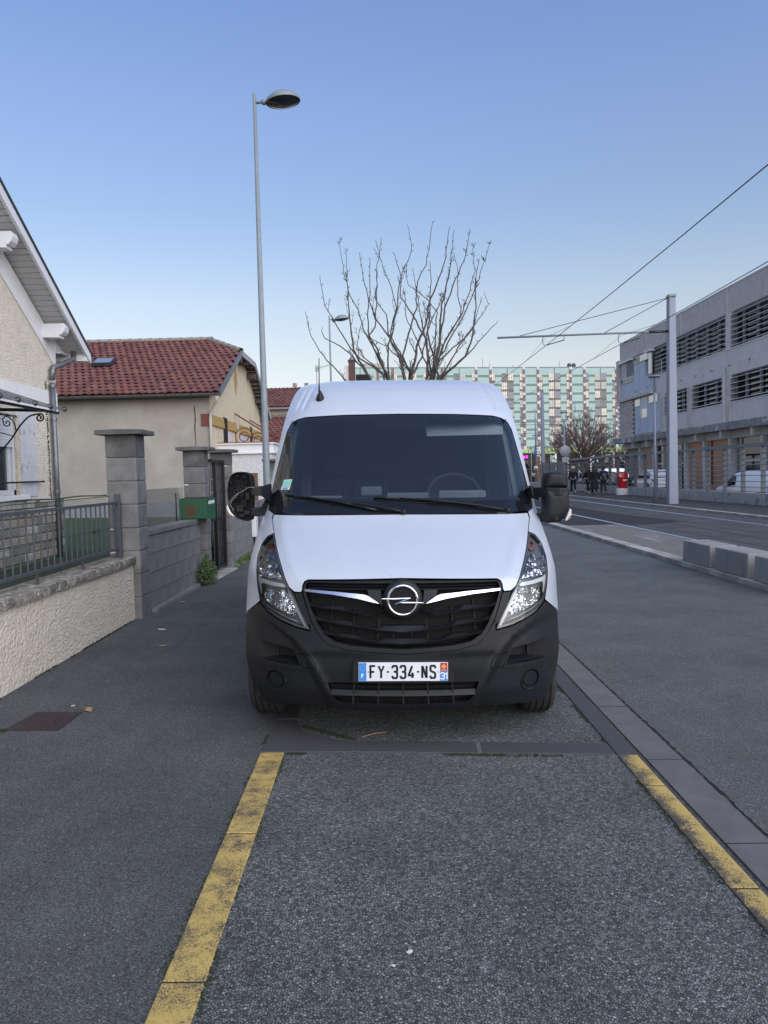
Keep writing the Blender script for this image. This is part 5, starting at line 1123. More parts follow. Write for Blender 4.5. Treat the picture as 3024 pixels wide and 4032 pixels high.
gp=[(YA,zg-1.4),(YB,zg-1.4),(YB,zg),(YM+1.3,6.25),(YM-1.3,6.25),(YA,zg)]
gp=[(YA,-.2),(YB,-.2),(YB,zg),(YM+1.4,zg+(YM-1.4-YA)*sl2),(YM-1.4,zg+(YM-1.4-YA)*sl2),(YA,zg)]
MB().prism(gp,X2+.004,X2+.03,'x').build('gable_wall',creamy,h2)
MB().box(-13.5,X2+.04,YA-.03,YA,-.2,.95).build('plinth_band',mat('blue_grey_band',(.30,.32,.34),.9,c2=(.24,.25,.27),scale=2),h2)
MB().prism([(YA-.0,zg+.02),(YM,zp+.02),(YB,zg+.02)],-13.5,X2-1.2,'x').build('roof_core',M['black'],h2)
# roof planes carrying tiles: near slope
def slope_tiles(h,xa,xb,y0,z0,y1,z1,rows,tw,rake,mats,par,limit=300,cutfn=None,seed=2):
    """clay tiles in courses; the nearest ones individual, the rest one joined part"""
    L_=math.hypot(y1-y0,z1-z0); rl=L_/rows; an=math.atan2(z1-z0,y1-y0); cols=int((xb-xa)/tw); rnd=random.Random(seed)
    def tm():
        mb=MB(); w_=tw*1.06; P=[(-w_/2,.0),(-w_*.32,.0),(-w_*.18,.022),(0,.030),(w_*.18,.022),(w_*.32,.0),(w_/2,.0)]
        mb.add([(x,-rl*.56,z+.022) for x,z in P]+[(x,rl*.56,z+.0) for x,z in P]+[(x,-rl*.56,z+.005) for x,z in P],[(i,i+1,i+8,i+7) for i in range(6)]+[(i+14,i+15,i+1,i) for i in range(6)],False); return mb
    meshes=[tm().mesh('tile_mesh',m_,fix=False) for m_ in mats]; T=tm(); rest=MB(); cnt=0
    for r in range(rows):
        y=y0+(y1-y0)*(r+.5)/rows; z=z0+(z1-z0)*(r+.5)/rows
        for c in range(cols):
            x=xb-tw*(c+.5+(.5 if r%2 else 0))
            if cutfn and not cutfn(x,y): continue
            j=rnd.uniform(-.008,.008); k=rnd.choices(range(len(mats)),[5,4,2][:len(mats)])[0]
            if cnt<limit and c%max(1,round(rows*cols/limit*.98))==0:
                inst('roof_tile',meshes[k],par,(x,y,z+j),(an,0,rnd.uniform(-.02,.02))); cnt+=1
            else:
                rest.mi=k; ca,sa=math.cos(an),math.sin(an); rest.add([(x+p[0],y+p[1]*ca-p[2]*sa,z+j+p[1]*sa+p[2]*ca) for p in T.v],T.f)
    rest.build('roof_tiles',mats,par,fix=False,kind='stuff')
TM=[M['tilea'],M['tileb'],M['tilec']]
ov=.38; y0=YA-ov; z0=zg-ov*sl2+.10; xr_=X2+.42
hipf=lambda x,y: x<xr_-max(0,(y-(YM-1.5)))*1.0
MB().hexa([(-13.5,y0,z0-.05),(xr_,y0,z0-.05),(xr_,YM-1.5,zp-1.5*sl2-.02),(-13.5,YM-1.5,zp-1.5*sl2-.02)],[(-13.5,y0,z0),(xr_,y0,z0),(xr_,YM-1.5,zp-1.5*sl2+.05),(-13.5,YM-1.5,zp-1.5*sl2+.05)]).build('roof_deck',M['tileb'],h2)
MB().hexa([(-13.5,YM-1.5,zp-1.5*sl2-.02),(xr_,YM-1.5,zp-1.5*sl2-.02),(xr_-1.5,YM,zp),(-13.5,YM,zp)],[(-13.5,YM-1.5,zp-1.5*sl2+.05),(xr_,YM-1.5,zp-1.5*sl2+.05),(xr_-1.5,YM,zp+.07),(-13.5,YM,zp+.07)]).build('roof_deck',M['tileb'],h2)
slope_tiles(h2,-11.6,xr_,y0,z0+.04,YM,zp+.10,19,.235,0,TM,h2,300,hipf)
# hip facet and far slope
mb=MB(); mb.add([(xr_,YM-1.5,zp-1.5*sl2+.07),(xr_,YM+1.5,zp-1.5*sl2+.07),(xr_-1.5,YM,zp+.10)],[(0,1,2)]); mb.build('hip_face',M['tileb'],h2,fix=False)
MB().hexa([(-13.5,YM,zp),(xr_-1.4,YM,zp),(xr_,YB+ov,z0),(-13.5,YB+ov,z0)],[(-13.5,YM,zp+.08),(xr_-1.4,YM,zp+.08),(xr_,YB+ov,z0+.08),(-13.5,YB+ov,z0+.08)]).build('rear_roof',M['tileb'],h2)
rt=MB().lathe([(.085,-.2),(.10,.2)],8,(0,0,0),'x'); rtm=rt.mesh('ridge_mesh',M['cap'])
x=-11.4
while x<xr_-1.4: inst('ridge_tile',rtm,h2,(x,YM,zp+.10)); x+=.385
for i in range(6):
    t=(i+.5)/6; inst('hip_tile',rtm,h2,(xr_-1.5+1.5*t,YM-1.5*t,zp+.11-1.5*sl2*t),(0,math.atan(sl2*.7),R(-45)))
# rake trim, soffit, corbels on the gable
bz=M['zinc']; rakep=[(YA-ov,z0-.02),(YM-1.5,zp-1.5*sl2+.02),(YM+1.5,zp-1.5*sl2+.02),(YB+ov,z0-.02)]
gtrim=mat('peeling_grey_trim',(.36,.37,.40),.8,c2=(.2,.2,.2),scale=14,c3=(.5,.5,.5),s3=6); dark_wood=mat('dark_weathered_wood',(.06,.05,.045),.9,c2=(.10,.085,.075),scale=12)
for i in range(3):
    a=rakep[i]; b_=rakep[i+1]; MB().beam((xr_+.01,a[0],a[1]),(xr_+.01,b_[0],b_[1]),.05,.20).build('bargeboard',M['zinc'] if i==0 else gtrim,h2)
    MB().hexa([(X2,a[0],a[1]-.04),(xr_,a[0],a[1]-.04),(xr_,b_[0],b_[1]-.04),(X2,b_[0],b_[1]-.04)],[(X2,a[0],a[1]-.02),(xr_,a[0],a[1]-.02),(xr_,b_[0],b_[1]-.02),(X2,b_[0],b_[1]-.02)]).build('rake_soffit',dark_wood,h2)
for y,z in ((31.0,5.75),(32.9,4.95),(34.2,4.25),(27.9,5.95),(29.2,6.05)): MB().box(X2,xr_-.02,y-.10,y+.10,z-.10,z+.10).build('corbel',dark_wood,h2)
for i in range(14): 
    t=i/14; y=YM+1.5+(YB+ov-YM-1.5)*t; z=zp-1.5*sl2+(z0-zp+1.5*sl2)*t-.05; MB().box(X2+.03,xr_-.04,y,y+.02,z-.03,z-.005).build('soffit_batten',gtrim,h2)
# gutter, downpipe, skylight, cracks, lozenge, lintels
gm=MB(); V=[]; 
for x in (-11.6,xr_-.02):
    for k in range(7): a=R(180+30*k); V.append((x,YA-ov-.07+.07*math.cos(a),z0-.02+.07*math.sin(a)))
gm.add(V,[(i,i+1,i+8,i+7) for i in range(6)]+[(0,1,2,3,4,5,6),(13,12,11,10,9,8,7)]); gm.build('gutter',M['zinc'],h2,fix=False)
for i in range(9): MB().box(-11+i*.75,-10.975+i*.75,YA-ov-.14,YA-ov,z0-.06,z0+.01).build('gutter_bracket',M['iron'],h2)
MB().tube([(X2+.33,YA-ov-.05,z0-.08),(X2+.30,YA-.30,z0-.25),(X2+.08,YA-.07,z0-.55),(X2+.05,YA-.06,z0-.75),(X2+.05,YA-.06,.2)],.05,8).build('downpipe',mat('cream_pipe',(.48,.43,.38),.6),h2)
an=math.atan(sl2); ysk=25.45; zsk=z0+(ysk-y0)*sl2+.16
MB().box(-.34,.34,-.30,.30,-.06,.05).build('skylight_tmp',M['slate'],h2).name='skylight'
o=[c for c in h2.children if c.name.startswith('skylight')][0]; o.location=(-9.35,ysk+.9,zsk+.9*sl2); o.rotation_euler=(an,0,0); g=MB().box(-.28,.28,-.24,.24,.05,.056).build('pane',glassmat('skylight_glass',(.3,.3,.3),.0,.05,1.6,(.2,.25,.32)),o,world=False)
mb=MB()
for P in ([(-5.75,3.95),(-5.72,3.6),(-5.76,3.3),(-5.74,2.9),(-5.77,2.0)],): mb.tube([(x,YA-.004,z) for x,z in P],[.012,.01,.018,.01,.004],4)
mb.tube([(-5.76,YA-.003,3.95),(-5.74,YA-.003,3.0)],.006,4); mb.build('wall_crack',M['rust'],h2)
ochre=mat('ochre_paint',(.42,.29,.10),.85,c2=(.35,.24,.09),scale=10)
loz=[(28.15,5.35),(28.30,5.62),(28.48,5.86),(28.66,5.62),(28.80,5.30),(28.62,5.0),(28.46,4.72),(28.30,5.0)]
MB().prism(loz,X2+.03,X2+.045,'x').build('wall_lozenge',ochre,h2)
def lint(y0,y1,z): MB().box(X2+.03,X2+.09,y0,y1,z,z+.17).build('lintel',ochre,h2); MB().box(X2+.03,X2+.07,y0,y1,z+.175,z+.33).build('lintel',ochre,h2)
lint(24.1,25.95,3.35); lint(26.75,28.2,3.35); lint(28.9,31.2,3.35); lint(31.9,34.2,3.35)
rb=mat('red_brick_paint',(.17,.055,.045),.9); MB().box(X2-.25,X2+.06,YA-.03,YA+.12,3.32,3.70).build('corner_brick',rb,h2); MB().box(X2+.03,X2+.05,YA+.0,YA+.10,2.3,3.3).build('corner_strip',rb,h2)
for y0_,y1_ in ((25.98,26.72),(31.25,31.85)):
    MB().box(X2-.1,X2+.034,y0_,y1_,1.2,3.75).build('window_opening',M['black'],h2); MB().box(X2+.03,X2+.05,y0_,y0_+.08,1.2,3.4).build('window_frame',M['iron'],h2)
for y0_,y1_ in ((26.75,27.4),(29.0,30.4),(31.9,32.6)): MB().box(X2+.03,X2+.042,y0_,y1_,1.2,3.3).build('grey_render_patch',M['peel'],h2)
# rusty balcony ironwork
M['rusti']=mat('rusty_ironwork',(.13,.045,.03),.8); ir=bpy.data.objects.new('canopy_ironwork',None); put(ir,h2); ir['label']='rusty curved iron canopy frame without glass'
for yb_ in (28.1,31.3):
    MB().beam((X2,yb_,4.05),(X2+1.15,yb_,3.30),.05,.05).build('rafter',M['rusti'],ir)
    MB().tube([(X2+.02,yb_,2.35),(X2+.35,yb_,2.42),(X2+.7,yb_,2.65),(X2+.95,yb_,2.95),(X2+1.1,yb_,3.32)],.022,5).build('curved_stay',M['rusti'],ir)
    MB().tube([(X2+.02,yb_,2.30),(X2+.38,yb_,2.36),(X2+.75,yb_,2.60),(X2+1.0,yb_,2.90),(X2+1.14,yb_,3.28)],.016,5).build('curved_stay',M['rusti'],ir)
    MB().tube([(X2+.35+.32*math.cos(R(a)),yb_,3.18+.32*math.sin(R(a))) for a in range(0,361,20)],.018,5,cap=False).build('ring',M['rusti'],ir); MB().tube([(X2+.35+.17*math.cos(R(a)),yb_,3.18+.17*math.sin(R(a))) for a in range(0,361,24)],.018,5,cap=False).build('ring',M['rusti'],ir)
MB().beam((X2+1.14,28.0,3.30),(X2+1.14,31.4,3.30),.06,.06).build('front_bar',M['rusti'],ir)
# white flat-roofed annex
an_=thing('white_annex','low white roughcast annex with moulded parapet beside the tiled house','building',(-4.4,27,.1))
wr_=mat('white_roughcast',(.60,.60,.61),.95,c2=(.52,.52,.53),scale=8,bump=1,bscale=22,dist=.04)
MB().box(X2+.03,-3.50,25.0,33,-.1,2.45).build('wall',wr_,an_); MB().box(X2+.0,-3.42,24.92,33.1,2.45,2.50).build('moulding',M['white_r'],an_); MB().box(X2+.03,-3.46,24.96,33.05,2.50,2.76).build('parapet',M['white_r'],an_,bev=.01); MB().box(X2+.0,-3.40,24.90,33.1,2.76,2.80).build('parapet_cap',M['white_r'],an_); MB().box(X2+.03,-3.44,24.94,33.05,2.80,2.835).build('brick_edge',rb,an_)
bw_=mat('brown_boards',(.10,.055,.03),.7,c2=(.16,.09,.055),scale=3,stretch=(8,1,.3)); MB().box(-5.2,-4.0,24.97,25.02,.2,1.82).build('garage_door',bw_,an_)
tb=MB().box(-.012,.012,-.012,.012,-.6,.6).mesh('bar_mesh',mat('orange_bar',(.40,.17,.10),.6))
for i in range(6): inst('window_bar',tb,an_,(-5.05+i*.16,24.93,1.1))
MB().box(-5.2,-4.2,24.9,24.95,1.70,1.74).build('bar_rail',bpy.data.materials['orange_bar'],an_); MB().box(-5.25,-4.3,24.85,24.97,.70,.80).build('sill',M['white_r'],an_)
# ================================================================ HOUSE 3 roofs behind
h3=thing('far_tiled_house','far cream house whose two red tiled roofs show beside the lamp post','house',(-5,48,.2))
cw=mat('pale_yellow_wall',(.50,.46,.36),.9,c2=(.44,.40,.32),scale=2)
MB().box(-9.5,-1.5,46.0,54,-.2,6.0).build('wall',cw,h3)
MB().hexa([(-9.8,45.6,5.75),(-1.2,45.6,5.75),(-1.2,50,7.35),(-9.8,50,7.35)],[(-9.8,45.6,5.83),(-1.2,45.6,5.83),(-1.2,50,7.43),(-9.8,50,7.43)]).build('upper_roof_deck',M['tileb'],h3)
MB().hexa([(-9.8,50,7.35),(-1.2,50,7.35),(-1.2,54.4,5.75),(-9.8,54.4,5.75)],[(-9.8,50,7.43),(-1.2,50,7.43),(-1.2,54.4,5.83),(-9.8,54.4,5.83)]).build('upper_roof_deck',M['tileb'],h3)
slope_tiles(h3,-9.0,-1.2,45.6,5.87,50,7.47,16,.26,0,TM,h3,0,None,5)
MB().box(-9.8,-1.2,45.5,45.62,5.70,5.80).build('gutter',M['zinc'],h3)
MB().hexa([(-9.8,42.5,3.4),(-1.6,42.5,3.4),(-1.6,46,5.15),(-9.8,46,5.15)],[(-9.8,42.5,3.48),(-1.6,42.5,3.48),(-1.6,46,5.23),(-9.8,46,5.23)]).build('lower_roof_deck',M['tileb'],h3)
slope_tiles(h3,-9.0,-1.6,42.5,3.52,46,5.27,12,.30,0,TM,h3,300,None,6)
x=-8.8
while x<-1.7: inst('ridge_tile',rtm,h3,(x,46,5.33)); x+=.385
MB().box(-9.5,-1.8,42.9,46.2,-.2,3.42).build('lower_wall',cw,h3)
for x,c in ((-5.4,0),(-4.65,1)): MB().box(x-.12,x+.12,49.9,50.2,7.3,7.75).build('chimney',M['cap'],h3)
MB().box(-3.45,-3.2,50,50.3,7.3,7.62).build('chimney',rb,h3)
av=thing('tv_aerial','television aerial on a thin mast above the far tiled roof','aerial',(-3.9,50,7.4))
MB().tube([(-3.95,50,7.3),(-3.95,50,8.75)],.02,5).build('mast',M['zinc'],av); MB().beam((-3.95,50,8.65),(-3.05,50,8.9),.03,.03).build('boom',M['zinc'],av)
for i in range(7): t=i/6; MB().beam((-3.8+.7*t,50-.0,8.55+.2*t),(-3.8+.7*t,50,8.83+.2*t),.012,.012).build('element',M['zinc'],av)
MB().box(-4.05,-3.75,49.98,50.0,8.45,8.85).build('reflector',glassmat('mesh_reflector',(1,1,1),.6,.5,1.2,(.3,.3,.3)),av)
# ================================================================ LAMP POSTS
M['lampg']=mat('grey_green_lamp_paint',(.22,.255,.27),.5,c2=(.19,.22,.235),scale=5); M['lampdk']=mat('lamp_glass_dark',(.02,.03,.035),.15)
def lamp(x,y,lab,H=10.0,grp='tall street lamps on the left'):
    t=thing('street_lamp',lab,'street lamp',(x,y,0),0,grp)
    MB().tube([(0,0,0),(0,0,1.2),(0,0,H)],[.085,.082,.035],14).build('pole',M['lampg'],t,world=False); MB().lathe([(.14,0),(.14,.02),(.10,.04),(.09,.4)],14,(0,0,0)).build('base_flange',M['lampg'],t,world=False)
    z=H-.20; MB().tube([(.03,0,z),(.28,0,z+.02)],.03,8).build('arm',M['lampg'],t,world=False); MB().lathe([(0,-.05),(.05,-.045),(.055,0),(.05,.045),(0,.05)],12,(.20,0,z+.01),'y').build('joint',M['lampg'],t,world=False)
    hd=MB(); hd.lathe([(.0,.20),(.10,.195),(.20,.165),(.30,.10),(.365,.035),(.375,.0),(.365,-.02)],28,(0,0,0),sy=.85); o=hd.build('head',M['lampg'],t,world=False); o.location=(.62,0,z+.03); o.rotation_euler=(0,R(-6),0)
    g=MB().lathe([(.365,-.015),(.30,-.055),(.18,-.085),(0,-.10)],28,(0,0,0),sy=.85).build('lens',M['lampdk'],o,world=False); MB().lathe([(.372,-.03),(.385,-.015),(.372,.0)],28,(0,0,0),sy=.85).build('rim',M['lampg'],o,world=False); return t
lamp(-2.52,17,'tall grey street lamp standing just behind the van, nearest of its row',10.0)
lamp(-2.36,39,'farther grey street lamp partly behind the bare tree branches',9.75)
# ================================================================ RIGHT SIDE
M['conc']=mat('raw_concrete',(.60,.555,.52),.9,c2=(.51,.475,.445),scale=2,bump=.3,bscale=18,dist=.01,c3=(.31,.30,.29),s3=1.1,lo3=.55,hi3=.8)
stain(M['conc'],3,(.2,.195,.19),.56,.75,(1.5,1.5,.25),.5)
M['concl']=mat('pale_concrete',(.68,.645,.62),.9,c2=(.61,.58,.555),scale=1.4,bump=.2,bscale=18,dist=.01,c3=(.46,.44,.425),s3=1.6,lo3=.58,hi3=.8)
M['edge']=mat('crumbling_slab_edge',(.34,.33,.32),.95,c2=(.2,.19,.18),scale=1.8,bump=.6,bscale=12,dist=.03,c3=(.50,.50,.50),s3=1.1,lo3=.56,hi3=.60)
M['blue']=mat('pale_blue_panel',(.52,.56,.66),.7,c2=(.48,.52,.61),scale=1.2); M['orange']=mat('terracotta_panel',(.55,.29,.17),.8,c2=(.50,.26,.15),scale=2)
M['louv']=mat('louvre_blade',(.70,.72,.74),.7,c2=(.62,.64,.66),scale=4); M['dglass']=glassmat('dark_office_glass',(.35,.37,.38),.75,.03,1.5,(.05,.052,.052)); M['curt']=mat('beige_blind',(.26,.24,.21),.9)
M['mastp']=mat('mast_paint',(.22,.25,.315),.5,c2=(.20,.225,.29),scale=3); M['mastd']=mat('mast_paint_dark',(.24,.27,.34),.5); M['wire']=mat('overhead_wire',(.05,.05,.055),.5,.5)
M['fwall']=mat('stained_kerb_wall',(.44,.43,.41),.95,c2=(.35,.34,.325),scale=2.5,bump=.4,bscale=30,dist=.01,c3=(.09,.085,.08),s3=1.8,lo3=.55,hi3=.70); stain(M['fwall'],4,(.10,.095,.085),.55,.72,(1,1,.3),.8)
bl=thing('concrete_building','long three-storey concrete building with louvred windows and peeling slab edge','building',(21,50,0))
BX=21.0; YN=26.0; YF=66.3
MB().box(BX+.6,40,YN,YF-.2,-.4,12.0).build('core',M['curt'],bl); MB().box(BX+.5,40,YN,YF,11.2,12.1).build('flat_roof',M['conc'],bl)
# parapet panels
ys=[YN,38.9,45.9,53.0,59.8,YF]
for a,b_ in zip(ys,ys[1:]): MB().box(BX,BX+.5,a+.03,b_-.03,10.74,12.25).build('parapet_panel',M['conc'],bl,bev=.02)
for y in ys[1:]: MB().box(BX-.004,BX+.1,y-.05,y+.05,10.74,12.25).build('joint_strip',M['white_r'],bl)
MB().box(BX-.04,BX+.55,YN,YF,12.25,12.33).build('parapet_flashing',M['pvc'],bl)
def louvred(y0,y1,z0,z1,n,step=1.66):
    MB().box(BX+.42,BX+.46,y0,y1,z0,z1).build('window_glazing',M['dglass'],bl)
    rnd=random.Random(int(y0*7)); y=y0
    while y<y1-.3:
        w_=min(step,y1-y)
        if rnd.random()<.7: MB().box(BX+.47,BX+.50,y+.1,y+w_*rnd.uniform(.4,1),z0+rnd.uniform(0,.9),z1-.1).build('blind',M['curt'],bl)
        MB().box(BX+.28,BX+.44,y-.04,y+.04,z0,z1).build('mullion',M['louv'],bl); y+=step
    me=MB().hexa([(-.16,-(y1-y0)/2,-.045),(.16,-(y1-y0)/2,.03),(.16,(y1-y0)/2,.03),(-.16,(y1-y0)/2,-.045)],[(-.16,-(y1-y0)/2,-.015),(.16,-(y1-y0)/2,.06),(.16,(y1-y0)/2,.06),(-.16,(y1-y0)/2,-.015)]).mesh('blade_mesh',M['louv'])
    for i in range(n): inst('louvre_blade',me,bl,(BX+.10,(y0+y1)/2,z0+(z1-z0)*(i+.5)/n))
for a,b_ in ((26.5,33.9),(34.6,45.5),(46.15,57.85)): louvred(a,b_,8.62,10.72,7)
for a,b_ in ((28.5,34.2),(34.9,40.2),(40.9,45.5),(46.5,51.1),(51.8,56.0)): louvred(a,b_,5.45,7.03,5)
for y,w_ in ((34.25,.35),(45.82,.33)): MB().box(BX-.02,BX+.5,y-w_,y+w_,8.6,10.74).build('pier',M['concl'],bl)
MB().box(BX,BX+.5,YN,57.9,7.05,8.60).build('spandrel_panel',M['concl'],bl); MB().box(BX-.05,BX+.5,YN,57.9,8.585,8.63).build('sill_trim',M['pvc'],bl)
MB().box(BX,BX+.5,YN,56.3,4.22,5.43).build('spandrel_panel',M['concl'],bl); MB().box(BX-.04,BX+.45,YN,56.3,5.42,5.46).build('sill_trim',M['pvc'],bl)
for a,b_ in ((34.2,34.9),(40.2,40.9),(45.5,46.5),(51.1,51.8),(56.0,56.6)): MB().box(BX-.10,BX+.5,a,b_,4.22,7.05).build('pier',M['conc'],bl,bev=.02)
MB().box(BX-.16,BX-.10,46.1,46.3,4.3,7.6).build('rainwater_pipe',M['concl'],bl)
for i in range(12):
    y=28.5+i*2.45; MB().box(BX-.03,BX,y-.13,y+.13,7.62,7.66).build('slot_vent',M['black'],bl)
# slab edge with spalled, repainted patches
mb=MB(); N_=90; V=[]
for i in range(N_+1):
    y=YN-.5+(YF+1.0-YN+.5)*i/N_; dz=.03*mnoise.noise(Vector((y*1.7,0,0))); V+=[(BX-.5,y,3.80+dz),(BX-.5,y,4.24),(BX+.5,y,4.24),(BX+.5,y,3.80)]
mb.add(V,[(4*i+k,4*i+(k+1)%4,4*i+4+(k+1)%4,4*i+4+k) for i in range(N_) for k in range(4)]+[(0,1,2,3),(4*N_+3,4*N_+2,4*N_+1,4*N_)]); mb.build('slab_edge',M['edge'],bl)
# end bay: blue panels, pale brick, small windows
MB().box(BX-.35,BX+.5,57.95,YF+.1,7.30,7.55).build('bay_floor_slab',M['conc'],bl,bev=.02); MB().box(BX-.3,BX+.5,65.7,YF+.15,7.5,10.9).build('bay_end_wall',M['conc'],bl)
MB().box(BX-.12,BX+.4,62.5,65.7,7.55,8.75).build('blue_panel',M['blue'],bl); 
for a,b_ in ((61.1,62.45),(59.75,61.05),(58.45,59.7)): MB().box(BX-.12,BX+.4,a,b_,7.55,10.0 if a>59 else 8.8).build('blue_panel',M['blue'],bl)
GL=glassmat('painted_warm_reflection',(.3,.3,.25),.0,.02,4.5,(.50,.44,.30));  # warm base colour paints the reflected glow onto the pane
def bwin(y0,y1,z0,z1,pane=None,fr=.05,xo=-.14):
    MB().box(BX+xo,BX+xo+.06,y0,y1,z0,z1).build('window_frame',M['pvc'],bl); MB().box(BX+xo-.006,BX+xo-.001,y0+fr,y1-fr,z0+fr,z1-fr).build('window_pane',pane or M['dglass'],bl)
mos=mat('mosaic_shutter',(.30,.31,.33),.8,c2=(.12,.125,.14),scale=25,lo=.4,hi=.6); MB().box(BX-.13,BX+.1,62.6,64.1,9.2,10.5).build('mosaic_panel',mos,bl); MB().box(BX-.13,BX+.1,64.2,65.6,9.2,10.5).build('mosaic_panel',M['conc'],bl)
for a,b_ in ((62.6,63.3),(63.35,64.1),(64.2,64.9),(64.95,65.6)): bwin(a,b_,8.80,9.25)
MB().box(BX-.4,BX,62.5,65.8,10.5,10.62).build('shade_box',M['pvc'],bl); bwin(61.0,62.4,10.05,10.6); bwin(59.1,60.9,10.05,10.6,GL); bwin(58.3,59.0,8.85,10.5,GL); MB().box(BX-.4,BX,58.0,59.2,10.52,10.66).build('shade_box',M['pvc'],bl)
for y in (59.2,61.9): MB().box(BX-.125,BX-.12,y-.06,y+.06,7.75,8.0).build('vent_slot',M['black'],bl)
MB().box(BX-.05,BX+.4,56.6,62.3,4.25,7.28).build('panel_backing',M['conc'],bl)
for a,b_ in ((60.95,62.25),(59.3,60.9),(57.9,59.25),(56.7,57.85)): MB().box(BX-.12,BX+.1,a,b_,4.4,6.55).build('blue_panel',M['blue'],bl)
bwin(60.95,62.2,6.6,7.2,GL); bwin(59.35,60.85,5.6,6.35,GL); MB().box(BX-.13,BX,59.35,60.85,6.35,7.2).build('roller_shutter',M['louv'],bl); bwin(57.2,59.0,6.6,7.2,GL)
for y in (57.9,61.3): MB().box(BX-.125,BX-.12,y-.06,y+.06,4.6,4.85).build('vent_slot',M['black'],bl)
BC=[mat('pale_pink_brick',(.66,.56,.51),.9,c2=(.56,.47,.43),scale=3),mat('rosy_brick',(.60,.47,.42),.9,c2=(.50,.39,.35),scale=3),mat('grey_brick',(.56,.52,.50),.9)]
MB().box(BX-.1,BX+.4,62.35,66.25,4.25,7.3).build('brick_joint_bed',mat('dark_joint',(.14,.12,.12),.9),bl)
bme=[MB().box(-.03,.03,-.36,.36,-.082,.082).mesh('brick_mesh',m_) for m_ in BC]; rnd=random.Random(2)
for r in range(16):
    y=62.4+(.38 if r%2 else 0)
    while y<65.9: inst('brick',rnd.choice(bme),bl,(BX-.11,y+.38,4.36+r*.187)); y+=.77
# ground floor: columns, beams, terracotta panels, glazing
MB().box(BX+1.6,BX+1.7,YN,YF,-.4,3.8).build('ground_floor_wall',M['conc'],bl)
for y in (28,31.5,35,38.6,42.3,46.2,49.9,53.0,56.0,59.1,62.3): 
    MB().box(BX-.35,BX+1.6,y-.10,y+.10,3.35,3.80).build('ceiling_beam',M['concl'],bl); MB().box(BX+.2,BX+.62,y-.16,y+.16,-.4,3.8).build('column',M['concl'],bl,bev=.02)
MB().box(BX+.25,BX+.6,YN,YF,3.32,3.8).build('lintel_beam',M['conc'],bl)
for a,b_ in ((59.4,61.9),(50.1,52.8),(46.5,49.7),(56.3,57.4)): MB().box(BX+.46,BX+.6,a,b_,-.4,3.32).build('terracotta_panel',M['orange'],bl)
for a,b_ in ((53.2,55.7),(57.5,58.9),(41.9,45.2),(36.6,41.2),(29,35)):
    MB().box(BX+.5,BX+.56,a,b_,-.4,3.3).build('shop_glazing',M['dglass'],bl)
    for z in (1.9,): MB().box(BX+.44,BX+.50,a,b_,z,z+.09).build('transom',M['louv'],bl)
    MB().box(BX+.42,BX+.58,a-.06,a+.06,-.4,3.3).build('jamb',M['concl'],bl); MB().box(BX+.42,BX+.58,b_-.06,b_+.06,-.4,3.3).build('jamb',M['concl'],bl)
MB().box(BX+.44,BX+.46,49.0,49.3,.5,3.5).build('red_stripe',rb,bl)
for y,s,h in ((56.2,1,.9),(58.0,.7,.5)): MB().box(24-s*.4,24+s*.4,y-s*.35,y+s*.35,12,12.2+h).build('roof_cowl',M['cap'],bl); MB().box(24-s*.55,24+s*.55,y-s*.5,y+s*.5,12.25+h,12.35+h).build('roof_cowl_cap',M['cap'],bl)
# --- fence on its low wall
FX=14.85
fw=thing('fence_wall','low stained concrete wall carrying the long grey fence','wall',(FX,50,.1))
y=16.0; rnd=random.Random(8)
while y<74: l=rnd.choice((2.4,3.1,2.0)); MB().box(FX-.16,FX+.16,y+.008,y+l-.008,-.5,.56+rnd.uniform(-.006,.006)).build('wall_panel',M['fwall'],fw,bev=.012); y+=l
fm=mat('fence_post_paint',(.085,.10,.12),.5,c2=(.07,.083,.10),scale=9); tm_=mat('fence_top_paint',(.15,.175,.205),.5)
fe=thing('fence','long blue-grey steel fence of horizontal bars and flat posts','fence',(FX,50,.56))
pz=MB().box(-.09,.09,-.018,.018,-.95,.95).mesh('post_mesh',fm); rz_=MB().tube([(0,-.82,0),(0,.82,0)],.017,5).mesh('rail_mesh',mat('fence_bar',(.30,.32,.35),.5,.0)); y=18.0
while y<62:
    inst('post',pz,fe,(FX,y,1.48))
    if y<61:
        for z in (2.13,1.91,1.69,1.45,1.25,1.01,.78,.60): inst('bar',rz_,fe,(FX,y+.82,z))
    y+=1.64
tr_=MB().box(-.08,.08,-1.635,1.635,-.07,.07).mesh('top_rail_mesh',tm_); y=19.64
while y<62: inst('top_rail',tr_,fe,(FX,y,2.46)); y+=3.28
sf=thing('slatted_fence','solid slatted fence panel closing the far end of the bar fence','fence',(FX,66,.5))
for i in range(17): MB().box(FX-.02,FX+.02,60.8,69.5,.58+i*.105,.67+i*.105).build('slat',mat('slat_grey',(.13,.15,.17),.6) if i==0 else bpy.data.materials['slat_grey'],sf)
for y in (60.8,63.7,66.6,69.5): MB().box(FX-.06,FX+.06,y-.05,y+.05,.5,2.45).build('post',fm,sf)
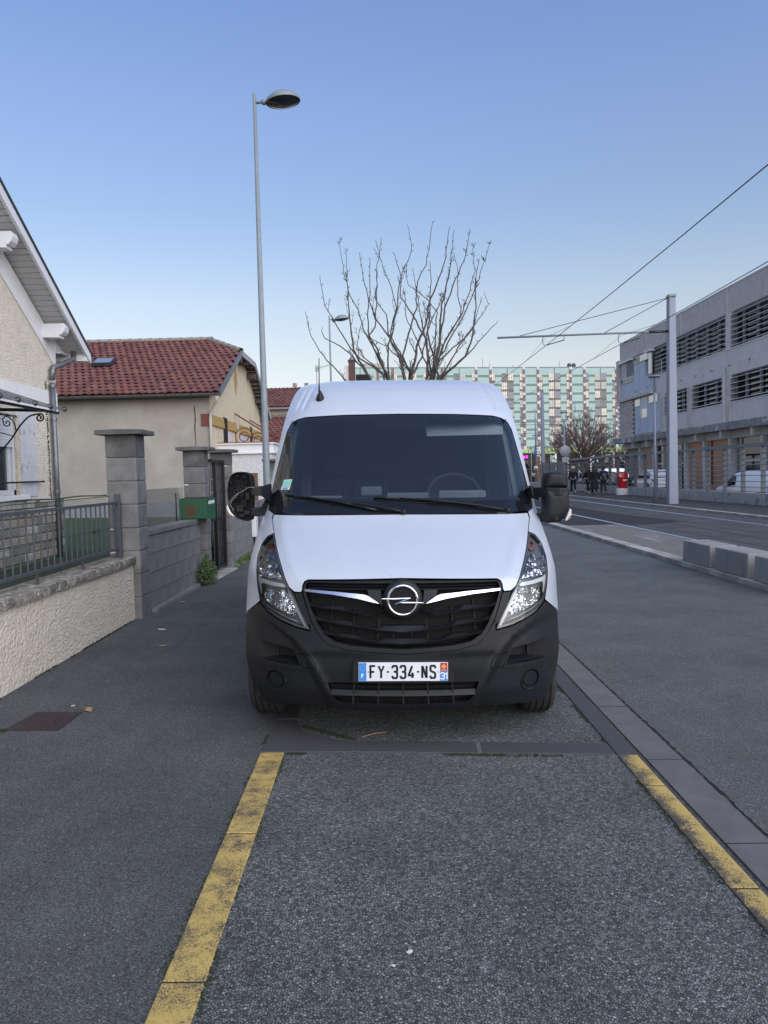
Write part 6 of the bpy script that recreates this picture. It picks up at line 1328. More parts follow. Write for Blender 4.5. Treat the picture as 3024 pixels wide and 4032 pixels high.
# --- tram masts, arm and wires
def mast(x,y,H,lab,arm=True,z0=.1,wd=.40,wt=.27):
    t=thing('tram_mast',lab,'mast',(x,y,z0),0,'tram wire masts'); h2_=H/2
    def leg(dx0,dx1,dy,th,nm,m_): MB().hexa([(dx0*wd,-dy-th,0),(dx1*wd,-dy-th,0),(dx1*wd,-dy,0),(dx0*wd,-dy,0)],[(dx0*wt,-dy-th,H),(dx1*wt,-dy-th,H),(dx1*wt,-dy,H),(dx0*wt,-dy,H)]).build(nm,m_,t,world=False)
    leg(-.5,.5,-.15,.02,'flange',M['mastp']); leg(-.5,-.36,.16,.02,'flange_lip',M['mastp']); leg(-.36,.5,.12,.02,'web_plate',M['mastd']); MB().hexa([(-wd*.5,-.16,0),(-wd*.5+.02,-.16,0),(-wd*.5+.02,.16,0),(-wd*.5,.16,0)],[(-wt*.5,-.16,H),(-wt*.5+.02,-.16,H),(-wt*.5+.02,.16,H),(-wt*.5,.16,H)]).build('flange',M['mastp'],t,world=False)
    MB().box(-wt*.55,wt*.55,-.2,.18,H-.10,H).build('top_cap',M['lampg'],t,world=False)
    if arm:
        za=7.23; MB().tube([(-wt/2,0,za+.06),(-1.0,0,za+.05),(-7.35,0,za-.04)],.042,8).build('cantilever_arm',M['lampg'],t,world=False); MB().tube([(-.16,0,za+.06),(-.95,0,za+.05)],.055,8).build('insulator',M['wire'],t,world=False)
        for x1 in (-6.4,-2.9): MB().tube([(-wt/2,0,H-.12),(x1,0,za+.02)],.014,5).build('stay',M['wire'],t,world=False)
        for xw in (-5.29,-2.1):
            MB().tube([(xw+.75,0,za-.02),(xw+.76,0,za-.20)],.02,5).build('drop_bracket',M['lampg'],t,world=False)
            MB().tube([(xw+.76,0,za-.2),(xw-.02,0,za-.40)],.022,6).build('registration_arm',M['wire'],t,world=False)
            MB().tube([(xw-.05+.10*math.cos(R(a)),0,za-.20+.20*math.sin(R(a))) for a in range(90,271,30)],.014,5).build('hook',M['wire'],t,world=False)
    return t
mast(12.44,32.4,8.8,'nearest grey steel tram mast with a long cantilever arm to the left')
mast(15.0,70,8.9,'distant tram mast just right of the windscreen pillar, second from the camera',arm=False,wd=.36,wt=.22)
for xw,lab in ((7.15,'overhead tram wire over the near track, running up to the top right'),(10.34,'overhead tram wire over the far track, nearer to the concrete building')):
    wr=thing('overhead_wire',lab,'wire',(xw,32.4,7.0),0,'overhead tram wires')
    pts=[(xw,y,6.93+(.16*((y-32.4)/20)**2 if y<32.4 else 0)-(0 if y<32.4 else 0)) for y in (-15,-5,5,12,18,24,29,32.4,38,50,66)]+[(xw-.6,110,6.8),(xw-1.5,150,6.8)]
    pts=[(x,y,min(z,7.25)) for x,y,z in pts]; MB().tube(pts,.013,5).build('contact_wire',M['wire'],wr)
    MB().tube([(xw,28.5,6.96),(xw,32.4,7.27),(xw,36.5,6.95)],.007,4).build('bridle_wire',M['wire'],wr)
for i,(z,x0,x1) in enumerate(((6.4,15.4,21.5),(6.9,15.4,23),(5.9,16,25))):
    t=thing('span_wire','thin wire crossing far behind the windscreen pillar, %s of three'%('lowest','highest','middle')[(1,0,2)[i]],'wire',(x0,80,z)); MB().tube([(x0-2,78+i*4,z),(x1,84+i*4,z+.3)],.02,4).build('strand',M['wire'],t)
# --- short double-arm lamps
def lamp2(x,y,lab,H=5.62,z0=.1,wd=.075):
    t=thing('disc_lamp',lab,'street lamp',(x,y,z0),0,'disc-headed lamps by the tram line')
    MB().tube([(0,0,0),(0,0,H-.75)],[wd,wd*.62],12).build('pole',M['mastp'],t,world=False)
    for s in (-1,1): MB().tube([(0,0,H-.78),(s*.10,0,H-.45),(s*.17,0,H-.08)],[.028,.022,.02],6).build('fork',M['mastp'],t,world=False)
    MB().lathe([(0,H-.08),(.24,H-.07),(.28,H-.03),(.26,H+.01),(0,H+.03)],24,(0,0,0)).build('disc_head',M['mastd'],t,world=False); return t
lamp2(12.25,33.9,'slim disc-headed lamp post standing just left of the near tram mast')
lamp2(12.95,53.4,'farther disc-headed lamp post carrying the back of a round sign',5.6)
sg_=thing('round_sign','grey back of a round road sign with a small plate under it','sign',(12.95,53.3,3))
zs=1.65+(1852-1777)*53.3/3000
MB().lathe([(0,-.01),(.385,-.01),(.39,.0),(.385,.01),(0,.01)],32,(12.95,53.2,zs),'y').build('disc',mat('sign_back',(.27,.28,.31),.5),sg_)
for dz in (-.22,.22): MB().box(12.7,13.2,53.22,53.26,zs+dz-.02,zs+dz+.02).build('bracket',M['wire'],sg_)
MB().box(12.95-.22,12.95+.22,53.18,53.2,zs-.80,zs-.42).build('lower_plate',bpy.data.materials['sign_back'],sg_)
sp=thing('sign_pole','thin pole with edge-on blue sign and white arrow disc near the tram stop','sign pole',(15.6,76,0))
MB().tube([(15.6,76,0),(15.6,76,5.2),(15.55,76,7.9)],[.10,.09,.03],8).build('pole',M['mastp'],sp)
MB().lathe([(0,-.01),(.20,-.01),(.20,.01),(0,.01)],20,(15.52,75.8,1.95),'y').build('arrow_disc',M['wht'],sp); mb=MB(); mb.add([(15.40,75.78,1.88),(15.64,75.78,1.88),(15.52,75.78,2.03)],[(0,1,2)]); mb.build('arrow',M['black'],sp,fix=False)
MB().lathe([(0,-.02),(.45,-.02),(.45,.02),(0,.02)],20,(15.45,75.9,3.45),'x').build('edge_on_sign',M['blu2'],sp)
MB().box(15.25,15.95,75.95,76.05,5.1,5.2).build('cross_arm',M['wire'],sp)
MB().tube([(17.1,86,0),(17.1,86,4.5)],.06,6).build('thin_pole',M['lampg'],thing('sign_pole','bare thin post left of the slatted fence','post',(17.1,86,0)))
# --- concrete blocks by the near track
rnd=random.Random(3)
for i,(y0,lab) in enumerate(((11.95,'concrete barrier block by the tram kerb, farthest of the row'),(10.72,'concrete barrier block by the tram kerb, second from the far end'),(9.46,'concrete barrier block by the tram kerb, cut by the right edge of the photo'),(8.2,'nearest concrete barrier block, outside the right edge'))):
    if i==3: break
    t=thing('concrete_block',lab,'concrete block',(5.3,y0+.55,.045),0,'concrete blocks along the tram kerb')
    x0=5.16+rnd.uniform(0,.02)
    MB().hexa([(x0,y0,.045),(x0+.46,y0,.045),(x0+.46,y0+1.08,.045),(x0,y0+1.08,.045)],[(x0+.012,y0+.01,.40),(x0+.45,y0+.01,.40),(x0+.45,y0+1.07,.40),(x0+.012,y0+1.07,.40)]).build('block_body',M['fwall'] if False else M['cblock'] if 'cblock' in M else M.setdefault('cblock',mat('barrier_concrete',(.27,.27,.262),.9,c2=(.21,.21,.205),scale=3,bump=.4,bscale=60,dist=.006,c3=(.19,.185,.18),s3=3,lo3=.55,hi3=.7,stretch=(1,1,.4))),t,bev=.018)
# --- red bin on its drum
bn=thing('litter_bin','bright red plastic-lined litter bin on a round concrete base','litter bin',(14.45,45.4,.1))
MB().lathe([(0,.38),(.36,.38),(.38,.34),(.38,.0)],24,(14.45,45.4,.1)).build('concrete_base',M['concl'],bn)
redm=mat('red_plastic',(.50,.015,.02),.35,c2=(.42,.012,.016),scale=5)
MB().lathe([(.20,.38),(.24,.5),(.29,.95),(.31,1.05),(.24,1.28),(.20,1.34),(0,1.33)],18,(14.45,45.4,.1)).build('bin_body',redm,bn)
MB().box(14.40,14.60,45.095,45.11,.93,1.02).build('bin_sticker',M['wht'],bn); MB().hexa([(14.2,45.14,1.15),(14.42,45.12,1.2),(14.42,45.3,1.2),(14.2,45.3,1.15)],[(14.22,45.2,1.36),(14.40,45.2,1.42),(14.40,45.3,1.42),(14.22,45.3,1.36)]).build('liner_fold',mat('red_liner',(.6,.2,.2),.3),bn)
# ================================================================ GREEN APARTMENT BLOCK
gb=thing('apartment_block','long pale green apartment block with narrow golden-lit windows on the horizon','apartment building',(-7.5,232,0)); gb.rotation_euler=(0,0,R(9))
GM=dict(p=mat('pale_green_panel',(.36,.47,.45),.7,c2=(.33,.44,.42),scale=.4),b=mat('dark_green_band',(.15,.22,.165),.8),br=mat('brown_pilaster',(.19,.13,.125),.8),w=mat('white_block_paint',(.52,.53,.54),.7),gr=mat('grey_seam',(.2,.25,.25),.8),lime=mat('lime_fascia',(.38,.48,.22),.8))
M['frame']=mat('window_frame_grey',(.24,.27,.28),.6)
WG=[glassmat('painted_sunset_pane',(0,0,0),0,.06,2.2,(.46,.38,.27)),glassmat('cream_pane',(0,0,0),0,.06,2.0,(.30,.29,.25)),glassmat('dark_pane',(0,0,0),0,.06,1.7,(.03,.035,.05)),mat('grey_shutter',(.26,.28,.30),.8)]  # warm pane colours have the reflected sunset glow painted in
GLn=92.0; gt=34.3
def gp_(mb,nm,m_): return mb.build(nm,m_,gb,world=False)
gp_(MB().box(0,GLn,.3,14,0,gt-.1),'core',M['black']); gp_(MB().box(-.1,GLn,-.1,14,gt-.25,gt),'roof_edge',GM['gr'])
PA=54.06; PER=15.45
def gx(k,o): return PA+PER*k+o*1.067
panel_rngs=[]; wins=[]
for k in range(-4,3):
    for a,b_ in ((-1.2,-.28),(4.72,5.65),(7.75,9.3),(9.7,11.25)): wins.append((gx(k,a),gx(k,b_)))
wins=[q for q in wins if q[0]>.2 and q[1]<GLn]
seg=[]; x=0
for a,b_ in sorted(wins): 
    if a-x>.3: seg.append((x,a))
    x=b_
seg.append((x,GLn))
for a,b_ in seg:
    zt_=gt-.3
    for f in range(10):
        zb=31.4-2.8*f; big=(b_-a)>2
        gp_(MB().box(a,b_,0,.3,zb+.45 if True else zb,zt_),'facade_panel',GM['p'])
        gp_(MB().box(a,b_,-.04,.3,zb-.25+.0,zb+.45),'floor_band',GM['b']); zt_=zb-.25
        if big: gp_(MB().box(a,b_,-.005,0,zb+1.3,zb+1.34),'panel_joint',GM['gr'])
pil=MB().box(-.38,.38,-.15,.3,0,1).mesh('pilaster_mesh',GM['br']); sq=MB().box(-.42,.42,-.20,.3,-.42,.42).mesh('white_block_mesh',GM['w'])
for k in range(-4,3):
    for o_,full in ((0,1),(4.35,1)):
        x=gx(k,o_)
        if 0<x<GLn:
            inst('pilaster',pil,gb,(x,0,6.2),(0,0,0),(1,1,gt-6.2),world=False)
            if x>34:
                for f in range(10): inst('white_block',sq,gb,(x,0,31.5-2.8*f),world=False)
                inst('white_block',sq,gb,(x,0,gt-.45),world=False)
    x=gx(k,9.5)
    if 0<x<GLn: gp_(MB().box(x-.13,x+.13,-.08,.3,6.2,gt),'thin_pilaster',GM['gr'])
rnd=random.Random(12)
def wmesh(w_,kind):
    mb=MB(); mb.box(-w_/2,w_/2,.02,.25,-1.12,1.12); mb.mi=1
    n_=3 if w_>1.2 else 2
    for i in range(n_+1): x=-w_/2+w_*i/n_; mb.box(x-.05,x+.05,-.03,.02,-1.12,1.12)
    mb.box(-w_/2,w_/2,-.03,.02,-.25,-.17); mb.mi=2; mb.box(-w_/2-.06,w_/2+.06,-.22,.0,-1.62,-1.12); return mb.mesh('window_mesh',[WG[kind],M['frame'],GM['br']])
wm={}
for a,b_ in wins: gp_(MB().box(a,b_,.02,.3,32.35,gt-.25),'head_panel',GM['p'])
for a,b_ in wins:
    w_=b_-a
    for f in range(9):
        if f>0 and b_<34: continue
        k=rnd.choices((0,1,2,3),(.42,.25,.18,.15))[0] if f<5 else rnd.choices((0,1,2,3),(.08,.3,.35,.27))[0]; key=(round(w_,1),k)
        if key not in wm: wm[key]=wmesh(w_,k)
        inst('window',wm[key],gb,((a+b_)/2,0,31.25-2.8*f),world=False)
gp_(MB().box(0,GLn,-1.5,.3,7.0,8.6),'lime_fascia',GM['lime']); gp_(MB().box(0,GLn,-1.2,-.9,0,7),'shop_front',M['black']); 
for i in range(20): gp_(MB().box(2+i*4.6,4.2+i*4.6,-1.3,-1.2,3.8,6.4),'shop_window',GM['p'])
for i in range(24): gp_(MB().box(1+i*3.9,1.5+i*3.9,-1.4,-1.2,0,7),'shop_pier',M['concl'])
for x,h in ((52,1.2),(67.5,2.4),(70,.9),(42,3.2),(44.2,1.8)): gp_(MB().box(x-.05,x+.05,4,4.1,gt,gt+h),'roof_mast',M['wire'])
for x in (70.5,72): o=gp_(MB().lathe([(0,0),(.5,.06),(.75,.2)],12,(0,0,0),'y'),'satellite_dish',M['slate']); o.location=(x,3,gt+.9)
gp_(MB().box(4,10,3,8,gt,gt+1.6),'lift_house',mat('lift_house',(.4,.36,.33),.9))
# brown chimney house hidden behind the van
chh=thing('chimney_house','brown chimney stack with a pale side rising behind the bare tree','chimney',(0,61,0))
MB().box(-2.4,4,60.5,68,-.2,8.7).build('wall',cw,chh); MB().box(-2.25,-1.75,60.4,61.2,8.6,10.65).build('chimney',mat('brown_brick_stack',(.12,.065,.055),.9,c2=(.09,.05,.045),scale=6),chh); MB().box(-2.62,-2.252,60.5,61.2,8.6,10.3).build('chimney_side',M['concl'],chh); MB().box(-2.3,-1.7,60.35,61.25,10.65,10.75).build('chimney_cap',M['slate'],chh)
MB().lathe([(.18,0),(.2,.1),(.05,.35),(0,.36)],10,(-2.0,60.8,10.75)).build('chimney_pot',M['zinc'],chh); MB().box(-1.7,-.6,60.5,62,8.6,9.6).build('dark_gable',M['black'],chh)
# tram stop cluster
ts=thing('tram_stop_totem','brown tram-stop totem with a white name panel and a round tram emblem','sign',(20.3,98,0))
MB().box(20.0,20.62,98,98.3,0,4.95).build('totem_body',mat('rust_brown_panel',(.22,.10,.045),.7),ts); MB().box(20.02,20.60,97.97,98,4.15,4.72).build('name_panel',M['wht'],ts)
for z in (4.55,4.38): MB().box(20.12,20.50,97.955,97.97,z-.03,z+.03).build('name_lines',M['hlgrey'],ts)
MB().lathe([(0,0),(.27,0)],24,(20.32,97.95,3.78),'y',smooth=False).build('emblem_disc',M['wht'],ts)
MB().prism([(20.14,3.70),(20.50,3.70),(20.50,3.78),(20.42,3.80),(20.36,3.86),(20.24,3.86),(20.18,3.80),(20.14,3.78)],97.92,97.94,'y').build('tram_symbol',M['black'],ts)
ks=thing('shop_kiosk','dark shopfront with a glowing pink strip sign and a black canopy','shop',(21,112,0))
MB().box(17.5,22.6,112,116,0,4.3).build('body',M['black'],ks); MB().box(19.2,21.75,111.9,112,3.55,3.95).build('led_sign',emit('pink_led',(.9,.03,.62),.62),ks)
mb=MB(); 
for i in range(5): mb.add([(20.0+i*.33,111.89,3.68),(20.2+i*.33,111.89,3.68),(20.2+i*.33,111.89,3.74),(20.0+i*.33,111.89,3.74)],[(0,1,2,3)])
mb.build('led_letters',M['black'],ks,fix=False); MB().box(19.4,22.3,109,112,2.75,3.05).build('canopy',M['slate'],ks)
mb=MB(); text(mb,'COPO',19.9,2.80,.18,.05,lambda u,v:(u,108.98,v),1,1.6,.38); mb.build('canopy_text',M['wht'],ks,fix=False)
MB().box(20.2,21.0,111.8,111.98,1.3,2.5).build('yellow_poster',mat('yellow_poster',(.5,.5,.1),.6),ks); MB().box(19.6,20.0,111.8,111.98,.9,2.6).build('lit_window',emit('warm_shop_light',(.9,.6,.35),.5),ks)
# ================================================================ TREES
bark=mat('grey_bark',(.075,.065,.06),.95,c2=(.05,.043,.04),scale=14,bump=.6,bscale=30,dist=.01); twigm=mat('twig_bark',(.075,.062,.058),.9); twigr=mat('reddish_twig',(.13,.085,.072),.9)
def shoot(mb,p,d,L_,r,rnd,depth,curve=.25,buds=True,sides=5,kids=None,wig=.07,rmin=.0035):
    n=max(4,int(L_/.13)); pts=[Vector(p)]; dd=Vector(d).normalized(); rs=[r]
    for i in range(n):
        dd=(dd+Vector((rnd.gauss(0,wig),rnd.gauss(0,wig),rnd.gauss(0,wig*.5)))+Vector((0,0,curve/n*1.6))).normalized(); pts.append(pts[-1]+dd*(L_/n)); rs.append(max(rmin,r*(1-.78*(i+1)/n)))
    mb.tube(pts,rs,sides,cap=False)
    if buds:
        for i in range(2,n+1):
            if rnd.random()<.75:
                q=pts[i]; s=Vector((rnd.gauss(0,1),rnd.gauss(0,1),.4)).normalized(); mb.tube([q,q+s*.03,q+s*.05+Vector((0,0,.03))],[.004,.006,.002],4,cap=False)
    if depth>0:
        k=kids if kids is not None else rnd.randint(2,4)
        for _ in range(k):
            t=rnd.uniform(.2,.85); i=int(t*n); a=rnd.uniform(0,6.28); base=(pts[min(i+1,n)]-pts[i]).normalized(); o=base.orthogonal().normalized(); o2=base.cross(o); s=(o*math.cos(a)+o2*math.sin(a))
            shoot(mb,pts[i],(base+s*rnd.uniform(.5,.9)),L_*rnd.uniform(.35,.6)*(1.1-t*.4),rs[i]*.62,rnd,depth-1,curve,buds,max(4,sides-1),None,wig,rmin)
tr=thing('bare_tree','pollarded bare street tree with fresh upright shoots rising behind the van','tree',(.55,15.0,0)); rnd=random.Random(21)
MB().tube([(.55,15,-.1),(.56,15,.6),(.58,15.02,1.5),(.60,15,2.15)],[.20,.16,.145,.17],12).build('trunk',bark,tr)
SHOOTS=[[(-0.15,14.88,3.55),(-0.53,14.81,4.02),(-0.69,14.74,4.14),(-0.99,14.67,4.28),(-1.0,14.6,4.36),(-1.03,14.53,4.41)],[(-0.65,15.02,3.56),(-0.97,15.03,3.91),(-1.12,15.04,4.1),(-1.27,15.06,4.38),(-1.31,15.07,4.51),(-1.38,15.08,4.88)],[(0.11,14.94,3.59),(-0.43,14.91,4.01),(-0.72,14.87,4.48),(-0.84,14.84,4.7),(-0.98,14.8,4.92),(-1.05,14.77,5.43)],[(-0.17,15.05,3.57),(-0.46,15.07,4.11),(-0.49,15.1,4.44),(-0.51,15.13,4.73),(-0.54,15.16,5.22),(-0.55,15.19,6.0)],[(0.19,15.06,3.59),(-0.03,15.08,4.05),(-0.2,15.11,4.39),(-0.36,15.14,4.9),(-0.53,15.17,5.32),(-0.6,15.2,5.61),(-0.68,15.23,6.19)],[(0.2,14.8,3.58),(0.02,14.71,3.92),(-0.12,14.61,4.22),(-0.16,14.51,4.67),(-0.12,14.41,4.93),(-0.21,14.32,5.25),(-0.27,14.22,5.74)],[(0.51,14.78,3.52),(0.44,14.65,3.85),(0.25,14.52,4.22),(-0.01,14.39,4.57),(-0.1,14.26,4.87),(-0.08,14.12,5.56)],[(0.22,15.15,3.62),(0.22,15.22,4.07),(0.29,15.28,4.51),(0.42,15.35,4.98),(0.34,15.41,5.36),(0.22,15.48,5.68),(0.1,15.54,6.06),(0.03,15.61,6.39)],[(0.63,14.89,3.63),(0.5,14.85,3.93),(0.63,14.8,4.36),(0.79,14.75,4.84),(0.8,14.71,5.32),(0.98,14.66,5.62),(1.05,14.61,6.02),(1.11,14.57,6.37)],[(0.67,14.88,3.55),(0.78,14.82,4.11),(0.96,14.76,4.52),(1.04,14.7,4.97),(1.22,14.64,5.34),(1.34,14.58,5.71),(1.41,14.52,6.22)],[(1.07,15.22,3.57),(0.99,15.39,4.2),(0.93,15.56,4.7),(0.85,15.72,5.31),(0.78,15.89,5.86)],[(1.06,14.99,3.56),(1.15,14.98,4.13),(1.18,14.97,4.78),(1.03,14.97,5.01),(0.66,14.96,5.31),(0.61,14.95,5.46),(0.62,14.95,5.73)],[(1.12,15.15,3.58),(1.24,15.24,4.17),(1.32,15.33,5.01),(1.46,15.42,5.54),(1.56,15.51,6.02),(1.63,15.61,6.54)],[(1.16,14.99,3.81),(1.66,14.98,4.62),(1.92,14.97,5.16),(2.13,14.97,5.73),(2.22,14.96,6.02)],[(1.22,15.06,3.87),(1.79,15.11,4.34),(2.09,15.16,4.75),(2.23,15.2,4.96),(2.17,15.25,5.13)],[(1.22,14.84,3.53),(1.61,14.72,3.8),(1.95,14.61,4.12),(2.19,14.49,4.39),(2.25,14.37,4.42)],[(1.26,15.06,3.56),(1.61,15.12,4.12),(1.94,15.18,4.58),(2.1,15.24,5.12)],[(1.15,15.17,3.78),(1.37,15.26,4.3),(1.7,15.36,4.8),(1.65,15.46,5.34),(1.67,15.56,5.77),(1.62,15.66,6.06)],[(1.22,15.01,4.13),(1.36,15.02,4.89),(1.58,15.03,5.41),(1.77,15.03,5.86),(1.87,15.04,6.38)],[(0.18,15.11,3.59),(-0.0,15.16,4.14),(-0.15,15.22,4.38),(-0.02,15.27,4.59),(0.02,15.33,5.14),(0.05,15.38,5.69),(0.15,15.43,6.38)],[(1.28,15.08,4.14),(1.7,15.13,4.78),(1.82,15.19,5.12),(1.96,15.25,5.61),(1.95,15.31,6.08)],[(0.97,14.8,3.61),(0.96,14.69,4.21),(0.68,14.57,4.68),(0.46,14.45,4.98),(0.49,14.33,5.28),(0.37,14.22,5.7)],[(0.64,15.12,3.68),(0.29,15.17,4.29),(0.4,15.23,4.83),(0.5,15.29,5.53),(0.69,15.35,5.92),(0.75,15.41,6.19),(0.7,15.46,6.57)],[(0.62,15.04,3.65),(0.48,15.07,3.88),(0.23,15.1,4.15),(-0.05,15.13,4.29),(-0.32,15.16,4.52)],[(1.17,14.91,3.54),(0.99,14.84,4.36),(1.04,14.78,4.84),(1.07,14.71,5.32),(1.05,14.64,5.66)],[(0.54,14.79,3.52),(0.44,14.66,3.97),(0.23,14.54,4.32),(0.19,14.41,4.64),(-0.0,14.28,4.9),(0.05,14.16,5.37)],[(1.04,15.16,3.58),(0.8,15.29,4.32),(0.59,15.41,4.81),(0.6,15.53,5.22),(0.57,15.66,5.41)],[(1.28,14.99,3.54),(1.72,14.98,3.92),(1.88,14.97,4.29),(1.94,14.97,4.86),(1.95,14.96,5.41),(2.03,14.95,5.78)],[(0.16,15.1,3.59),(-0.24,15.17,3.97),(-0.39,15.25,4.21),(-0.33,15.32,4.53),(-0.22,15.39,4.8)],[(0.69,15.17,3.59),(0.9,15.3,3.99),(1.01,15.43,4.47),(1.42,15.55,5.36),(1.53,15.68,5.81)]]
for k,P in enumerate(SHOOTS):
    mb=MB(); b0=Vector(P[0]); hd=Vector((.60,15,2.12)); kn=hd.lerp(b0,.55)+Vector((0,0,-.12)); r0=.024 if k%3 else .034
    pl=[tuple(hd),tuple(kn)]+P; pl=smooth_poly3=pl; n=len(pl)
    fine=[]
    for a,b_ in zip(pl,pl[1:]):
        a=Vector(a); b_=Vector(b_); m_=max(1,int((b_-a).length/.12))
        for q in range(m_): fine.append(a.lerp(b_,q/m_)+Vector((rnd.gauss(0,.008),rnd.gauss(0,.012),rnd.gauss(0,.006))))
    fine.append(Vector(pl[-1])); N_=len(fine); rs=[r0*(1-i_/N_)**1.1+.0042 for i_ in range(N_)]
    mb.tube(fine,rs,6,cap=False)
    for i_ in range(int(N_*.35),N_):
        q=fine[i_]; d=(fine[min(i_+1,N_-1)]-fine[i_-1]).normalized()
        if rnd.random()<.62:
            s_=(d.orthogonal()*rnd.choice((-1,1))+Vector((rnd.gauss(0,.6),rnd.gauss(0,.6),.5))).normalized(); mb.tube([q,q+s_*.035,q+s_*.05+Vector((0,0,.03))],[.004,.006,.003],4,cap=False)
        if rnd.random()<.17:
            s_=(d+Vector((rnd.gauss(0,.8),rnd.gauss(0,.6),.2))).normalized(); shoot(mb,q,s_,rnd.uniform(.18,.75)*(1.15-i_/N_),rs[i_]*.6,rnd,1 if rnd.random()<.3 else 0,.5,True,4,2,.06)
    mb.build('branch',twigm,tr,fix=False)
def fartree(x,y,z,H,W,lab,seed,n0=16,th=.26,m_=twigr,ov=1.0):
    t=thing('bare_tree',lab,'tree',(x,y,z),0,'bare trees by the car park'); rnd=random.Random(seed); mb=MB().tube([(x,y,z-.3),(x,y,z+H*.14),(x+.1,y,z+H*.28)],[th,th*.8,th*.7],8); mb.build('trunk',bark,t)
    mb=MB()
    for k in range(n0):
        a=2*math.pi*k/n0+rnd.uniform(-.2,.2); el=rnd.uniform(.25,1.2); d=Vector((math.cos(a)*math.cos(el),math.sin(a)*math.cos(el),math.sin(el))); L_=H*.62*(.75+.35*rnd.random())*(1 if el>.6 else W/H*.9)
        shoot(mb,(x+.05,y,z+H*rnd.uniform(.14,.30)),d,L_,th*.38,rnd,3,.22,False,4,rnd.randint(6,7),.05,.014)
    mb.build('crown',m_,t,fix=False,kind='stuff')
fartree(23.9,90,.0,9.3,11,'largest bare tree, spreading in front of the green apartment block',3,30)
fartree(29.5,95,.0,7.5,5,'slimmer bare tree between the big tree and the concrete building',5,10,.2)
fartree(26.0,78,.0,5.6,6,'low bare tree under the corner of the concrete building',8,12,.22,twigm)
fartree(20.5,104,.0,6.0,5,'small bare tree left of the largest one',11,9,.18)
hd_=thing('hedge','dark hedge and scrub behind the far end of the fence','hedge',(30,110,0)); mb=MB(); rnd=random.Random(6)
for _ in range(5000):
    p=Vector((rnd.uniform(22,60),110+rnd.uniform(-1,1),rnd.uniform(0,2.6)+.5*math.sin(rnd.random()*40))); s=.16; d=Vector((rnd.gauss(0,1),rnd.gauss(0,1),rnd.gauss(0,1))).normalized(); u=d.orthogonal().normalized(); v=d.cross(u); mb.add([p-u*s,p+v*s,p+u*s],[(0,1,2)])
mb.build('leaves',mat('hedge_leaf',(.05,.05,.035),.9,c2=(.08,.065,.05),scale=.8),hd_,fix=False,kind='stuff')
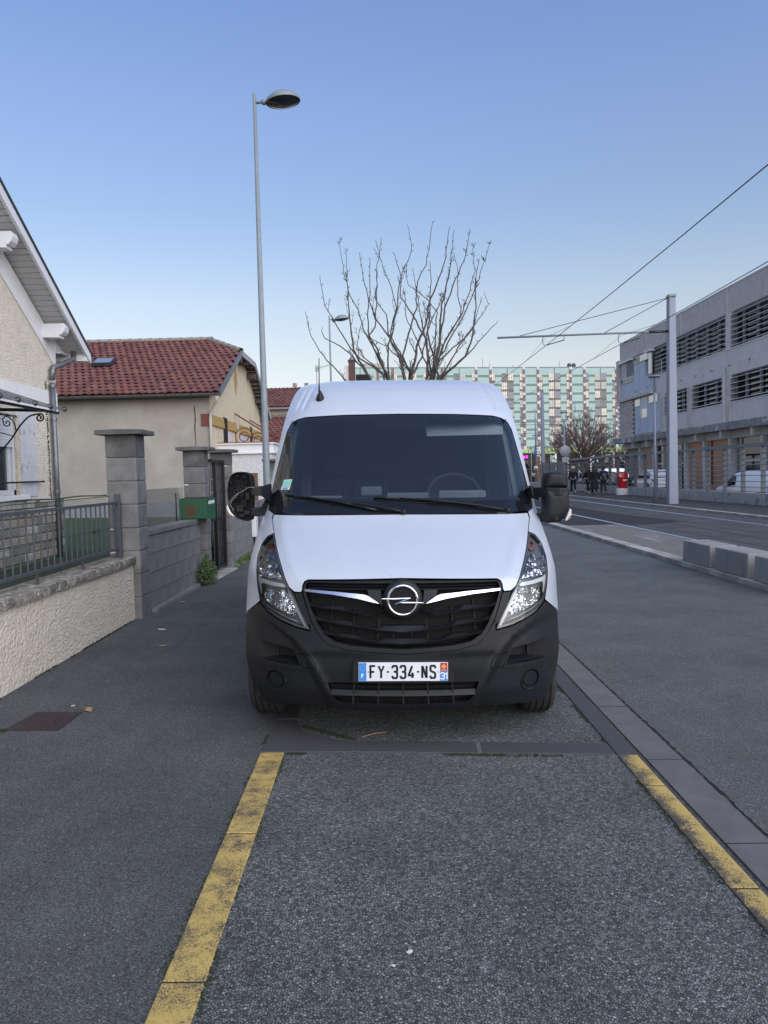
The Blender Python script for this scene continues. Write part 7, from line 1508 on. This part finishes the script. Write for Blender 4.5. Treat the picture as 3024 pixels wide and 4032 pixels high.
# ================================================================ CARS
def car(name,lab,cat,loc,rz,paint,Lc=4.2,W=1.78,H=1.55,van_=False,grp='cars parked behind the fence',rear_plate=True):
    """heading +y; lofted body from stations, separate glass, wheels, lights"""
    t=thing(name,lab,cat,loc,rz,grp); hw_=W/2
    bel=.95 if not van_ else 1.0
    if van_: prof=[(-2.1,.35,1.70,.93),(-2.05,.25,1.78,.97),(-1.0,.22,1.80,1),(.3,.22,1.78,1),(.75,.22,1.66,.99),(1.35,.22,1.06,.97),(1.9,.25,.92,.92),(2.1,.35,.72,.80)]
    else: prof=[(-2.1,.38,.92,.86),(-2.06,.28,1.02,.93),(-1.85,.24,1.30,.97),(-1.45,.22,H-.06,.99),(-.6,.22,H,1),(.1,.22,H-.04,1),(.55,.22,1.28,.99),(1.0,.22,1.0,.97),(1.6,.25,.92,.93),(2.0,.33,.72,.84)]
    k=Lc/4.2; mb=MB(); V=[]
    for y,zb,zt_,ws in prof:
        w_=hw_*ws; top=max(0,zt_-bel); wt_=w_-top*.28
        ring_=[(-w_*.92,zb),(-w_,zb+.12),(-w_,.62),(-w_*.985,min(zt_,bel)),(-wt_*.96 if top>0 else -w_*.93,zt_-.03),(-wt_*.80,zt_),(0,zt_+.02)]
        ring_=ring_+[(-x,z) for x,z in ring_[::-1][1:]]; V+=[(x,y*k,z) for x,z in ring_]
    n=13; F=[]
    for i in range(len(prof)-1):
        for j in range(n-1): a=i*n+j; F.append((a,a+1,a+n+1,a+n))
        F.append((i*n+n-1,i*n,i*n+n,i*n+2*n-1))
    F+=[tuple(range(n))[::-1],tuple((len(prof)-1)*n+j for j in range(n))]; mb.add(V,F,True); b_=mb.build('body',paint,t,world=False); b_.modifiers.new('sub','SUBSURF').levels=1; b_.modifiers['sub'].render_levels=2
    gl=M['carglass']
    for s in (1,-1):
        P=[(-1.55,1.0),(-1.45,1.36),(-.55,H-.13),(.12,H-.16),(.62,1.02)] if not van_ else [(.35,1.06),(.42,1.55),(.72,1.52),(1.18,1.08)]
        P=[(y*k,z) for y,z in P]; f=lambda y,z,o:(s*(hw_*.995-max(0,z-bel)*.30+o),y,z); patch(mbw:=MB(),P,f,.15,off=.012); mbw.build('side_window',gl,t,world=False)
        mb=MB(); mb.box(s*hw_*.99-.01,s*hw_*.99+.02,-.25*k,-.08*k,.86,.89); mb.build('door_handle',M['dplast'],t,world=False)
        MB().box(s*(hw_+.02),s*(hw_+.2),.62*k,.76*k,1.0,1.14).build('door_mirror',M['dplast'],t,world=False,bev=.02)
        for y in (-1.28*k,1.28*k):
            o=bpy.data.objects.new('wheel',None); put(o,t,False)
            MB().lathe([(.22,s*.10),(.30,s*.10),(.325,s*.06),(.325,-s*.1)],20,(s*(hw_-.08),y,.325),'x').build('tyre',M['tyre'],o,world=False); MB().lathe([(0,s*.07),(.10,s*.075),(.2,s*.06),(.22,s*.10)],16,(s*(hw_-.08),y,.325),'x').build('rim',M['silver'],o,world=False)
            MB().lathe([(0,0),(.37,0)],20,(s*(hw_+.004),y,.36),'x').build('wheel_arch',M['black'],t,world=False).scale=(1,1,1)
        MB().prism([(s*hw_*.92,.80),(s*hw_*.55,.84),(s*hw_*.60,.95),(s*hw_*.93,.97)] if not van_ else [(s*hw_*.93,.75),(s*hw_*.82,.75),(s*hw_*.82,1.12),(s*hw_*.93,1.12)],-2.11*k,-2.0*k,'y').build('tail_light',redl,t,world=False)
        if van_: MB().box(s*hw_*.93,s*hw_*1.0,-2.06*k,-1.93*k,.78,1.12).build('tail_light',redl,t,world=False)
        MB().prism([(s*hw_*.85,.66),(s*hw_*.5,.68),(s*hw_*.55,.78),(s*hw_*.84,.80)],1.90*k,1.97*k,'y').build('headlight',M['drl'],t,world=False)
    if not van_:
        mb=MB(); mb.hexa([(-hw_*.74,-2.06*k,1.05),(hw_*.74,-2.06*k,1.05),(hw_*.74,-2.0*k,1.05),(-hw_*.74,-2.0*k,1.05)],[(-hw_*.62,-1.66*k,H-.17),(hw_*.62,-1.66*k,H-.17),(hw_*.62,-1.6*k,H-.17),(-hw_*.62,-1.6*k,H-.17)]); mb.build('rear_window',gl,t,world=False)
    mb=MB(); mb.hexa([(-hw_*.78,1.02*k,1.02),(hw_*.78,1.02*k,1.02),(hw_*.78,.96*k,1.0),(-hw_*.78,.96*k,1.0)],[(-hw_*.64,.16*k,H-.10),(hw_*.64,.16*k,H-.10),(hw_*.64,.1*k,H-.14),(-hw_*.64,.1*k,H-.14)]); mb.build('windscreen',gl,t,world=False)
    MB().box(-.26,.26,-2.135*k,-2.10*k,.62,.73).build('number_plate',M['wht'],t,world=False); MB().box(-hw_*.9,hw_*.9,-2.10*k,-2.0*k,.30,.44).build('rear_bumper',M['plast'],t,world=False,bev=.02)
    MB().lathe([(0,0),(.05,0)],12,(0,-2.115*k,.88),'y').build('badge',M['hlgrey'],t,world=False); return t
redl=mat('tail_lamp_red',(.38,.01,.015),.25,coat=1); M['carglass']=glassmat('car_glass',(.1,.1,.1),.2,.03,1.6,(.015,.018,.02))
wp=mat('white_car_paint',(.74,.75,.78),.3,coat=.6); dk=mat('dark_blue_car_paint',(.02,.025,.04),.3,coat=.6); sv=mat('silver_car_paint',(.35,.37,.42),.3,coat=.6)
car('parked_car','white hatchback seen from behind between the two tram-side poles','car',(18.1,50.4,-.02),R(1),wp,4.2,1.8,1.60)
car('parked_van','small white van behind the fence at the right edge','van',(19.3,39.2,-.40),R(14),wp,4.3,1.8,1.8,True)
car('parked_car','dark blue hatchback standing side-on behind the walking group','car',(19.4,64,-.02),R(-98),dk,4.1,1.8,1.5)
car('parked_car','pale silver car mostly hidden behind the walkers and the dark car','car',(18.4,66.5,-.02),R(-80),sv,4.1,1.8,1.5)
car('parked_van','distant white van in the car park left of the concrete building','van',(27.5,88,-.02),R(-85),wp,4.4,1.8,1.8,True)
# ================================================================ PEOPLE
def skin(name,V,E,Rr,m_,par,sub=1):
    me=bpy.data.meshes.new(name); me.from_pydata(V,E,[]); me.materials.append(m_); o=bpy.data.objects.new(name,me); put(o,par,False); md=o.modifiers.new('skin','SKIN'); md.use_smooth_shade=True
    for i,r_ in enumerate(Rr): me.skin_vertices[0].data[i].radius=(r_,r_) if not isinstance(r_,tuple) else r_
    me.skin_vertices[0].data[0].use_root=True; s=o.modifiers.new('sub','SUBSURF'); s.levels=sub; s.render_levels=sub; return o
skinm=mat('skin',(.35,.22,.16),.6); blackc=mat('black_cloth',(.006,.006,.009),.95,c2=(.010,.010,.013),scale=9); navy=mat('navy_cloth',(.008,.010,.018),.9); jean=mat('dark_denim',(.012,.014,.022),.9,c2=(.018,.021,.03),scale=12); hairm=mat('dark_hair',(.015,.011,.01),.6); shoew=mat('pale_shoe',(.5,.5,.5),.6); shoed=mat('dark_shoe',(.03,.03,.035),.7); greyk=mat('grey_knit',(.42,.43,.46),.9,c2=(.35,.36,.38),scale=30)
def person(lab,x,y,z,rz,h=1.68,stride=.22,lift=0,arms=((.0,.0),(.0,.0)),jac=blackc,tro=blackc,shoe=shoew,hair='short',hat=None,coat=False,bag=None,grp='people walking away along the tram pavement',turn=0):
    """local +y is the walking direction"""
    t=thing('person',lab,'person',(x,y,z),rz,grp); k=h/1.70
    S_=lambda p:(p[0]*k,p[1]*k,p[2]*k)
    hipz=.90; L=[]
    lf=(-.10,stride,.08); rf=(.10,-stride,.10+lift)
    lk=(-.095,stride*.55+.06,.49); rk_=(.10,-stride*.30+.05,.50)
    lh=(-.26-arms[0][0],.02+arms[0][1]*.9,.86+abs(arms[0][1])*.4); rh=(.26+arms[1][0],.02+arms[1][1]*.9,.86+abs(arms[1][1])*.4)
    le=(-.25,-.03+arms[0][1]*.3,1.10); re=(.25,-.03+arms[1][1]*.3,1.10)
    V=[(0,0,.95),(0,0,1.18),(0,-.01,1.38),(0,.01,1.48),(0,.03,1.60),(0,.02,1.67),(-.17,-.01,1.39),le,lh,(.17,-.01,1.39),re,rh,(-.09,0,.88),lk,lf,(-.10,lf[1]+.13,.05),(.09,0,.88),rk_,rf,(.10,rf[1]+.12,rf[2]-.05)]
    E=[(0,1),(1,2),(2,3),(3,4),(4,5),(2,6),(6,7),(7,8),(2,9),(9,10),(10,11),(0,12),(12,13),(13,14),(14,15),(0,16),(16,17),(17,18),(18,19)]
    Rr=[.12,.11,.12,.05,.088,.07,.055,.04,.03,.055,.04,.03,.08,.055,.04,.03,.08,.055,.04,.03]
    skin('body',[S_(v) for v in V],E,[r_*k for r_ in Rr],skinm,t)
    J=[(0,0,.92),(0,0,1.18),(0,-.01,1.40),(0,0,1.47),(-.18,-.01,1.38),le,(lh[0],lh[1],lh[2]+.04),(.18,-.01,1.38),re,(rh[0],rh[1],rh[2]+.04)]
    JE=[(0,1),(1,2),(2,3),(2,4),(4,5),(5,6),(2,7),(7,8),(8,9)]; skin('jacket',[S_(v) for v in J],JE,[q*k for q in (.165,.165,.17,.08,.085,.075,.055,.085,.075,.055)],jac,t)
    T=[(0,0,.93),(-.09,0,.86),lk,(lf[0],lf[1],lf[2]+.04),(.09,0,.86),rk_,(rf[0],rf[1],rf[2]+.04)]; skin('trousers',[S_(v) for v in T],[(0,1),(1,2),(2,3),(0,4),(4,5),(5,6)],[q*k for q in (.13,.105,.08,.065,.105,.08,.065)],tro,t)
    for f in (lf,rf): skin('shoe',[S_(v) for v in ((f[0],f[1]-.04,max(.045,f[2]-.05)),(f[0],f[1]+.06,max(.04,f[2]-.06)),(f[0],f[1]+.15,max(.035,f[2]-.075)))],[(0,1),(1,2)],[.05*k,.045*k,.035*k],shoe,t)
    hz=1.62
    # face: nose and ears so the head reads from the side
    mb=MB(); 
    def ell(nm,c,r_,m__,lo=0):
        mb=MB(); prof=[(math.sin(R(a))*r_[0],math.cos(R(a))*r_[2]) for a in range(0,181-lo,15)]; mb.lathe([(max(.0005,p),q) for p,q in prof],14,(0,0,0),sy=r_[1]/r_[0]); o=mb.build(nm,m__,t,world=False); o.location=S_(c); o.scale=(k,k,k)
    ell('hair',(0,-.022,1.625),(.108,.112,.125),hairm)
    ell('ear',(-.098,.03,1.60),(.02,.03,.035),skinm); ell('nose',(0,.125,1.60),(.016,.02,.03),skinm)
    if hair=='long': ell('long_hair',(0,-.075,1.47),(.125,.075,.21),hairm)
    if hat is not None: ell('knit_hat',(0,-.02,1.665),(.125,.13,.12),hat)
    if coat:
        mb=MB(); mb.lathe([(.17*k,1.05*k),(.20*k,.8*k),(.27*k,.45*k),(.30*k,.38*k)],18,(0,0,0),sy=.75); o=mb.build('coat_skirt',jac,t,world=False); sd_=o.modifiers.new('solid','SOLIDIFY'); sd_.thickness=.02
    if bag: skin('backpack',[S_(v) for v in ((0,-.20,.98),(0,-.24,1.15),(0,-.20,1.34))],[(0,1),(1,2)],[(.15*k,.09*k),(.17*k,.11*k),(.14*k,.08*k)],bag,t)
    return t
g2='people walking away along the tram pavement'
person('person in black jacket and trousers with a white knit hat and pale shoes, leftmost walker',12.55,49.5,.1,R(-6),1.72,.24,.10,((.03,.0),(.03,.0)),hat=greyk)
person('person in black with long dark hair taking a wide step, second walker from the left',13.75,50.4,.1,R(14),1.68,-.36,.06,((.0,.25),(.02,.05)),hair='long')
person('person in a long flared black coat with long hair, third walker from the left',12.85,45.7,.1,R(-8),1.68,.14,.04,((.10,-.05),(.0,.1)),hair='long',coat=True,shoe=shoed)
person('person in dark clothes carrying a blue-grey backpack, rightmost walker',13.55,46.2,.1,R(-4),1.70,.12,.05,jac=navy,tro=jean,shoe=shoed,bag=mat('blue_grey_bag',(.05,.075,.13),.8),hair='short')
person('person in a pale grey jacket over dark trousers near the tram stop',20.1,100,-.05,R(25),1.75,.16,.03,jac=greyk,tro=blackc,shoe=shoed,hair='long',grp='people at the tram stop')
person('person in a brown jacket and light grey trousers near the tram stop',21.3,99,-.05,R(100),1.72,.2,.03,jac=mat('brown_jacket',(.08,.035,.03),.9),tro=greyk,shoe=shoed,grp='people at the tram stop')
